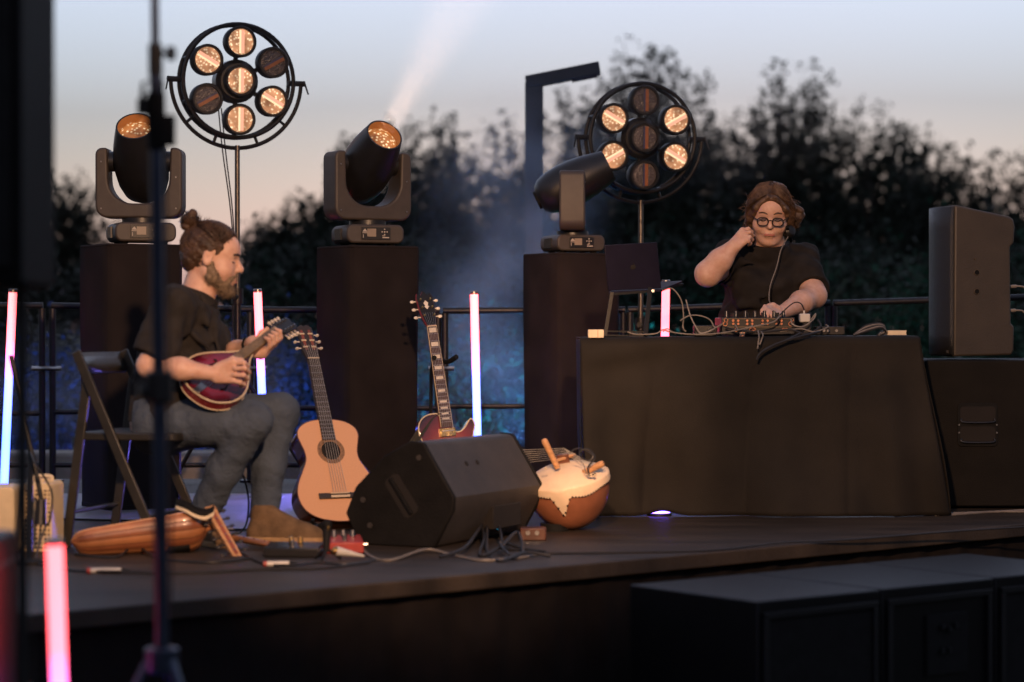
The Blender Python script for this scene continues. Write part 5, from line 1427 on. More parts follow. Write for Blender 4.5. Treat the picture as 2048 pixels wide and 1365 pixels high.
d0, d1 = c[3] + V(0, 0, -.004), c[2] + V(0, 0, -.004)
e0, e1 = d0 + back_dir, d1 + back_dir + V(0.02, 0, 0)
obj('keyboard_base', MB().hexa([d0 - V(0, 0, .012), d1 - V(0, 0, .012), e1 - V(0, 0, .012), e0 - V(0, 0, .012), d0, d1, e1, e0]), 'laptop_shell', t, bevel=0.003)
t = thing('laptop_stand', 'black angular laptop stand on the table', 'laptop stand', (c[3].x, LD, TZ))
def barp(a, b, w=0.018): return MB().tube([a, b], w / 2, 4)
L0 = W(1224, 585, LD + .0); L1 = Vector((W(1210, 667, LD).x, LD, TZ + .008)); R0 = W(1300, 577, LD + .06); R1 = Vector((W(1291, 667, LD - .06).x, LD - .06, TZ + .010))
obj('left_leg', barp(L0, L1, .022), 'black_paint', t)
obj('right_leg', barp(R0, R1, .026), 'black_paint', t)
for z in (0.012, 0.030): obj('foot_bar', barp(V(L1.x, LD, TZ + z), V(R1.x, LD - .05, TZ + z - .004), .010), 'black_paint', t)
obj('rear_bar', barp(L1 + V(0, .02, 0), L1 + V(.10, .22, 0), .012), 'black_paint', t)
obj('tray_bar', barp(L0 - V(0.01, 0, .01), R0 - V(0.0, 0, .0) + V(.02, 0, -.012), .014), 'black_paint', t)
obj('tray_arm', barp(L0 - V(0, 0, .012), e0 - V(0, 0, .018), .012), 'black_paint', t)
obj('tray_arm', barp(R0 - V(0, 0, .012), e1 - V(0, 0, .018), .012), 'black_paint', t)
obj('pivot_bolt', MB().cyl(R0 + V(.012, -.014, -.012), R0 + V(.012, -.020, -.012), 0.007, n=10), 'steel', t)
# ---------------------------------------------------------------- small things on the table
p = W(1192, 676, TD - .005)
t = thing('wooden_block', 'pale cream block at the front left edge of the table', 'block', (p.x, TD, TZ))
obj('block_body', MB().box((p.x, TD + .02, TZ + 0.019), (0.068, 0.06, 0.036)), 'paper_cream', t, bevel=0.003)
obj('label_strip', MB().box((p.x + .008, TD - .0105, TZ + 0.02), (0.003, 0.002, 0.030)), 'raw_wood', t)
p = W(1610, 650, 10.03)
t = thing('phone_charger', 'white charger plug lying on the mixer corner', 'charger', (p.x, 10.03, TZ))
obj('plug_body', MB().box((p.x - .002, 10.03, p.z + .030), (0.046, 0.045, 0.038), None), 'white_plastic', t, bevel=0.005)
obj('plug_base', MB().box((p.x + .008, 10.04, (TZ + p.z + .011) / 2), (0.036, 0.04, p.z + .011 - TZ)), 'black_plastic', t, bevel=0.004)
obj('plug_tip', MB().cyl((p.x - .004, 10.03, p.z + .048), (p.x - .004, 10.03, p.z + .064), 0.005, 0.0035, n=8), 'white_plastic', t)
p = W(1795, 666, 10.03)
t = thing('notebook', 'pale notebook on the right end of the table', 'notebook', (p.x, 10.05, TZ))
for k, (w, h) in enumerate(((0.084, .004), (0.080, .012), (0.084, .004))):
    obj('cover' if k != 1 else 'pages', MB().box((p.x - .004, 10.08, TZ + .0145 + (0, .0082, .0164)[k]), (w, 0.13, h)), 'paper_cream', t, bevel=0.001)
p = W(1748, 664, 10.0)
t = thing('cable_bundle', 'coiled bundle of grey cables beside the notebook', 'cable', (p.x, 10.0, TZ))
for k in range(5):
    dz = .006 * k
    obj('coil', MB().tube(catmull([V(p.x - .085, 10.0 + .01 * k, TZ + .012), V(p.x - .03, 10.0 + .01 * k, TZ + .03 + dz), V(p.x + .03, 10.0 + .012 * k, TZ + .045 + dz * .8), V(p.x + .055, 10.02 + .01 * k, TZ + .025 + dz), V(p.x + .03, 10.0 + .02 * k, TZ + .012)], 7), 0.0042, 6), 'cable_grey' if k % 2 else 'cable_black', t)
p = W(1662, 664, 10.05)
t = thing('audio_interface', 'flat black audio box right of the mixer', 'audio box', (p.x, 10.1, TZ))
obj('case', MB().box((p.x, 10.12, TZ + .032), (0.125, 0.12, 0.038)), 'black_plastic', t, bevel=0.003)
for x in (-.03, -.012, .025): obj('socket', MB().cyl((p.x + x, 10.06, TZ + .032), (p.x + x, 10.050, TZ + .032), 0.006, n=8), 'steel', t)
p = W(1412, 664, 10.06)
t = thing('headphone_amplifier', 'small black box with knobs left of the mixer', 'audio box', (p.x, 10.1, TZ))
obj('case', MB().box((p.x, 10.12, TZ + .031), (0.10, 0.11, 0.05)), 'black_plastic', t, bevel=0.004)
for x in (-.022, .020): obj('knob', MB().cyl((p.x + x, 10.065, TZ + .035), (p.x + x, 10.045, TZ + .035), 0.011, n=12), 'dark_metal', t)
def tc_(label, pts, r=0.0032, mat='cable_grey'):
    return cable('table_cable', label, [W(x, y, d) for x, y, d in pts], r, mat, 8, 'cables on the table')
tc_('grey cable arching from the laptop down to the table', [(1325, 580, 10.05), (1345, 578, 9.98), (1362, 600, 9.98), (1367, 630, 9.98), (1366, 655, 9.98), (1372, 664, 9.98)])
tc_('grey cable looping low between laptop and mixer', [(1360, 642, 9.97), (1378, 632, 9.97), (1400, 632, 9.97), (1420, 640, 9.97), (1430, 655, 9.97), (1445, 648, 9.98)])
tc_('grey cable falling diagonally left of the mixer', [(1372, 600, 10.0), (1380, 630, 9.98), (1392, 655, 9.97), (1402, 667, 9.96), (1425, 660, 9.96), (1430, 655, 9.97)])
tc_('thin grey cable snaking along the table front edge', [(1255, 664, 9.92), (1272, 669, 9.91), (1310, 668, 9.91), (1326, 660, 9.93), (1340, 664, 9.92), (1380, 669, 9.91), (1440, 667, 9.91), (1500, 655, 9.92), (1545, 645, 9.93), (1560, 632, 9.96)])
tc_('thin cable curling over the laptop stand foot', [(1326, 664, 9.94), (1334, 658, 9.94), (1344, 664, 9.93), (1352, 668, 9.92)], 0.0026)
tc_('dark cable arching from the mixer to the white charger', [(1550, 642, 9.97), (1568, 622, 10.0), (1588, 606, 10.02), (1602, 608, 10.02), (1609, 622, 10.03)], 0.0030, 'cable_black')
tc_('black cable sagging across the mixer front', [(1450, 655, 9.98), (1480, 662, 9.95), (1530, 664, 9.93), (1580, 660, 9.94), (1610, 668, 9.92), (1640, 655, 9.96), (1636, 640, 10.0)], 0.0045, 'cable_black')
tc_('grey cable from the mixer to the flat audio box', [(1560, 664, 9.94), (1600, 658, 9.94), (1628, 664, 9.92), (1655, 655, 9.97), (1652, 650, 10.0)])
tc_('grey cable bent round the white charger', [(1582, 640, 9.97), (1586, 650, 9.96), (1605, 654, 9.96), (1626, 640, 9.98), (1631, 628, 9.99), (1622, 640, 10.0)], 0.0034)
tc_('black cable drooping over the front of the cloth', [(1640, 664, 9.92), (1600, 674, 9.855), (1560, 686, 9.84), (1530, 700, 9.83), (1516, 714, 9.83)], 0.006, 'cable_black')
tc_('second black cable drooping over the front of the cloth', [(1600, 668, 9.90), (1575, 680, 9.85), (1548, 692, 9.835), (1522, 706, 9.825), (1514, 720, 9.825)], 0.006, 'cable_black')
tc_('pale cable end hanging off the table edge, left one', [(1516, 662, 9.93), (1518, 672, 9.855), (1517, 684, 9.845), (1515, 698, 9.84)], 0.0032, 'cable_grey')
tc_('pale cable end hanging off the table edge, right one', [(1522, 664, 9.93), (1526, 670, 9.855), (1523, 680, 9.845), (1519, 690, 9.84)], 0.0030, 'cable_grey')
tc_('grey plug lead crossing the mixer sockets', [(1470, 650, 9.985), (1482, 668, 9.95), (1490, 660, 9.95), (1505, 652, 9.97)], 0.0035, 'cable_grey')

# ---------------------------------------------------------------- tall loudspeaker on its subwoofer
mk('speaker_plastic', (0.040, 0.031, 0.0215), 0.55, var=0.15, scale=7, bump=0.15, bscale=140)
SZ = 0.672; SD = 10.25
a = W(1850, 720, SD)
t = thing('subwoofer', 'large black subwoofer box beside the table', 'subwoofer', (a.x + .4, SD + .35, 0))
cb = obj('cabinet', MB().box((a.x + 0.40, SD + 0.35, SZ / 2 + .004), (0.80, 0.70, SZ - .012)), 'sub_wood' if 'sub_wood' in M else mk('sub_wood', (0.007, 0.006, 0.005), 0.7, spec=0.12, var=0.2, scale=10, bump=0.25, bscale=200), t, bevel=0.008)
for x in (.08, .72):
    for y in (.08, .62): obj('foot', MB().cyl((a.x + x, SD + y, 0), (a.x + x, SD + y, .012), 0.02, n=10), 'rubber', t)
h0 = W(1955, 850, SD)
hw_, hh_ = 0.158, 0.176
fr_ = MB(Tm((h0.x, SD - .004, h0.z)))
hp_ = obj('handle_plate', fr_.prism(rrect(hw_ + .024, hh_ + .02, 0.02, 4), -.004, .002, rotx(R(90))), 'rubber', t, bevel=0.002)
for dz in (0.045, -0.045):
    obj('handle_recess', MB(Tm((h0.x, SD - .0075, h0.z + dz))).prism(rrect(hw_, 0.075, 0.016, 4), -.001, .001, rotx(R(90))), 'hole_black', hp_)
    obj('handle_bar', MB().tube(catmull([V(h0.x - hw_ * .47, SD - .008, h0.z + dz - .018), V(h0.x - hw_ * .40, SD - .014, h0.z + dz - .033), V(h0.x + hw_ * .40, SD - .014, h0.z + dz - .033), V(h0.x + hw_ * .47, SD - .008, h0.z + dz - .018)], 5), 0.005, 8), 'dark_metal', hp_)
for sx in (-1, 1):
    for dz in (0.0, -.035): obj('screw', MB().cyl((h0.x + sx * (hw_ / 2 + .006), SD - .009, h0.z + dz), (h0.x + sx * (hw_ / 2 + .006), SD - .012, h0.z + dz), 0.004, n=8), 'steel', hp_)
SC = W(1908, 715, SD + .08)
sx_ = Vector((math.cos(R(16)), math.sin(R(16)), 0)); sy_ = Vector((-sx_.y, sx_.x, 0))
Fs = frame(Vector((SC.x, SC.y, SZ + .014)), sx_, Vector((0, 0, 1)), sx_.cross(Vector((0, 0, 1))))   # local x along side, y up, z towards the camera
t = thing('loudspeaker', 'tall black loudspeaker standing on the subwoofer', 'loudspeaker', (SC.x + .15, SC.y + .1, SZ))
u = (SD + .10) / FPX
pf = [(0, 0), (122, 2), (127, 12), (128, 60), (121, 66), (119, 220), (127, 228), (129, 262), (126, 276), (118, 281), (2, 303)]
pf = [(x * u * 1.05, y * u) for x, y in pf]
side = obj('cabinet', MB(Fs).prism(pf, -0.25, 0.0), 'speaker_plastic', t, bevel=0.010, seg=3)
for (x, y) in ((50, 130), (50, 168)):
    obj('mounting_point', MB(Fs).cyl((x * u, y * u, .0), (x * u, y * u, .004), 0.012, 0.010, n=14), 'rubber', side)
    obj('mounting_ring', MB(Fs).ring(0.0125, 0.0022, 16, 6, Tm((x * u, y * u, .001))), 'steel_dim', side)
obj('rigging_screw', MB(Fs).cyl((46 * u, 195 * u, 0), (46 * u, 195 * u, .003), 0.005, n=8), 'steel_dim', side)
def gr(uu, v):
    k = uu
    return (-0.030 * math.sin(math.pi * k) ** 0.8 - 0.002, v * 296 * u + 0.008, -0.245 * (1 - k) - 0.004)
g_ = obj('grille', MB(Fs).grid(14, 8, gr), 'grille_black' if 'grille_black' in M else mk('grille_black', (0.012, 0.012, 0.013), 0.4, var=0.3, scale=200, bump=0.4, bscale=400), t, smooth=70, recalc=False)
g_.modifiers.new('thick', 'SOLIDIFY').thickness = 0.004
obj('badge', MB(Fs).box((-0.016, 0.022, -0.05), (0.004, 0.014, 0.05)), 'steel_dim', t)
for (x, y) in ((2018, 574), (2016, 622)):
    q = W(x, y, SC.y + .13)
    tag(obj('speaker_cable', MB().tube(catmull([q, q + V(.045, -.01, .002), q + V(.075, -.01, -.01), q + V(.12, -.02, -.09), q + V(.13, .05, -.3)], 6), [0.008] * 5 + [0.004] * 20, 8), 'cable_grey'), 'pale cable plugged into the back of the tall loudspeaker, %s' % ('upper one' if y < 600 else 'lower one'), 'cable')
for k, pts in enumerate(([(1850, 1032), (1900, 1029), (1960, 1027), (2060, 1022)], [(1870, 1033), (1920, 1031), (1990, 1026), (2060, 1026)])):
    cable('floor_cable', 'pale cable on the deck before the big subwoofer, %s of two' % ('rear' if k == 0 else 'front'), [F(x, y) + V(0, 0, .004) for x, y in pts], 0.0045, 'cable_grey', 8)
# ================================================================== PEOPLE (sculpted as smooth implicit surfaces)
class Sculpt:
    """signed-distance field on a grid; parts blend into one continuous skin"""
    def __init__(s, lo, hi, res):
        s.lo = np.array(lo, np.float32); s.res = res
        s.n = np.ceil((np.array(hi) - s.lo) / res).astype(int) + 1
        s.ax = [s.lo[i] + res * np.arange(s.n[i], dtype=np.float32) for i in range(3)]
        s.D = np.full(tuple(s.n), 0.2, np.float32)
    def _blk(s, lo, hi):
        a = np.clip(np.floor((np.array(lo) - s.lo) / s.res).astype(int), 0, s.n)
        b = np.clip(np.ceil((np.array(hi) - s.lo) / s.res).astype(int) + 1, 0, s.n)
        sl = tuple(slice(a[i], b[i]) for i in range(3))
        return sl, s.ax[0][sl[0]][:, None, None], s.ax[1][sl[1]][None, :, None], s.ax[2][sl[2]][None, None, :]
    def _mix(s, sl, d, k, op):
        a = s.D[sl]
        if op == 'u':
            h = np.maximum(k - np.abs(a - d), 0) / k
            s.D[sl] = np.minimum(a, d) - h * h * k * 0.25
        elif op == 's':
            d = -d; h = np.maximum(k - np.abs(a - d), 0) / k
            s.D[sl] = np.maximum(a, d) + h * h * k * 0.25
    def cone(s, p, q, r0, r1=None, k=0.02, op='u'):
        r1 = r0 if r1 is None else r1
        p = np.array(p, np.float32); q = np.array(q, np.float32); m = max(r0, r1) + k + 3 * s.res
        sl, X, Y, Z = s._blk(np.minimum(p, q) - m, np.maximum(p, q) + m)
        ab = q - p; L2 = float((ab * ab).sum()) + 1e-9
        t = np.clip(((X - p[0]) * ab[0] + (Y - p[1]) * ab[1] + (Z - p[2]) * ab[2]) / L2, 0, 1)
        d = np.sqrt((X - p[0] - t * ab[0]) ** 2 + (Y - p[1] - t * ab[1]) ** 2 + (Z - p[2] - t * ab[2]) ** 2) - (r0 + (r1 - r0) * t)
        s._mix(sl, d, k, op); return s
    def chain(s, pts, rs, k=0.02):
        for i in range(len(pts) - 1): s.cone(pts[i], pts[i + 1], rs[i], rs[i + 1], k)
        return s
    def ell(s, c, r, fr=None, k=0.02, op='u'):
        c = np.array(c, np.float32); m = max(r) + k + 3 * s.res
        sl, X, Y, Z = s._blk(c - m, c + m)
        x, y, z = X - c[0], Y - c[1], Z - c[2]
        if fr is not None:
            x, y, z = [x * a[0] + y * a[1] + z * a[2] for a in fr]
        k0 = np.sqrt((x / r[0]) ** 2 + (y / r[1]) ** 2 + (z / r[2]) ** 2) + 1e-6
        k1 = np.sqrt((x / r[0] ** 2) ** 2 + (y / r[1] ** 2) ** 2 + (z / r[2] ** 2) ** 2) + 1e-6
        s._mix(sl, k0 * (k0 - 1) / k1, k, op); return s
    def cut(s, p, n, c=None, rad=None):
        """remove what lies on the +n side of the plane through p (inside a sphere when given)"""
        n = np.array(n, np.float32); n /= np.linalg.norm(n)
        if c is None: sl, X, Y, Z = s._blk(s.lo, s.lo + s.n * s.res)
        else: sl, X, Y, Z = s._blk(np.array(c) - rad, np.array(c) + rad)
        d = (X - p[0]) * n[0] + (Y - p[1]) * n[1] + (Z - p[2]) * n[2]
        s.D[sl] = np.maximum(s.D[sl], d); return s
    def like(s): return Sculpt(s.lo, s.lo + (s.n - 1) * s.res, s.res)
    def merge(s, o, k=0.03):
        n = np.minimum(s.n, o.n); sl = tuple(slice(0, int(q)) for q in n)
        s._mix(sl, o.D[sl], k, 'u'); return s
    def wrinkle(s, amp, f, seed=0, dirs=5):
        rng = np.random.default_rng(seed)
        near = np.abs(s.D) < 0.03
        I = np.nonzero(near)
        P = np.stack([s.ax[i][I[i]] for i in range(3)], 1)
        w = 0
        for k in range(dirs):
            v = rng.normal(size=3); v /= np.linalg.norm(v)
            ph = rng.random() * 6.28
            w = w + np.sin(P @ v * f * (0.7 + 0.8 * rng.random()) + ph + 1.5 * np.sin(P @ np.roll(v, 1) * f * 0.5))
        s.D[I] += amp * (w / dirs).astype(np.float32) * 1.6; return s
    def mesh(s, smooth=2):
        D = s.D
        ins = D < 0
        nx, ny, nz = D.shape
        cs = np.zeros((nx - 1, ny - 1, nz - 1), np.int8)
        for i in (0, 1):
            for j in (0, 1):
                for k in (0, 1): cs += ins[i:nx - 1 + i, j:ny - 1 + j, k:nz - 1 + k]
        act = (cs > 0) & (cs < 8)
        I = np.nonzero(act); n = len(I[0])
        idx = np.full(act.shape, -1, np.int32); idx[I] = np.arange(n)
        acc = np.zeros((n, 3)); cnt = np.zeros(n)
        for ax in range(3):
            o = [q for q in range(3) if q != ax]
            for a in (0, 1):
                for b in (0, 1):
                    off0 = [0, 0, 0]; off0[o[0]] = a; off0[o[1]] = b
                    off1 = list(off0); off1[ax] = 1
                    v0 = D[I[0] + off0[0], I[1] + off0[1], I[2] + off0[2]]; v1 = D[I[0] + off1[0], I[1] + off1[1], I[2] + off1[2]]
                    m = (v0 < 0) != (v1 < 0)
                    t = np.where(m, v0 / np.where(m, v0 - v1, 1), 0)
                    p = np.array(off0)[None, :] + np.zeros((n, 3)); p[:, ax] += t
                    acc += p * m[:, None]; cnt += m
        P = (acc / cnt[:, None] + np.stack(I, 1)) * s.res + s.lo[None, :]
        faces = []
        for ax in range(3):
            o = [q for q in range(3) if q != ax]
            sl0 = [slice(None)] * 3; sl1 = [slice(None)] * 3
            sl0[ax] = slice(0, -1); sl1[ax] = slice(1, None)
            e = ins[tuple(sl0)] != ins[tuple(sl1)]
            E = np.stack(np.nonzero(e), 1)
            ok = (E[:, o[0]] > 0) & (E[:, o[1]] > 0) & (E[:, o[0]] < D.shape[o[0]] - 1) & (E[:, o[1]] < D.shape[o[1]] - 1)
            E = E[ok]
            q = []
            for a, b in ((-1, -1), (0, -1), (0, 0), (-1, 0)):
                c = E.copy(); c[:, o[0]] += a; c[:, o[1]] += b
                q.append(idx[c[:, 0], c[:, 1], c[:, 2]])
            q = np.stack(q, 1)
            flip = ins[E[:, 0], E[:, 1], E[:, 2]]
            if ax == 1: flip = ~flip
            q[~flip] = q[~flip][:, ::-1]
            faces.append(q)
        Fc = np.concatenate(faces); Fc = Fc[(Fc >= 0).all(1)]
        # light Laplacian smoothing
        ed = np.concatenate([Fc[:, [0, 1]], Fc[:, [1, 2]], Fc[:, [2, 3]], Fc[:, [3, 0]]])
        for _ in range(smooth):
            S = np.zeros_like(P); c = np.zeros(len(P))
            for d in range(3): S[:, d] = np.bincount(ed[:, 0], P[ed[:, 1], d], len(P)) + np.bincount(ed[:, 1], P[ed[:, 0], d], len(P))
            c = np.bincount(ed[:, 0], minlength=len(P)) + np.bincount(ed[:, 1], minlength=len(P))
            P = 0.5 * P + 0.5 * S / np.maximum(c, 1)[:, None]
        return P, Fc
    def build(s, name, mat, parent, smooth=2):
        P, Fc = s.mesh(smooth)
        me = bpy.data.meshes.new(name)
        me.vertices.add(len(P)); me.vertices.foreach_set('co', P.ravel().astype(np.float32))
        me.loops.add(Fc.size); me.loops.foreach_set('vertex_index', Fc.ravel().astype(np.int32))
        me.polygons.add(len(Fc)); me.polygons.foreach_set('loop_start', np.arange(0, Fc.size, 4, dtype=np.int32))
        me.update(calc_edges=True)
        me.polygons.foreach_set('use_smooth', [True] * len(Fc))
        me.materials.append(M[mat])
        o = bpy.data.objects.new(name, me); col.objects.link(o)
        o.parent = parent
        if parent.type == 'EMPTY': o.matrix_parent_inverse = Tm(-Vector(parent.location))
        return o

class Head:
    """head frame: x forwards out of the face, y to the person's left, z up"""
    def __init__(s, o, fwd, up, sc):
        f = Vector(fwd).normalized(); u = Vector(up); u = (u - f * u.dot(f)).normalized(); l = u.cross(f)
        s.o = Vector(o); s.f, s.l, s.u, s.s = f, l, u, sc
        s.fr = [np.array(f, np.float32), np.array(l, np.float32), np.array(u, np.float32)]
    def p(s, x, y, z): return s.o + (s.f * x + s.l * y + s.u * z) * s.s
    def ell(s, S, c, r, k=0.015, op='u', tilt=None):
        S.ell(s.p(*c), [q * s.s for q in r], s.fr, k, op)
    def cone(s, S, a, b, r0, r1=None, k=0.012, op='u'):
        S.cone(s.p(*a), s.p(*b), r0 * s.s, (r0 if r1 is None else r1) * s.s, k, op)
    def face(s, S, full=0.0):
        e = s.ell; c = s.cone
        e(S, (-0.012, 0, 0.030), (0.098, 0.076, 0.086), 0.02)
        e(S, (0.030, 0, -0.028), (0.060, 0.062 + 0.010 * full, 0.082), 0.03)
        e(S, (0.050, 0, 0.040), (0.040, 0.056, 0.044), 0.03)
        for y in (-1, 1):
            c(S, (0.0, y * (0.050 + .008 * full), -0.055), (0.058, y * 0.016, -0.098), 0.022 + .008 * full, 0.020, 0.025)
            e(S, (0.052, y * (0.036 + .006 * full), -0.038), (0.030 + .006 * full, 0.028 + .006 * full, 0.028 + .006 * full), 0.03)
            c(S, (0.078, y * 0.012, 0.020), (0.064, y * 0.046, 0.018), 0.010, 0.009, 0.012)      # brow
            e(S, (0.094, y * 0.032, 0.002), (0.016, 0.017, 0.011), 0.012, 's')                    # socket
            e(S, (0.0715, y * 0.032, 0.001), (0.0135, 0.0145, 0.0125), 0.004)                     # lidded eye
            e(S, (0.097, y * 0.0095, -0.029), (0.010, 0.0075, 0.0072), 0.006)                      # nostril wing
            # ear
            e(S, (-0.010, y * 0.077, -0.004), (0.019, 0.0085, 0.031), 0.006)
            e(S, (-0.005, y * 0.0880, -0.001), (0.0115, 0.0085, 0.0205), 0.004, 's')
        c(S, (0.082, 0, 0.016), (0.110, 0, -0.024), 0.0075, 0.0115, 0.010)                        # nose
        e(S, (0.075, 0, -0.104), (0.022, 0.026, 0.019), 0.02)                                     # chin
        e(S, (0.082, 0, -0.062), (0.018, 0.028, 0.022), 0.02)                                     # muzzle
        c(S, (0.0965, -0.014, -0.0585), (0.0965, 0.014, -0.0585), 0.0058, k=0.006)
        c(S, (0.0945, -0.013, -0.0725), (0.0945, 0.013, -0.0725), 0.0066, k=0.006)
        c(S, (0.104, -0.020, -0.0652), (0.104, 0.020, -0.0652), 0.0030, k=0.003, op='s')          # mouth line

def hand(S, wrist, palm_end, pn, fingers, thumb, w=0.042, r=0.0098):
    """palm from wrist to knuckles; pn = direction across the palm; fingers = list of joint lists"""
    a = Vector(wrist); b = Vector(palm_end); x = Vector(pn).normalized()
    for k in (-1.0, -0.33, 0.33, 1.0):
        S.cone(a.lerp(b, 0.15) + x * w * 0.55 * k, b + x * w * 0.85 * k, 0.0155, 0.0125, 0.012)
    for f in fingers: S.chain(f, [r, r * 0.95, r * 0.85, r * 0.72][:len(f)], 0.004)
    S.chain(thumb, [0.0165, 0.0125, 0.0105, 0.0085][:len(thumb)], 0.008)

def on_ell(H, c, r, q, out=0.0):
    """push the head-local point q onto the ellipsoid (c, r) grown by out"""
    v = Vector(((q[0] - c[0]) / r[0], (q[1] - c[1]) / r[1], (q[2] - c[2]) / r[2])); v.normalize()
    return (c[0] + v.x * (r[0] + out), c[1] + v.y * (r[1] + out), c[2] + v.z * (r[2] + out))
def strands(name, H, mat, parent, curves, r=0.0011):
    mb = MB()
    for c in curves:
        p = catmull([H.p(*q) for q in c], 3); m = len(p)
        mb.tube(p, [r * (1.0 if i < m * .7 else max(.25, 1 - (i / m - .7) * 2.6)) for i in range(m)], 3)
    o = obj(name, mb, mat, parent, smooth=180, recalc=False)
    o['kind'] = 'stuff'
    return o
def surface_hairs(name, src, mat, parent, n, L, bias, seed, r=0.0008):
    """short hairs growing out of a sculpted part"""
    me = src.data; rng = np.random.default_rng(seed)
    k = rng.choice(len(me.vertices), n)
    mb = MB()
    for i in k:
        v = me.vertices[int(i)]; p = v.co; nn = v.normal
        dd = (nn * 0.55 + Vector(bias) + Vector(rng.normal(size=3)) * 0.25).normalized()
        l = L * (0.5 + rng.random())
        mb.tube([p - nn * .001, p + dd * l * .6, p + dd * l + Vector(bias) * l * .2], [r, r * .8, r * .3], 3)
    o = obj(name, mb, mat, parent, smooth=180, recalc=False); o['kind'] = 'stuff'
    return o
# ------------------------------------------------------------------ the seated man
man = thing('person', 'seated man in black shirt and jeans with a hair bun playing a mandolin', 'person', (W(330, 850, 8.66).x, 8.66, 0))
P = lambda x, y, d: np.array(W(x, y, d), np.float32)
MH = Head(W(424, 515, 8.68), (1, 0.06, -0.20), (0.16, 0.0, 1), 1.06)
sh_r, el_r, wr_r = P(352, 610, 8.46), P(297, 732, 8.38), P(428, 748, 8.335)
sh_l, el_l, wr_l = P(392, 612, 8.86), P(440, 716, 8.96), P(507, 688, 8.76)
hip_r, kn_r, an_r = P(322, 850, 8.56), P(506, 842, 8.46), P(404, 1034, 8.63)
hip_l, kn_l, an_l = P(330, 850, 8.76), P(560, 824, 8.76), P(528, 1040, 8.73)
def man_torso(S, g):
    S.ell(P(325, 838, 8.66), (0.155 + g, 0.185 + g, 0.135 + g), k=0.05)
    S.ell(P(350, 762, 8.66), (0.150 + g, 0.175 + g, 0.170 + g), k=0.06)
    S.ell(P(370, 682, 8.67), (0.138 + g, 0.190 + g, 0.165 + g), k=0.06)
    S.cone(sh_r, sh_l, 0.066 + g, k=0.05)
    S.ell(P(388, 622, 8.67), (0.085 + g, 0.12 + g, 0.06 + g), k=0.05)
S = Sculpt(W(225, 1110, 8.20) - V(0, .05, 0), W(670, 425, 9.2) + V(0.02, .02, 0.02), 0.0042)
man_torso(S, -0.02)
S.chain([sh_r, el_r], [0.052, 0.041], 0.03); S.chain([el_r, (el_r + wr_r) / 2 + np.array([0, -.005, .004], np.float32), wr_r], [0.038, 0.038, 0.0255], 0.03)
S.chain([sh_l, el_l], [0.052, 0.040], 0.03); S.chain([el_l, (el_l + wr_l) / 2, wr_l], [0.038, 0.036, 0.027], 0.03)
S.chain([hip_r, kn_r, an_r], [0.088, 0.056, 0.038], 0.04); S.chain([hip_l, kn_l, an_l], [0.088, 0.056, 0.038], 0.04)
S.cone(an_l, P(560, 1066, 8.72), 0.038, 0.03, 0.03); S.cone(an_r, P(418, 1062, 8.56), 0.038, 0.03, 0.03)
S.chain([P(386, 622, 8.67), P(398, 585, 8.675), MH.p(-0.022, 0, -0.045)], [0.072, 0.058, 0.056], 0.03)
MH.face(S)
# right (near) hand: loose fist over the strings
wv = Vector(wr_r)
def mm(x, y, dd): return Vector(W(x, y, dd))
kn = mm(466, 742, 8.320)
fing = [[mm(470, 726, 8.315), mm(488, 726, 8.305), mm(496, 733, 8.345), mm(490, 739, 8.380)],
        [mm(471, 738, 8.305), mm(490, 737, 8.295), mm(498, 745, 8.335), mm(491, 750, 8.370)],
        [mm(469, 750, 8.310), mm(487, 751, 8.300), mm(495, 758, 8.335), mm(488, 762, 8.365)],
        [mm(465, 761, 8.320), mm(480, 765, 8.315), mm(488, 770, 8.345), mm(481, 773, 8.370)]]
hand(S, wv, kn, mm(466, 760, 8.325) - mm(468, 724, 8.315), fing, [mm(446, 730, 8.335), mm(466, 720, 8.345), mm(482, 722, 8.365), mm(492, 730, 8.380)])
# left (far) hand round the neck: thumb over the top, fingers curling up from below
nk = lambda y, x, z: MP(x, y, z)
wl = Vector(wr_l)
pal = mm(545, 700, 8.90)
fl = []
for i, yy in enumerate((0.515, 0.490, 0.465, 0.440)):
    q = MP(-0.0, yy, 0.0)
    fl.append([MP(0.034, yy - .012, -0.020), MP(0.040, yy, 0.010), MP(0.026, yy + .002, 0.036), MP(0.006, yy + .002, 0.030)])
hand(S, wl, MP(0.030, 0.468, -0.034), (MFR.to_3x3() @ Vector((0, 1, 0))), fl, [MP(-0.004, 0.40, -0.045), MP(-0.026, 0.445, -0.030), MP(-0.034, 0.485, -0.004), MP(-0.026, 0.505, 0.016)], w=0.040, r=0.0100)
S.cone(wl, MP(0.016, 0.430, -0.045), 0.028, 0.026, 0.02)
body = S.build('body', 'skin', man)
# shirt
S = Sculpt(W(225, 880, 8.20) - V(0, .05, 0), W(500, 560, 9.2) + V(0.02, .02, 0.02), 0.0048)
man_torso(S, 0.006)
S2 = S.like(); S2.chain([sh_r, (sh_r * .25 + el_r * .75), el_r], [0.070, 0.064, 0.060], 0.035)
sl_n = (el_r - sh_r); S2.cut(sh_r + sl_n * 0.84, sl_n); S.merge(S2, 0.035)
S2 = S.like(); S2.chain([sh_l, (sh_l * .3 + el_l * .7), el_l], [0.070, 0.062, 0.058], 0.035)
sl_n = (el_l - sh_l); S2.cut(sh_l + sl_n * 0.75, sl_n); S.merge(S2, 0.035)
for a, b, r0 in (((352, 640, 8.47), (420, 700, 8.50), .014), ((340, 700, 8.48), (420, 730, 8.50), .014), ((300, 790, 8.48), (400, 770, 8.48), .016), ((405, 620, 8.52), (432, 690, 8.52), .012), ((330, 740, 8.47), (400, 750, 8.47), .012), ((430, 650, 8.58), (440, 720, 8.55), .014)):
    S.cone(P(*a), P(*b), r0, r0 * .7, 0.03)
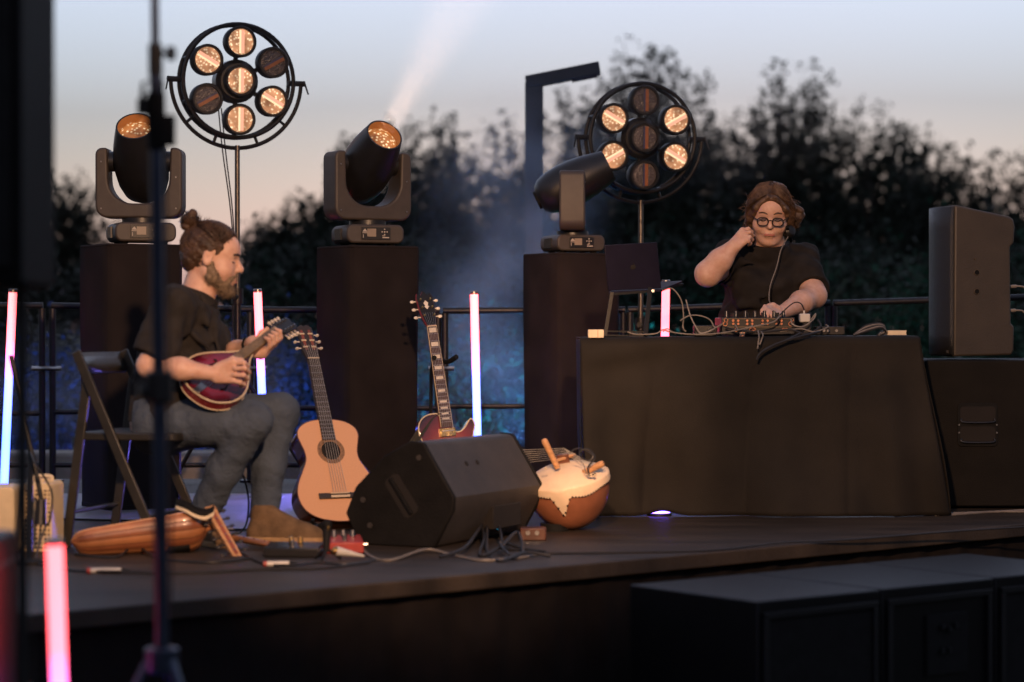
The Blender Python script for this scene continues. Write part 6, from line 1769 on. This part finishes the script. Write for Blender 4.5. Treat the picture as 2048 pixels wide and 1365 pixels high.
S.wrinkle(0.010, 30, 3, 4); S.wrinkle(0.005, 80, 4)
nb = np.array(MH.p(-0.022, 0, -0.045)) - P(386, 622, 8.67); nb /= np.linalg.norm(nb)
S.cut(P(394, 596, 8.67), nb + np.array([0.40, 0, 0.1]), P(398, 590, 8.67), 0.16)
S.cut(P(320, 838, 8.66), (0.05, 0, -1))
shirt = S.build('shirt', 'black_fabric_shirt', man, 1)
# collar: stand of cloth round the neck, open at the front
def collar(u, v):
    a = R(-158) + R(316) * u
    c = Vector(P(392, 601, 8.67)).lerp(Vector(P(400, 577, 8.672)), 0.85 * v)
    ax = Vector(nb); x = Vector((1, 0, -0.25)); x = (x - ax * x.dot(ax)).normalized(); y = ax.cross(x)
    rr = 0.079 - 0.006 * v
    drop = -0.035 * max(0, math.cos(R(180) - abs(a)) * -1) * v
    return c + (x * -math.cos(a) * rr * 1.05 + y * math.sin(a) * rr) + V(0, 0, -0.030 * (abs(a) / R(158)) ** 4)
co = obj('collar', MB().grid(30, 5, collar), 'black_fabric_shirt', shirt, smooth=180); co.modifiers.new('thick', 'SOLIDIFY').thickness = 0.005
def lapel(sy):
    def f(u, v):
        a = Vector(P(412, 596, 8.67 + sy * .045)); b = Vector(P(428, 608, 8.67 + sy * .03)); c = Vector(P(408, 618, 8.67 + sy * .075))
        d = Vector(P(398, 590, 8.67 + sy * .075))
        return (d.lerp(a, u)).lerp(c.lerp(b, u), v) + V(0.012 * math.sin(u * 3.1), 0, 0)
    return f
for sy in (-1, 1):
    q = obj('collar_flap', MB().grid(5, 5, lapel(sy)), 'black_fabric_shirt', shirt, smooth=180); q.modifiers.new('thick', 'SOLIDIFY').thickness = 0.004
# jeans
S = Sculpt(W(240, 1060, 8.25) - V(0, .05, 0), W(620, 770, 9.0) + V(0.02, .02, 0.02), 0.0048)
S.ell(P(325, 842, 8.66), (0.160, 0.190, 0.135), k=0.05)
S.chain([hip_r, (hip_r + kn_r) / 2 + np.array([0, 0, .006], np.float32), kn_r], [0.104, 0.088, 0.072], 0.04)
S.chain([kn_r, (kn_r + an_r) / 2 + np.array([-.012, 0, 0], np.float32), an_r], [0.070, 0.064, 0.055], 0.03)
S.chain([hip_l, (hip_l + kn_l) / 2, kn_l], [0.104, 0.088, 0.072], 0.04)
S.chain([kn_l, (kn_l + an_l) / 2 + np.array([-.014, 0, 0], np.float32), an_l], [0.070, 0.062, 0.056], 0.03)
for K, A in ((kn_r, an_r), (kn_l, an_l)):           # folds behind the knee and rings of cloth at the ankle
    for f in ():
        c = K + (A - K) * f; v = np.array([0.06 + .01 * math.sin(f * 30), 0.02, -.02 * math.sin(f * 40)], np.float32)
        S.cone(c - v, c + v, 0.026, k=0.03)
rngj = np.random.default_rng(3)
def creases(K, A, side, f0, f1, m, r0=0.0055):
    ax = (A - K) / np.linalg.norm(A - K)
    pe = np.cross(ax, np.array([0, 1, 0], np.float32)); pe /= np.linalg.norm(pe)
    for i in range(m):
        f = f0 + (f1 - f0) * (i + .5) / m; c = K + (A - K) * f
        rr = 0.060 + (0.050 - 0.060) * f
        sl = rngj.normal() * .02
        a = c + pe * side * rr * 0.2 + np.array([0, -rr * .95, 0]) + ax * sl; b = c + pe * side * rr * 1.0 + np.array([0, -rr * .25, 0]) + ax * (rngj.normal() * .018)
        S.cone(a, b, r0, r0 * .8, 0.014)
creases(kn_r, an_r, 1, 0.02, 0.34, 4); creases(kn_r, an_r, 1, 0.62, 1.0, 5); creases(kn_r, an_r, -1, 0.70, 1.0, 4)
creases(kn_l, an_l, 1, 0.04, 0.30, 3); creases(kn_l, an_l, 1, 0.70, 1.0, 4); creases(kn_l, an_l, -1, 0.72, 1.0, 4)
creases(hip_r, kn_r, 1, 0.05, 0.35, 3, .010)
S.wrinkle(0.0022, 95, 5)
S.cut(an_l + np.array([0, 0, -0.012], np.float32), (0.05, 0, -1), an_l, 0.14)
S.cut(an_r + np.array([0, 0, -0.010], np.float32), (0, 0, -1), an_r, 0.14)
S.cut(P(300, 792, 8.66), (-0.1, 0, 1), P(300, 792, 8.66), 0.22)
jeans = S.build('jeans', 'denim', man, 1)
# shoes
def shoe(A, heel, toe, nm):
    heel = Vector(heel); toe = Vector(toe); d = (toe - heel); L = d.length; x = d.normalized(); z = Vector((0, 0, 1)); z = (z - x * z.dot(x)).normalized(); y = z.cross(x)
    S = Sculpt(np.minimum(heel, toe) - 0.10, np.maximum(heel, toe) + 0.17, 0.0042)
    at = lambda a, b, c: heel + x * a * L + y * b + z * c
    S.cone(at(.14, 0, .050), at(.16, 0, .105), 0.041, 0.043, 0.03)
    S.chain([at(.14, 0, .045), at(.45, 0, .046), at(.75, 0, .034), at(.90, 0, .027)], [0.038, 0.042, 0.038, 0.027], 0.03)
    S.cone(at(.20, 0, .115), at(.58, 0, .062), 0.036, 0.030, 0.03)
    S.cone(at(.08, 0, .02), at(.9, 0, .018), 0.038, 0.036, 0.03)
    S.cut(at(0, 0, .010), -z); S.cut(at(.15, 0, .142), z)
    sh = S.build('shoe', 'suede', man, 2)
    o = [(p.x, p.y) for p in catmull([V(-.045 * L, 0, 0), V(.01 * L, -.044, 0), V(.3 * L, -.047, 0), V(.7 * L, -.054, 0), V(.95 * L, -.040, 0), V(1.05 * L, 0, 0), V(.95 * L, .040, 0), V(.7 * L, .054, 0), V(.3 * L, .047, 0), V(.01 * L, .044, 0)], 5, closed=True)]
    obj('sole', MB(frame(heel, x, y, z)).prism(o, 0.0, 0.022), 'sole_tan', sh, bevel=0.003)
    for k in range(3):
        a = at(.40 + .08 * k, -.026, .100 - .014 * k); b = at(.42 + .08 * k, .026, .100 - .014 * k)
        obj('lace', MB().tube([a, (a + b) / 2 + z * .010, b], 0.0022, 5), 'sole_tan', sh)
hl = F(502, 1084); tl_ = F(642, 1086); shoe(an_l, hl, tl_, 'l')
hr = W(396, 1088, 8.69); hr.z = 0.0; tr_ = W(446, 1090, 8.47); tr_.z = 0.0; shoe(an_r, hr, tr_, 'r')
# hair, bun, beard, brow
lo = np.array(MH.o) - 0.17; hi = np.array(MH.o) + 0.19
S = Sculpt(lo, hi, 0.0034)
MH.ell(S, (-0.014, 0, 0.033), (0.106, 0.083, 0.095), 0.01)
S.cut(MH.p(0.068, 0, 0.088), MH.f * 0.62 - MH.u * 0.62)
for y in (-1, 1): MH.cone(S, (0.030, y * .070, 0.040), (0.018, y * .074, 0.012), 0.012, 0.006, 0.01)
MH.ell(S, (-0.068, 0, -0.018), (0.040, 0.064, 0.050), 0.03)
MH.cone(S, (-0.070, 0, 0.092), (-0.092, 0, 0.112), 0.024, 0.020, 0.02)
S.wrinkle(0.0022, 150, 8)
hair = S.build('hair', 'hair_dark', man, 1)
S = Sculpt(lo, hi, 0.0034)
MH.ell(S, (-0.102, 0, 0.112), (0.032, 0.034, 0.034), 0.01)
MH.cone(S, (-0.098, -.01, 0.140), (-0.116, -.01, 0.088), 0.016, 0.015, 0.01)
S.wrinkle(0.004, 120, 9)
obj_bun = S.build('hair_bun', 'hair_dark', hair, 1)
rng = np.random.default_rng(5)
for k in range(14):
    a = MH.p(-0.070 + rng.normal() * .016, rng.normal() * .014, 0.106); b = a + (MH.u * (0.03 + 0.02 * rng.random()) + MH.f * rng.normal() * .022 + MH.l * rng.normal() * .02)
    obj('loose_strand', MB().tube([a, a.lerp(b, .5) + MH.f * .004, b], [0.0016, 0.0012, 0.0006], 4), 'hair_dark', hair)
S = Sculpt(lo, hi, 0.0034)
for y in (-1, 1):
    MH.cone(S, (0.004, y * .058, -0.028), (0.018, y * .056, -0.066), 0.018, 0.024, 0.02)
    MH.cone(S, (0.018, y * .054, -0.066), (0.068, y * .022, -0.104), 0.024, 0.022, 0.02)
    MH.cone(S, (0.094, y * .006, -0.048), (0.080, y * .034, -0.062), 0.0085, 0.010, 0.008)
    MH.cone(S, (0.080, y * .034, -0.062), (0.072, y * .034, -0.09), 0.010, 0.014, 0.01)
MH.ell(S, (0.076, 0, -0.106), (0.027, 0.030, 0.024), 0.02)
MH.cone(S, (0.104, -0.016, -0.066), (0.104, 0.016, -0.066), 0.0085, k=0.004, op='s')
S.wrinkle(0.0016, 200, 12)
beard = S.build('beard', 'beard_grey', man, 1)
for y in (-1, 1):
    obj('eyebrow', MB().tube(catmull([MH.p(.0935, y * .012, .0225), MH.p(.0905, y * .030, .028), MH.p(.0755, y * .050, .022)], 5), [.003] + [.0046] * 9 + [.0025], 6), 'hair_dark', man)
    obj('eyelash', MB().tube(catmull([MH.p(.0835, y * .020, -.003), MH.p(.0850, y * .033, -.0055), MH.p(.0785, y * .046, -.002)], 5), 0.0024, 6), 'eye_dark', man)
obj('lips', MB().tube(catmull([MH.p(.0985, -.015, -.0705), MH.p(.1025, 0, -.0715), MH.p(.0985, .015, -.0705)], 5), 0.0052, 6), 'skin_lip', man)
# watch strap on the far wrist
ax = (Vector(wr_l) - Vector(el_l)).normalized()
tag(obj('wrist_watch', MB(zframe(Vector(wr_l) - ax * .028, ax)).ring(0.030, 0.005, 28, 8, flat=1.6), 'rubber'), 'black watch band on the man\'s far wrist', 'watch')

HC_, HR_ = (-0.014, 0, 0.033), (0.106, 0.083, 0.095)
rng = np.random.default_rng(77); cv = []
for i in range(520):
    y = -0.083 + 0.166 * rng.random()
    a = rng.random()
    # from the hairline (forehead, temples, nape) back up to the bun
    if a < 0.72: st_ = (0.068 - 0.75 * max(0, abs(y) - .02) + rng.normal() * .008, y, 0.10 - 0.9 * max(0, abs(y) - .03) + rng.normal() * .006)
    else: st_ = (-0.05 + rng.normal() * .02, y * .8, -0.055 + rng.normal() * .01)
    en = (-0.082, y * .12, 0.098)
    pts_ = []
    for f in (0.0, 0.25, 0.5, 0.75):
        q = tuple(st_[k] * (1 - f) + en[k] * f for k in range(3))
        pts_.append(on_ell(MH, HC_, HR_, q, 0.0015 + 0.003 * rng.random()))
    pts_.append((en[0] + rng.normal() * .006, en[1] + rng.normal() * .006, en[2] + rng.normal() * .006))
    cv.append(pts_)
for i in range(90):                     # strands wound round the bun
    a0 = rng.random() * 6.28; tl = rng.normal() * .6; rr = 0.034 + rng.normal() * .003
    cv.append([(-0.102 + rr * math.cos(a0 + t_) * math.cos(tl), rr * math.sin(a0 + t_), 0.112 + rr * math.cos(a0 + t_) * math.sin(tl) + .004 * t_) for t_ in (0, .6, 1.2, 1.9, 2.6)])
strands('hair_strands', MH, 'hair_dark', hair, cv, 0.0013)
surface_hairs('beard_hairs', beard, 'beard_grey', beard, 1500, 0.009, tuple(MH.u * -0.6 + MH.f * 0.15), 9)
# ------------------------------------------------------------------ the person in glasses behind the table
WD = 10.72
wom = thing('person', 'person in glasses and black t-shirt working the mixer behind the table', 'person', (W(1530, 800, WD).x, WD + .1, 0))
WHd = Head(W(1540, 427, 10.64), (-0.10, -1, -0.42), (0.02, -0.30, 1), 1.06)
q_shr, q_elr, q_wrr = P(1462, 522, 10.74), P(1416, 548, 10.52), P(1470, 490, 10.50)
q_shl, q_ell, q_wrl = P(1604, 522, 10.74), P(1628, 592, 10.58), P(1562, 626, 10.30)
def wt(S, g):
    S.ell(P(1532, 556, 10.78), (0.185 + g, 0.140 + g, 0.150 + g), k=0.06)
    S.ell(P(1530, 640, 10.78), (0.205 + g, 0.175 + g, 0.190 + g), k=0.07)
    for x in (1500, 1562): S.ell(P(x, 572, 10.66), (0.085 + g, 0.085 + g, 0.085 + g), k=0.06)
    S.cone(q_shr, q_shl, 0.068 + g, k=0.06)
    S.ell(P(1536, 508, 10.75), (0.115 + g, 0.095 + g, 0.065 + g), k=0.06)
S = Sculpt(np.array((0.80, 10.10, -0.01)), np.array((1.62, 11.12, 1.56)), 0.0046)
wt(S, -0.026)
S.ell(P(1530, 735, 10.86), (0.21, 0.19, 0.15), k=0.06)
for sx in (-1, 1):
    x0 = W(1530, 740, 10.8).x
    S.chain([np.array((x0 + sx * .10, 10.84, .56), np.float32), np.array((x0 + sx * .13, 10.42, .52), np.float32), np.array((x0 + sx * .13, 10.46, .09), np.float32), np.array((x0 + sx * .13, 10.30, .045), np.float32)], [0.105, 0.072, 0.046, 0.036], 0.05)
S.chain([q_shr, q_elr], [0.066, 0.058], 0.03)
S.chain([q_elr, (q_elr * .55 + q_wrr * .45), q_wrr], [0.055, 0.052, 0.032], 0.03)
S.chain([q_shl, q_ell], [0.066, 0.056], 0.03)
S.chain([q_ell, (q_ell * .6 + q_wrl * .4), q_wrl], [0.054, 0.050, 0.030], 0.03)
S.chain([P(1537, 510, 10.74), P(1538, 488, 10.70), WHd.p(-0.022, 0, -0.05)], [0.078, 0.066, 0.062], 0.03)
WHd.face(S, 0.55)
WHd.ell(S, (0.040, 0, -0.100), (0.040, 0.046, 0.030), 0.03)       # fuller chin
wn_ = lambda x, y, d: Vector(W(x, y, d))
# right hand, curled at the neck
hand(S, Vector(q_wrr), wn_(1490, 470, 10.50), wn_(1492, 480, 10.49) - wn_(1482, 460, 10.52),
     [[wn_(1485, 461, 10.52), wn_(1497, 458, 10.52), wn_(1504, 464, 10.545), wn_(1502, 470, 10.56)],
      [wn_(1489, 467, 10.50), wn_(1500, 465, 10.50), wn_(1506, 471, 10.53), wn_(1503, 477, 10.55)],
      [wn_(1491, 475, 10.49), wn_(1500, 474, 10.49), wn_(1505, 480, 10.52), wn_(1501, 484, 10.54)],
      [wn_(1490, 482, 10.485), wn_(1497, 483, 10.485), wn_(1501, 488, 10.51), wn_(1497, 491, 10.53)]],
     [wn_(1478, 470, 10.53), wn_(1486, 464, 10.56), wn_(1494, 466, 10.58)], w=0.036, r=0.0098)
# left hand over the mixer knobs
hand(S, Vector(q_wrl), wn_(1544, 622, 10.22), wn_(1552, 632, 10.20) - wn_(1538, 614, 10.25),
     [[wn_(1540, 617, 10.23), wn_(1530, 613, 10.20), wn_(1524, 621, 10.17), wn_(1523, 629, 10.16)],
      [wn_(1541, 620, 10.215), wn_(1533, 618, 10.18), wn_(1529, 625, 10.15), wn_(1528, 632, 10.14)],
      [wn_(1545, 624, 10.205), wn_(1539, 623, 10.17), wn_(1536, 629, 10.145), wn_(1535, 635, 10.135)],
      [wn_(1550, 627, 10.20), wn_(1546, 627, 10.17), wn_(1544, 632, 10.15), wn_(1543, 637, 10.14)]],
     [wn_(1556, 618, 10.27), wn_(1546, 611, 10.26), wn_(1536, 612, 10.25)], w=0.036, r=0.0098)
wb = S.build('body', 'skin', wom)
# t-shirt
S = Sculpt(np.array((0.80, 10.30, 0.50)), np.array((1.62, 11.12, 1.28)), 0.0050)
wt(S, 0.008)
S.ell(P(1530, 722, 10.84), (0.225, 0.20, 0.14), k=0.06)
v = q_elr - q_shr; S2 = S.like(); S2.chain([q_shr, q_elr * .8 + q_shr * .2], [0.088, 0.082], 0.04); S2.cut(q_shr + v * 0.62, v); S.merge(S2, 0.04)
v = q_ell - q_shl; S2 = S.like(); S2.chain([q_shl, q_ell], [0.086, 0.080], 0.04); S2.cut(q_shl + v * 0.80, v); S.merge(S2, 0.04)
S.cone(P(1535, 508, 10.72), P(1537, 494, 10.70), 0.088, 0.080, 0.03)
for a, b, r0 in (((1585, 520, 10.66), (1560, 600, 10.60), .014), ((1600, 545, 10.66), (1572, 585, 10.62), .014), ((1470, 545, 10.64), (1510, 600, 10.60), .014), ((1470, 575, 10.62), (1540, 600, 10.57), .013), ((1570, 500, 10.66), (1545, 545, 10.62), .010), ((1480, 610, 10.60), (1590, 618, 10.60), .012), ((1610, 540, 10.68), (1640, 570, 10.62), .012), ((1470, 520, 10.64), (1525, 530, 10.60), .010)):
    S.cone(P(*a), P(*b), r0, r0 * .6, 0.035)
S.wrinkle(0.010, 28, 21, 4); S.wrinkle(0.004, 70, 22)
S.cut(P(1536, 488, 10.70), (0.0, -0.25, 1), P(1537, 480, 10.70), 0.13)
S.cut(P(1530, 700, 10.84) + np.array([0, 0, -0.06], np.float32), (0, 0, -1))
tee = S.build('t_shirt', 'tee_cotton', wom, 1)
S = Sculpt(np.array((0.80, 10.25, 0.03)), np.array((1.62, 11.12, 0.76)), 0.0065)
S.ell(P(1530, 735, 10.86), (0.222, 0.20, 0.14), k=0.06)
for sx in (-1, 1):
    S.chain([np.array((x0 + sx * .10, 10.84, .56), np.float32), np.array((x0 + sx * .13, 10.42, .52), np.float32), np.array((x0 + sx * .13, 10.46, .09), np.float32)], [0.118, 0.085, 0.062], 0.05)
S.wrinkle(0.003, 50, 31)
S.build('trousers', 'black_cloth', wom, 1)
for sx in (-1, 1):
    S = Sculpt(np.array((x0 + sx * .13 - .09, 10.16, -.01)), np.array((x0 + sx * .13 + .09, 10.60, .16)), 0.006)
    S.chain([np.array((x0 + sx * .13, 10.48, .05), np.float32), np.array((x0 + sx * .13, 10.28, .035), np.float32)], [0.048, 0.040], 0.03)
    S.cut((x0, 10.4, 0.002), (0, 0, -1))
    S.build('shoe', 'rubber', wom, 1)
# hair: bob parted in the middle, flicked out on her left
lo = np.array(WHd.o) - 0.20; hi = np.array(WHd.o) + 0.20
S = Sculpt(lo, hi, 0.0034)
WHd.ell(S, (-0.016, 0, 0.034), (0.106, 0.088, 0.097), 0.01)
S.cut(WHd.p(0.072, 0, 0.085), WHd.f * 0.80 - WHd.u * 0.36)
for y in (-1, 1):
    WHd.cone(S, (0.070, y * .014, 0.100), (0.062, y * .064, 0.045), 0.010, 0.013, 0.02)
    WHd.cone(S, (0.062, y * .064, 0.045), (0.030, y * .080, -0.020), 0.013, 0.016, 0.02)
    WHd.cone(S, (0.020, y * .082, 0.02), (0.014, y * .086, -0.050), 0.026, 0.021, 0.02)
    WHd.cone(S, (-0.04, y * .072, 0.02), (-0.045, y * .080, -0.06), 0.036, 0.030, 0.03)
WHd.cone(S, (-0.08, -.03, 0.0), (-0.085, -.03, -0.06), 0.036, 0.030, 0.04)
WHd.cone(S, (-0.08, .03, 0.0), (-0.085, .03, -0.06), 0.036, 0.030, 0.04)
for a, b, r0 in (((-0.02, .088, -.005), (-0.02, .125, -.018), .026), ((-0.02, .122, -.020), (-0.015, .112, -.055), .024), ((-0.03, .12, .000), (-0.03, .145, -.012), .014), ((-.02, .10, .03), (-.02, .135, .012), .016)):
    WHd.cone(S, a, b, r0, r0 * .8, 0.015)
S.wrinkle(0.0020, 150, 28)
whair = S.build('hair', 'hair_brown', wom, 1)
rng = np.random.default_rng(15); cv = []
for i in range(620):
    sd = -1 if rng.random() < 0.5 else 1
    x = 0.070 - 0.15 * rng.random()
    back = max(0.0, min(1.0, (0.03 - x) / 0.10))
    top = on_ell(WHd, (-0.016, 0, 0.034), (0.106, 0.088, 0.097), (x, 0.004 + 0.006 * sd + rng.normal() * .003, 0.13), 0.006)
    o_ = 0.006 + 0.006 * rng.random()
    m1 = on_ell(WHd, (-0.016, 0, 0.034), (0.106, 0.088, 0.097), (x * .98 + .004, sd * 0.055, 0.10), o_)
    m2 = (x * .62 - .004 + rng.normal() * .006, sd * (0.094 - 0.010 * back + o_), 0.030 + rng.normal() * .01)
    fl = 0.030 * (1 if sd > 0 else 0.15) * rng.random()
    m3 = (x * .50 - .012 + rng.normal() * .01, sd * (0.100 - 0.012 * back + fl * .4), -0.020 + rng.normal() * .012)
    en = (x * .45 - .015 + rng.normal() * .014, sd * (0.092 + fl * 1.5 + rng.normal() * .006), -0.058 + rng.normal() * .016 + fl * .6)
    if back > .6:
        m2 = (-0.095, sd * 0.05 * rng.random(), 0.04); m3 = (-0.108, sd * 0.05 * rng.random(), -0.01); en = (-0.10 + rng.normal() * .008, sd * .06 * rng.random(), -.07)
    cv.append([top, m1, m2, m3, en])
for i in range(60):                     # wisps that stand off the outline
    sd = -1 if rng.random() < 0.3 else 1
    a = (0.0 + rng.normal() * .03, sd * (0.07 + .03 * rng.random()), 0.07 - .11 * rng.random())
    b = (a[0] + rng.normal() * .01, a[1] + sd * (0.015 + .03 * rng.random()), a[2] + rng.normal() * .02)
    cv.append([a, tuple((a[k] + b[k]) / 2 + (0.006 if k == 2 else 0) for k in range(3)), b])
strands('hair_strands', WHd, 'hair_brown', whair, cv, 0.0013)
for y in (-1, 1):
    obj('eyebrow', MB().tube(catmull([WHd.p(.0935, y * .013, .0285), WHd.p(.0905, y * .031, .0345), WHd.p(.0760, y * .051, .027)], 5), [.0028] + [.0040] * 9 + [.002], 6), 'hair_brown', wom)
    obj('eyelash', MB().tube(catmull([WHd.p(.0835, y * .019, -.003), WHd.p(.0855, y * .033, -.006), WHd.p(.0785, y * .047, -.002)], 5), 0.0026, 6), 'eye_dark', wom)
obj('lips', MB().tube(catmull([WHd.p(.0965, -.023, -.0670), WHd.p(.1030, -.008, -.0650), WHd.p(.1030, .008, -.0650), WHd.p(.0965, .023, -.0670)], 5), [0.0022] + [0.0056] * 14 + [0.0022], 6), 'skin_lip', wom)
# glasses
t = thing('glasses', 'dark round-framed glasses on the face behind the mixer', 'glasses', WHd.p(.10, 0, 0))
G = frame(WHd.p(0.1085, 0, -0.002), WHd.l * WHd.s, WHd.u * WHd.s, WHd.f * WHd.s)
for y in (-1, 1):
    o = rrect(0.047, 0.037, 0.0165, 6, y * 0.0325, 0)
    fm = obj('rim', MB(G).tube([Vector((a, b, -0.10 * abs(a) ** 1.5)) for a, b in o], 0.0030, 6, closed=True), 'eye_dark', t)
    gl = obj('pane', MB(G).prism([(a * 1.0, b) for a, b in o], -0.0025, -0.0015), 'glass_clear' if 'glass_clear' in M else None or mk('glass_clear', (1, 1, 1), 0.05, bump=0, var=0), fm)
    obj('temple', MB(G).tube([(y * .058, .008, -.006), (y * .078, .008, -.04), (y * .083, .004, -.115)], 0.0028, 6), 'eye_dark', t)
obj('bridge', MB(G).tube(catmull([V(-.0095, .004, 0), V(0, .0085, .001), V(.0095, .004, 0)], 4), 0.0024, 6), 'eye_dark', t)
gm = M['glass_clear']; n = gm.node_tree.nodes; l = gm.node_tree.links
b = n['Principled BSDF']; tr = n.new('ShaderNodeBsdfTransparent'); mx = n.new('ShaderNodeMixShader'); mx.inputs[0].default_value = 0.10
gs = n.new('ShaderNodeBsdfGlossy'); gs.inputs['Roughness'].default_value = 0.02
l.new(tr.outputs[0], mx.inputs[1]); l.new(gs.outputs[0], mx.inputs[2]); l.new(mx.outputs[0], n['Material Output'].inputs['Surface'])
# headphones round the neck with their cord down to the mixer
t = thing('headphones', 'black headphones hanging round the neck behind the mixer', 'headphones', W(1560, 480, 10.6))
obj('headband', MB().tube(catmull([W(1573, 455, 10.58), W(1580, 470, 10.66), W(1578, 490, 10.80), W(1540, 498, 10.86), W(1500, 490, 10.80), W(1496, 475, 10.68)], 6), 0.008, 8), 'rubber', t)
cu = W(1580, 462, 10.62)
e_ = obj('ear_cup', MB(zframe(cu, (0.6, -0.75, 0.2))).lathe([(0.018, -0.02), (0.029, -0.012), (0.031, 0.004), (0.022, 0.014), (0.010, 0.016)], 22), 'black_plastic', t)
obj('cushion', MB(zframe(cu, (0.6, -0.75, 0.2))).ring(0.022, 0.010, 24, 8, Tm((0, 0, -.02))), 'rubber', e_)
obj('ear_cup', MB(zframe(W(1497, 480, 10.63), (-0.6, -0.75, 0.2))).lathe([(0.020, -0.02), (0.032, -0.012), (0.034, 0.004), (0.024, 0.014)], 22), 'black_plastic', t)
obj('cord', MB().tube(catmull([W(1576, 474, 10.58), W(1562, 500, 10.55), W(1553, 535, 10.52), W(1541, 570, 10.48), W(1538, 595, 10.45), W(1540, 606, 10.40), W(1548, 625, 10.16), W(1552, 640, 10.05)], 8), 0.0026, 6), 'cable_grey', t)
# stool hidden behind the table
t = thing('stool', 'black stool behind the table under the person in glasses', 'stool', (x0, 10.9, 0))
obj('seat', MB(Tm((x0, 10.9, 0))).lathe([(0.17, 0.425), (0.18, 0.44), (0.18, 0.47), (0.165, 0.48)], 24), 'rubber', t)
for k in range(4):
    an = R(45 + 90 * k)
    obj('leg', MB().cyl((x0 + .12 * math.cos(an), 10.9 + .12 * math.sin(an), .43), (x0 + .19 * math.cos(an), 10.9 + .19 * math.sin(an), 0), 0.012, n=8), 'dark_metal', t)
# ================================================================== STAGE SMOKE AND LIGHT BEAM
def smoke():
    m = bpy.data.materials.new('stage_smoke'); m.use_nodes = True
    nt = m.node_tree; n = nt.nodes; l = nt.links; n.clear()
    out = n.new('ShaderNodeOutputMaterial'); pv = n.new('ShaderNodeVolumePrincipled')
    pv.inputs['Color'].default_value = (0.86, 0.90, 0.95, 1); pv.inputs['Anisotropy'].default_value = 0.1
    geo = n.new('ShaderNodeNewGeometry')
    def blob(c, r, amp):
        mp = n.new('ShaderNodeMapping'); mp.vector_type = 'TEXTURE'
        mp.inputs['Location'].default_value = c; mp.inputs['Scale'].default_value = r
        l.new(geo.outputs['Position'], mp.inputs['Vector'])
        ln = n.new('ShaderNodeVectorMath'); ln.operation = 'LENGTH'; l.new(mp.outputs[0], ln.inputs[0])
        mr = n.new('ShaderNodeMapRange'); mr.interpolation_type = 'SMOOTHSTEP'
        mr.inputs['From Min'].default_value = 1.0; mr.inputs['From Max'].default_value = 0.15; mr.inputs['To Min'].default_value = 0.0; mr.inputs['To Max'].default_value = amp
        l.new(ln.outputs['Value'], mr.inputs['Value'])
        return mr.outputs[0]
    c1 = W(1030, 430, 12.9); c2 = W(960, 640, 12.8); c3 = W(1150, 300, 13.0)
    s1 = blob(c1, (0.66, 0.75, 0.90), 0.70); s2 = blob(c2, (0.60, 0.75, 0.6), 0.35); s3 = blob(c3, (0.45, 0.6, 0.4), 0.25); s4 = blob(W(330, 800, 12.9), (1.5, 0.7, 0.62), 0.60); s5 = blob(W(940, 800, 12.8), (0.7, 0.6, 0.6), 0.5)
    a1 = n.new('ShaderNodeMath'); a1.operation = 'ADD'; l.new(s1, a1.inputs[0]); l.new(s2, a1.inputs[1])
    a2 = n.new('ShaderNodeMath'); a2.operation = 'ADD'; l.new(a1.outputs[0], a2.inputs[0]); l.new(s3, a2.inputs[1])
    for q_ in (s4, s5):
        a3 = n.new('ShaderNodeMath'); a3.operation = 'ADD'; l.new(a2.outputs[0], a3.inputs[0]); l.new(q_, a3.inputs[1]); a2 = a3
    ns = n.new('ShaderNodeTexNoise'); ns.inputs['Scale'].default_value = 2.2; ns.inputs['Detail'].default_value = 3
    l.new(geo.outputs['Position'], ns.inputs['Vector'])
    nr = n.new('ShaderNodeMapRange'); nr.inputs['From Min'].default_value = 0.35; nr.inputs['From Max'].default_value = 0.68
    l.new(ns.outputs['Fac'], nr.inputs['Value'])
    mu = n.new('ShaderNodeMath'); mu.operation = 'MULTIPLY'; l.new(a2.outputs[0], mu.inputs[0]); l.new(nr.outputs[0], mu.inputs[1])
    sz = n.new('ShaderNodeSeparateXYZ'); l.new(geo.outputs['Position'], sz.inputs[0])
    hz = n.new('ShaderNodeMapRange'); hz.interpolation_type = 'SMOOTHSTEP'        # a thin veil that hangs above head height
    hz.inputs['From Min'].default_value = 1.45; hz.inputs['From Max'].default_value = 1.75; hz.inputs['To Max'].default_value = 0.005
    l.new(sz.outputs['Z'], hz.inputs['Value'])
    th = n.new('ShaderNodeMath'); th.operation = 'ADD'
    l.new(hz.outputs[0], th.inputs[1]); l.new(mu.outputs[0], th.inputs[0])
    l.new(th.outputs[0], pv.inputs['Density'])
    l.new(pv.outputs[0], out.inputs['Volume'])
    try: m.cycles.volume_step_rate = 3.0
    except Exception: pass
    M['stage_smoke'] = m
smoke()
x0_, x1_ = -3.2, 1.5
sm = obj('smoke', MB().box(((x0_ + x1_) / 2, 11.2, 1.66), (x1_ - x0_, 5.4, 3.3)), 'stage_smoke', smooth=0)
tag(sm, 'thin bluish stage smoke drifting round the right plinth', 'smoke', kind='stuff')
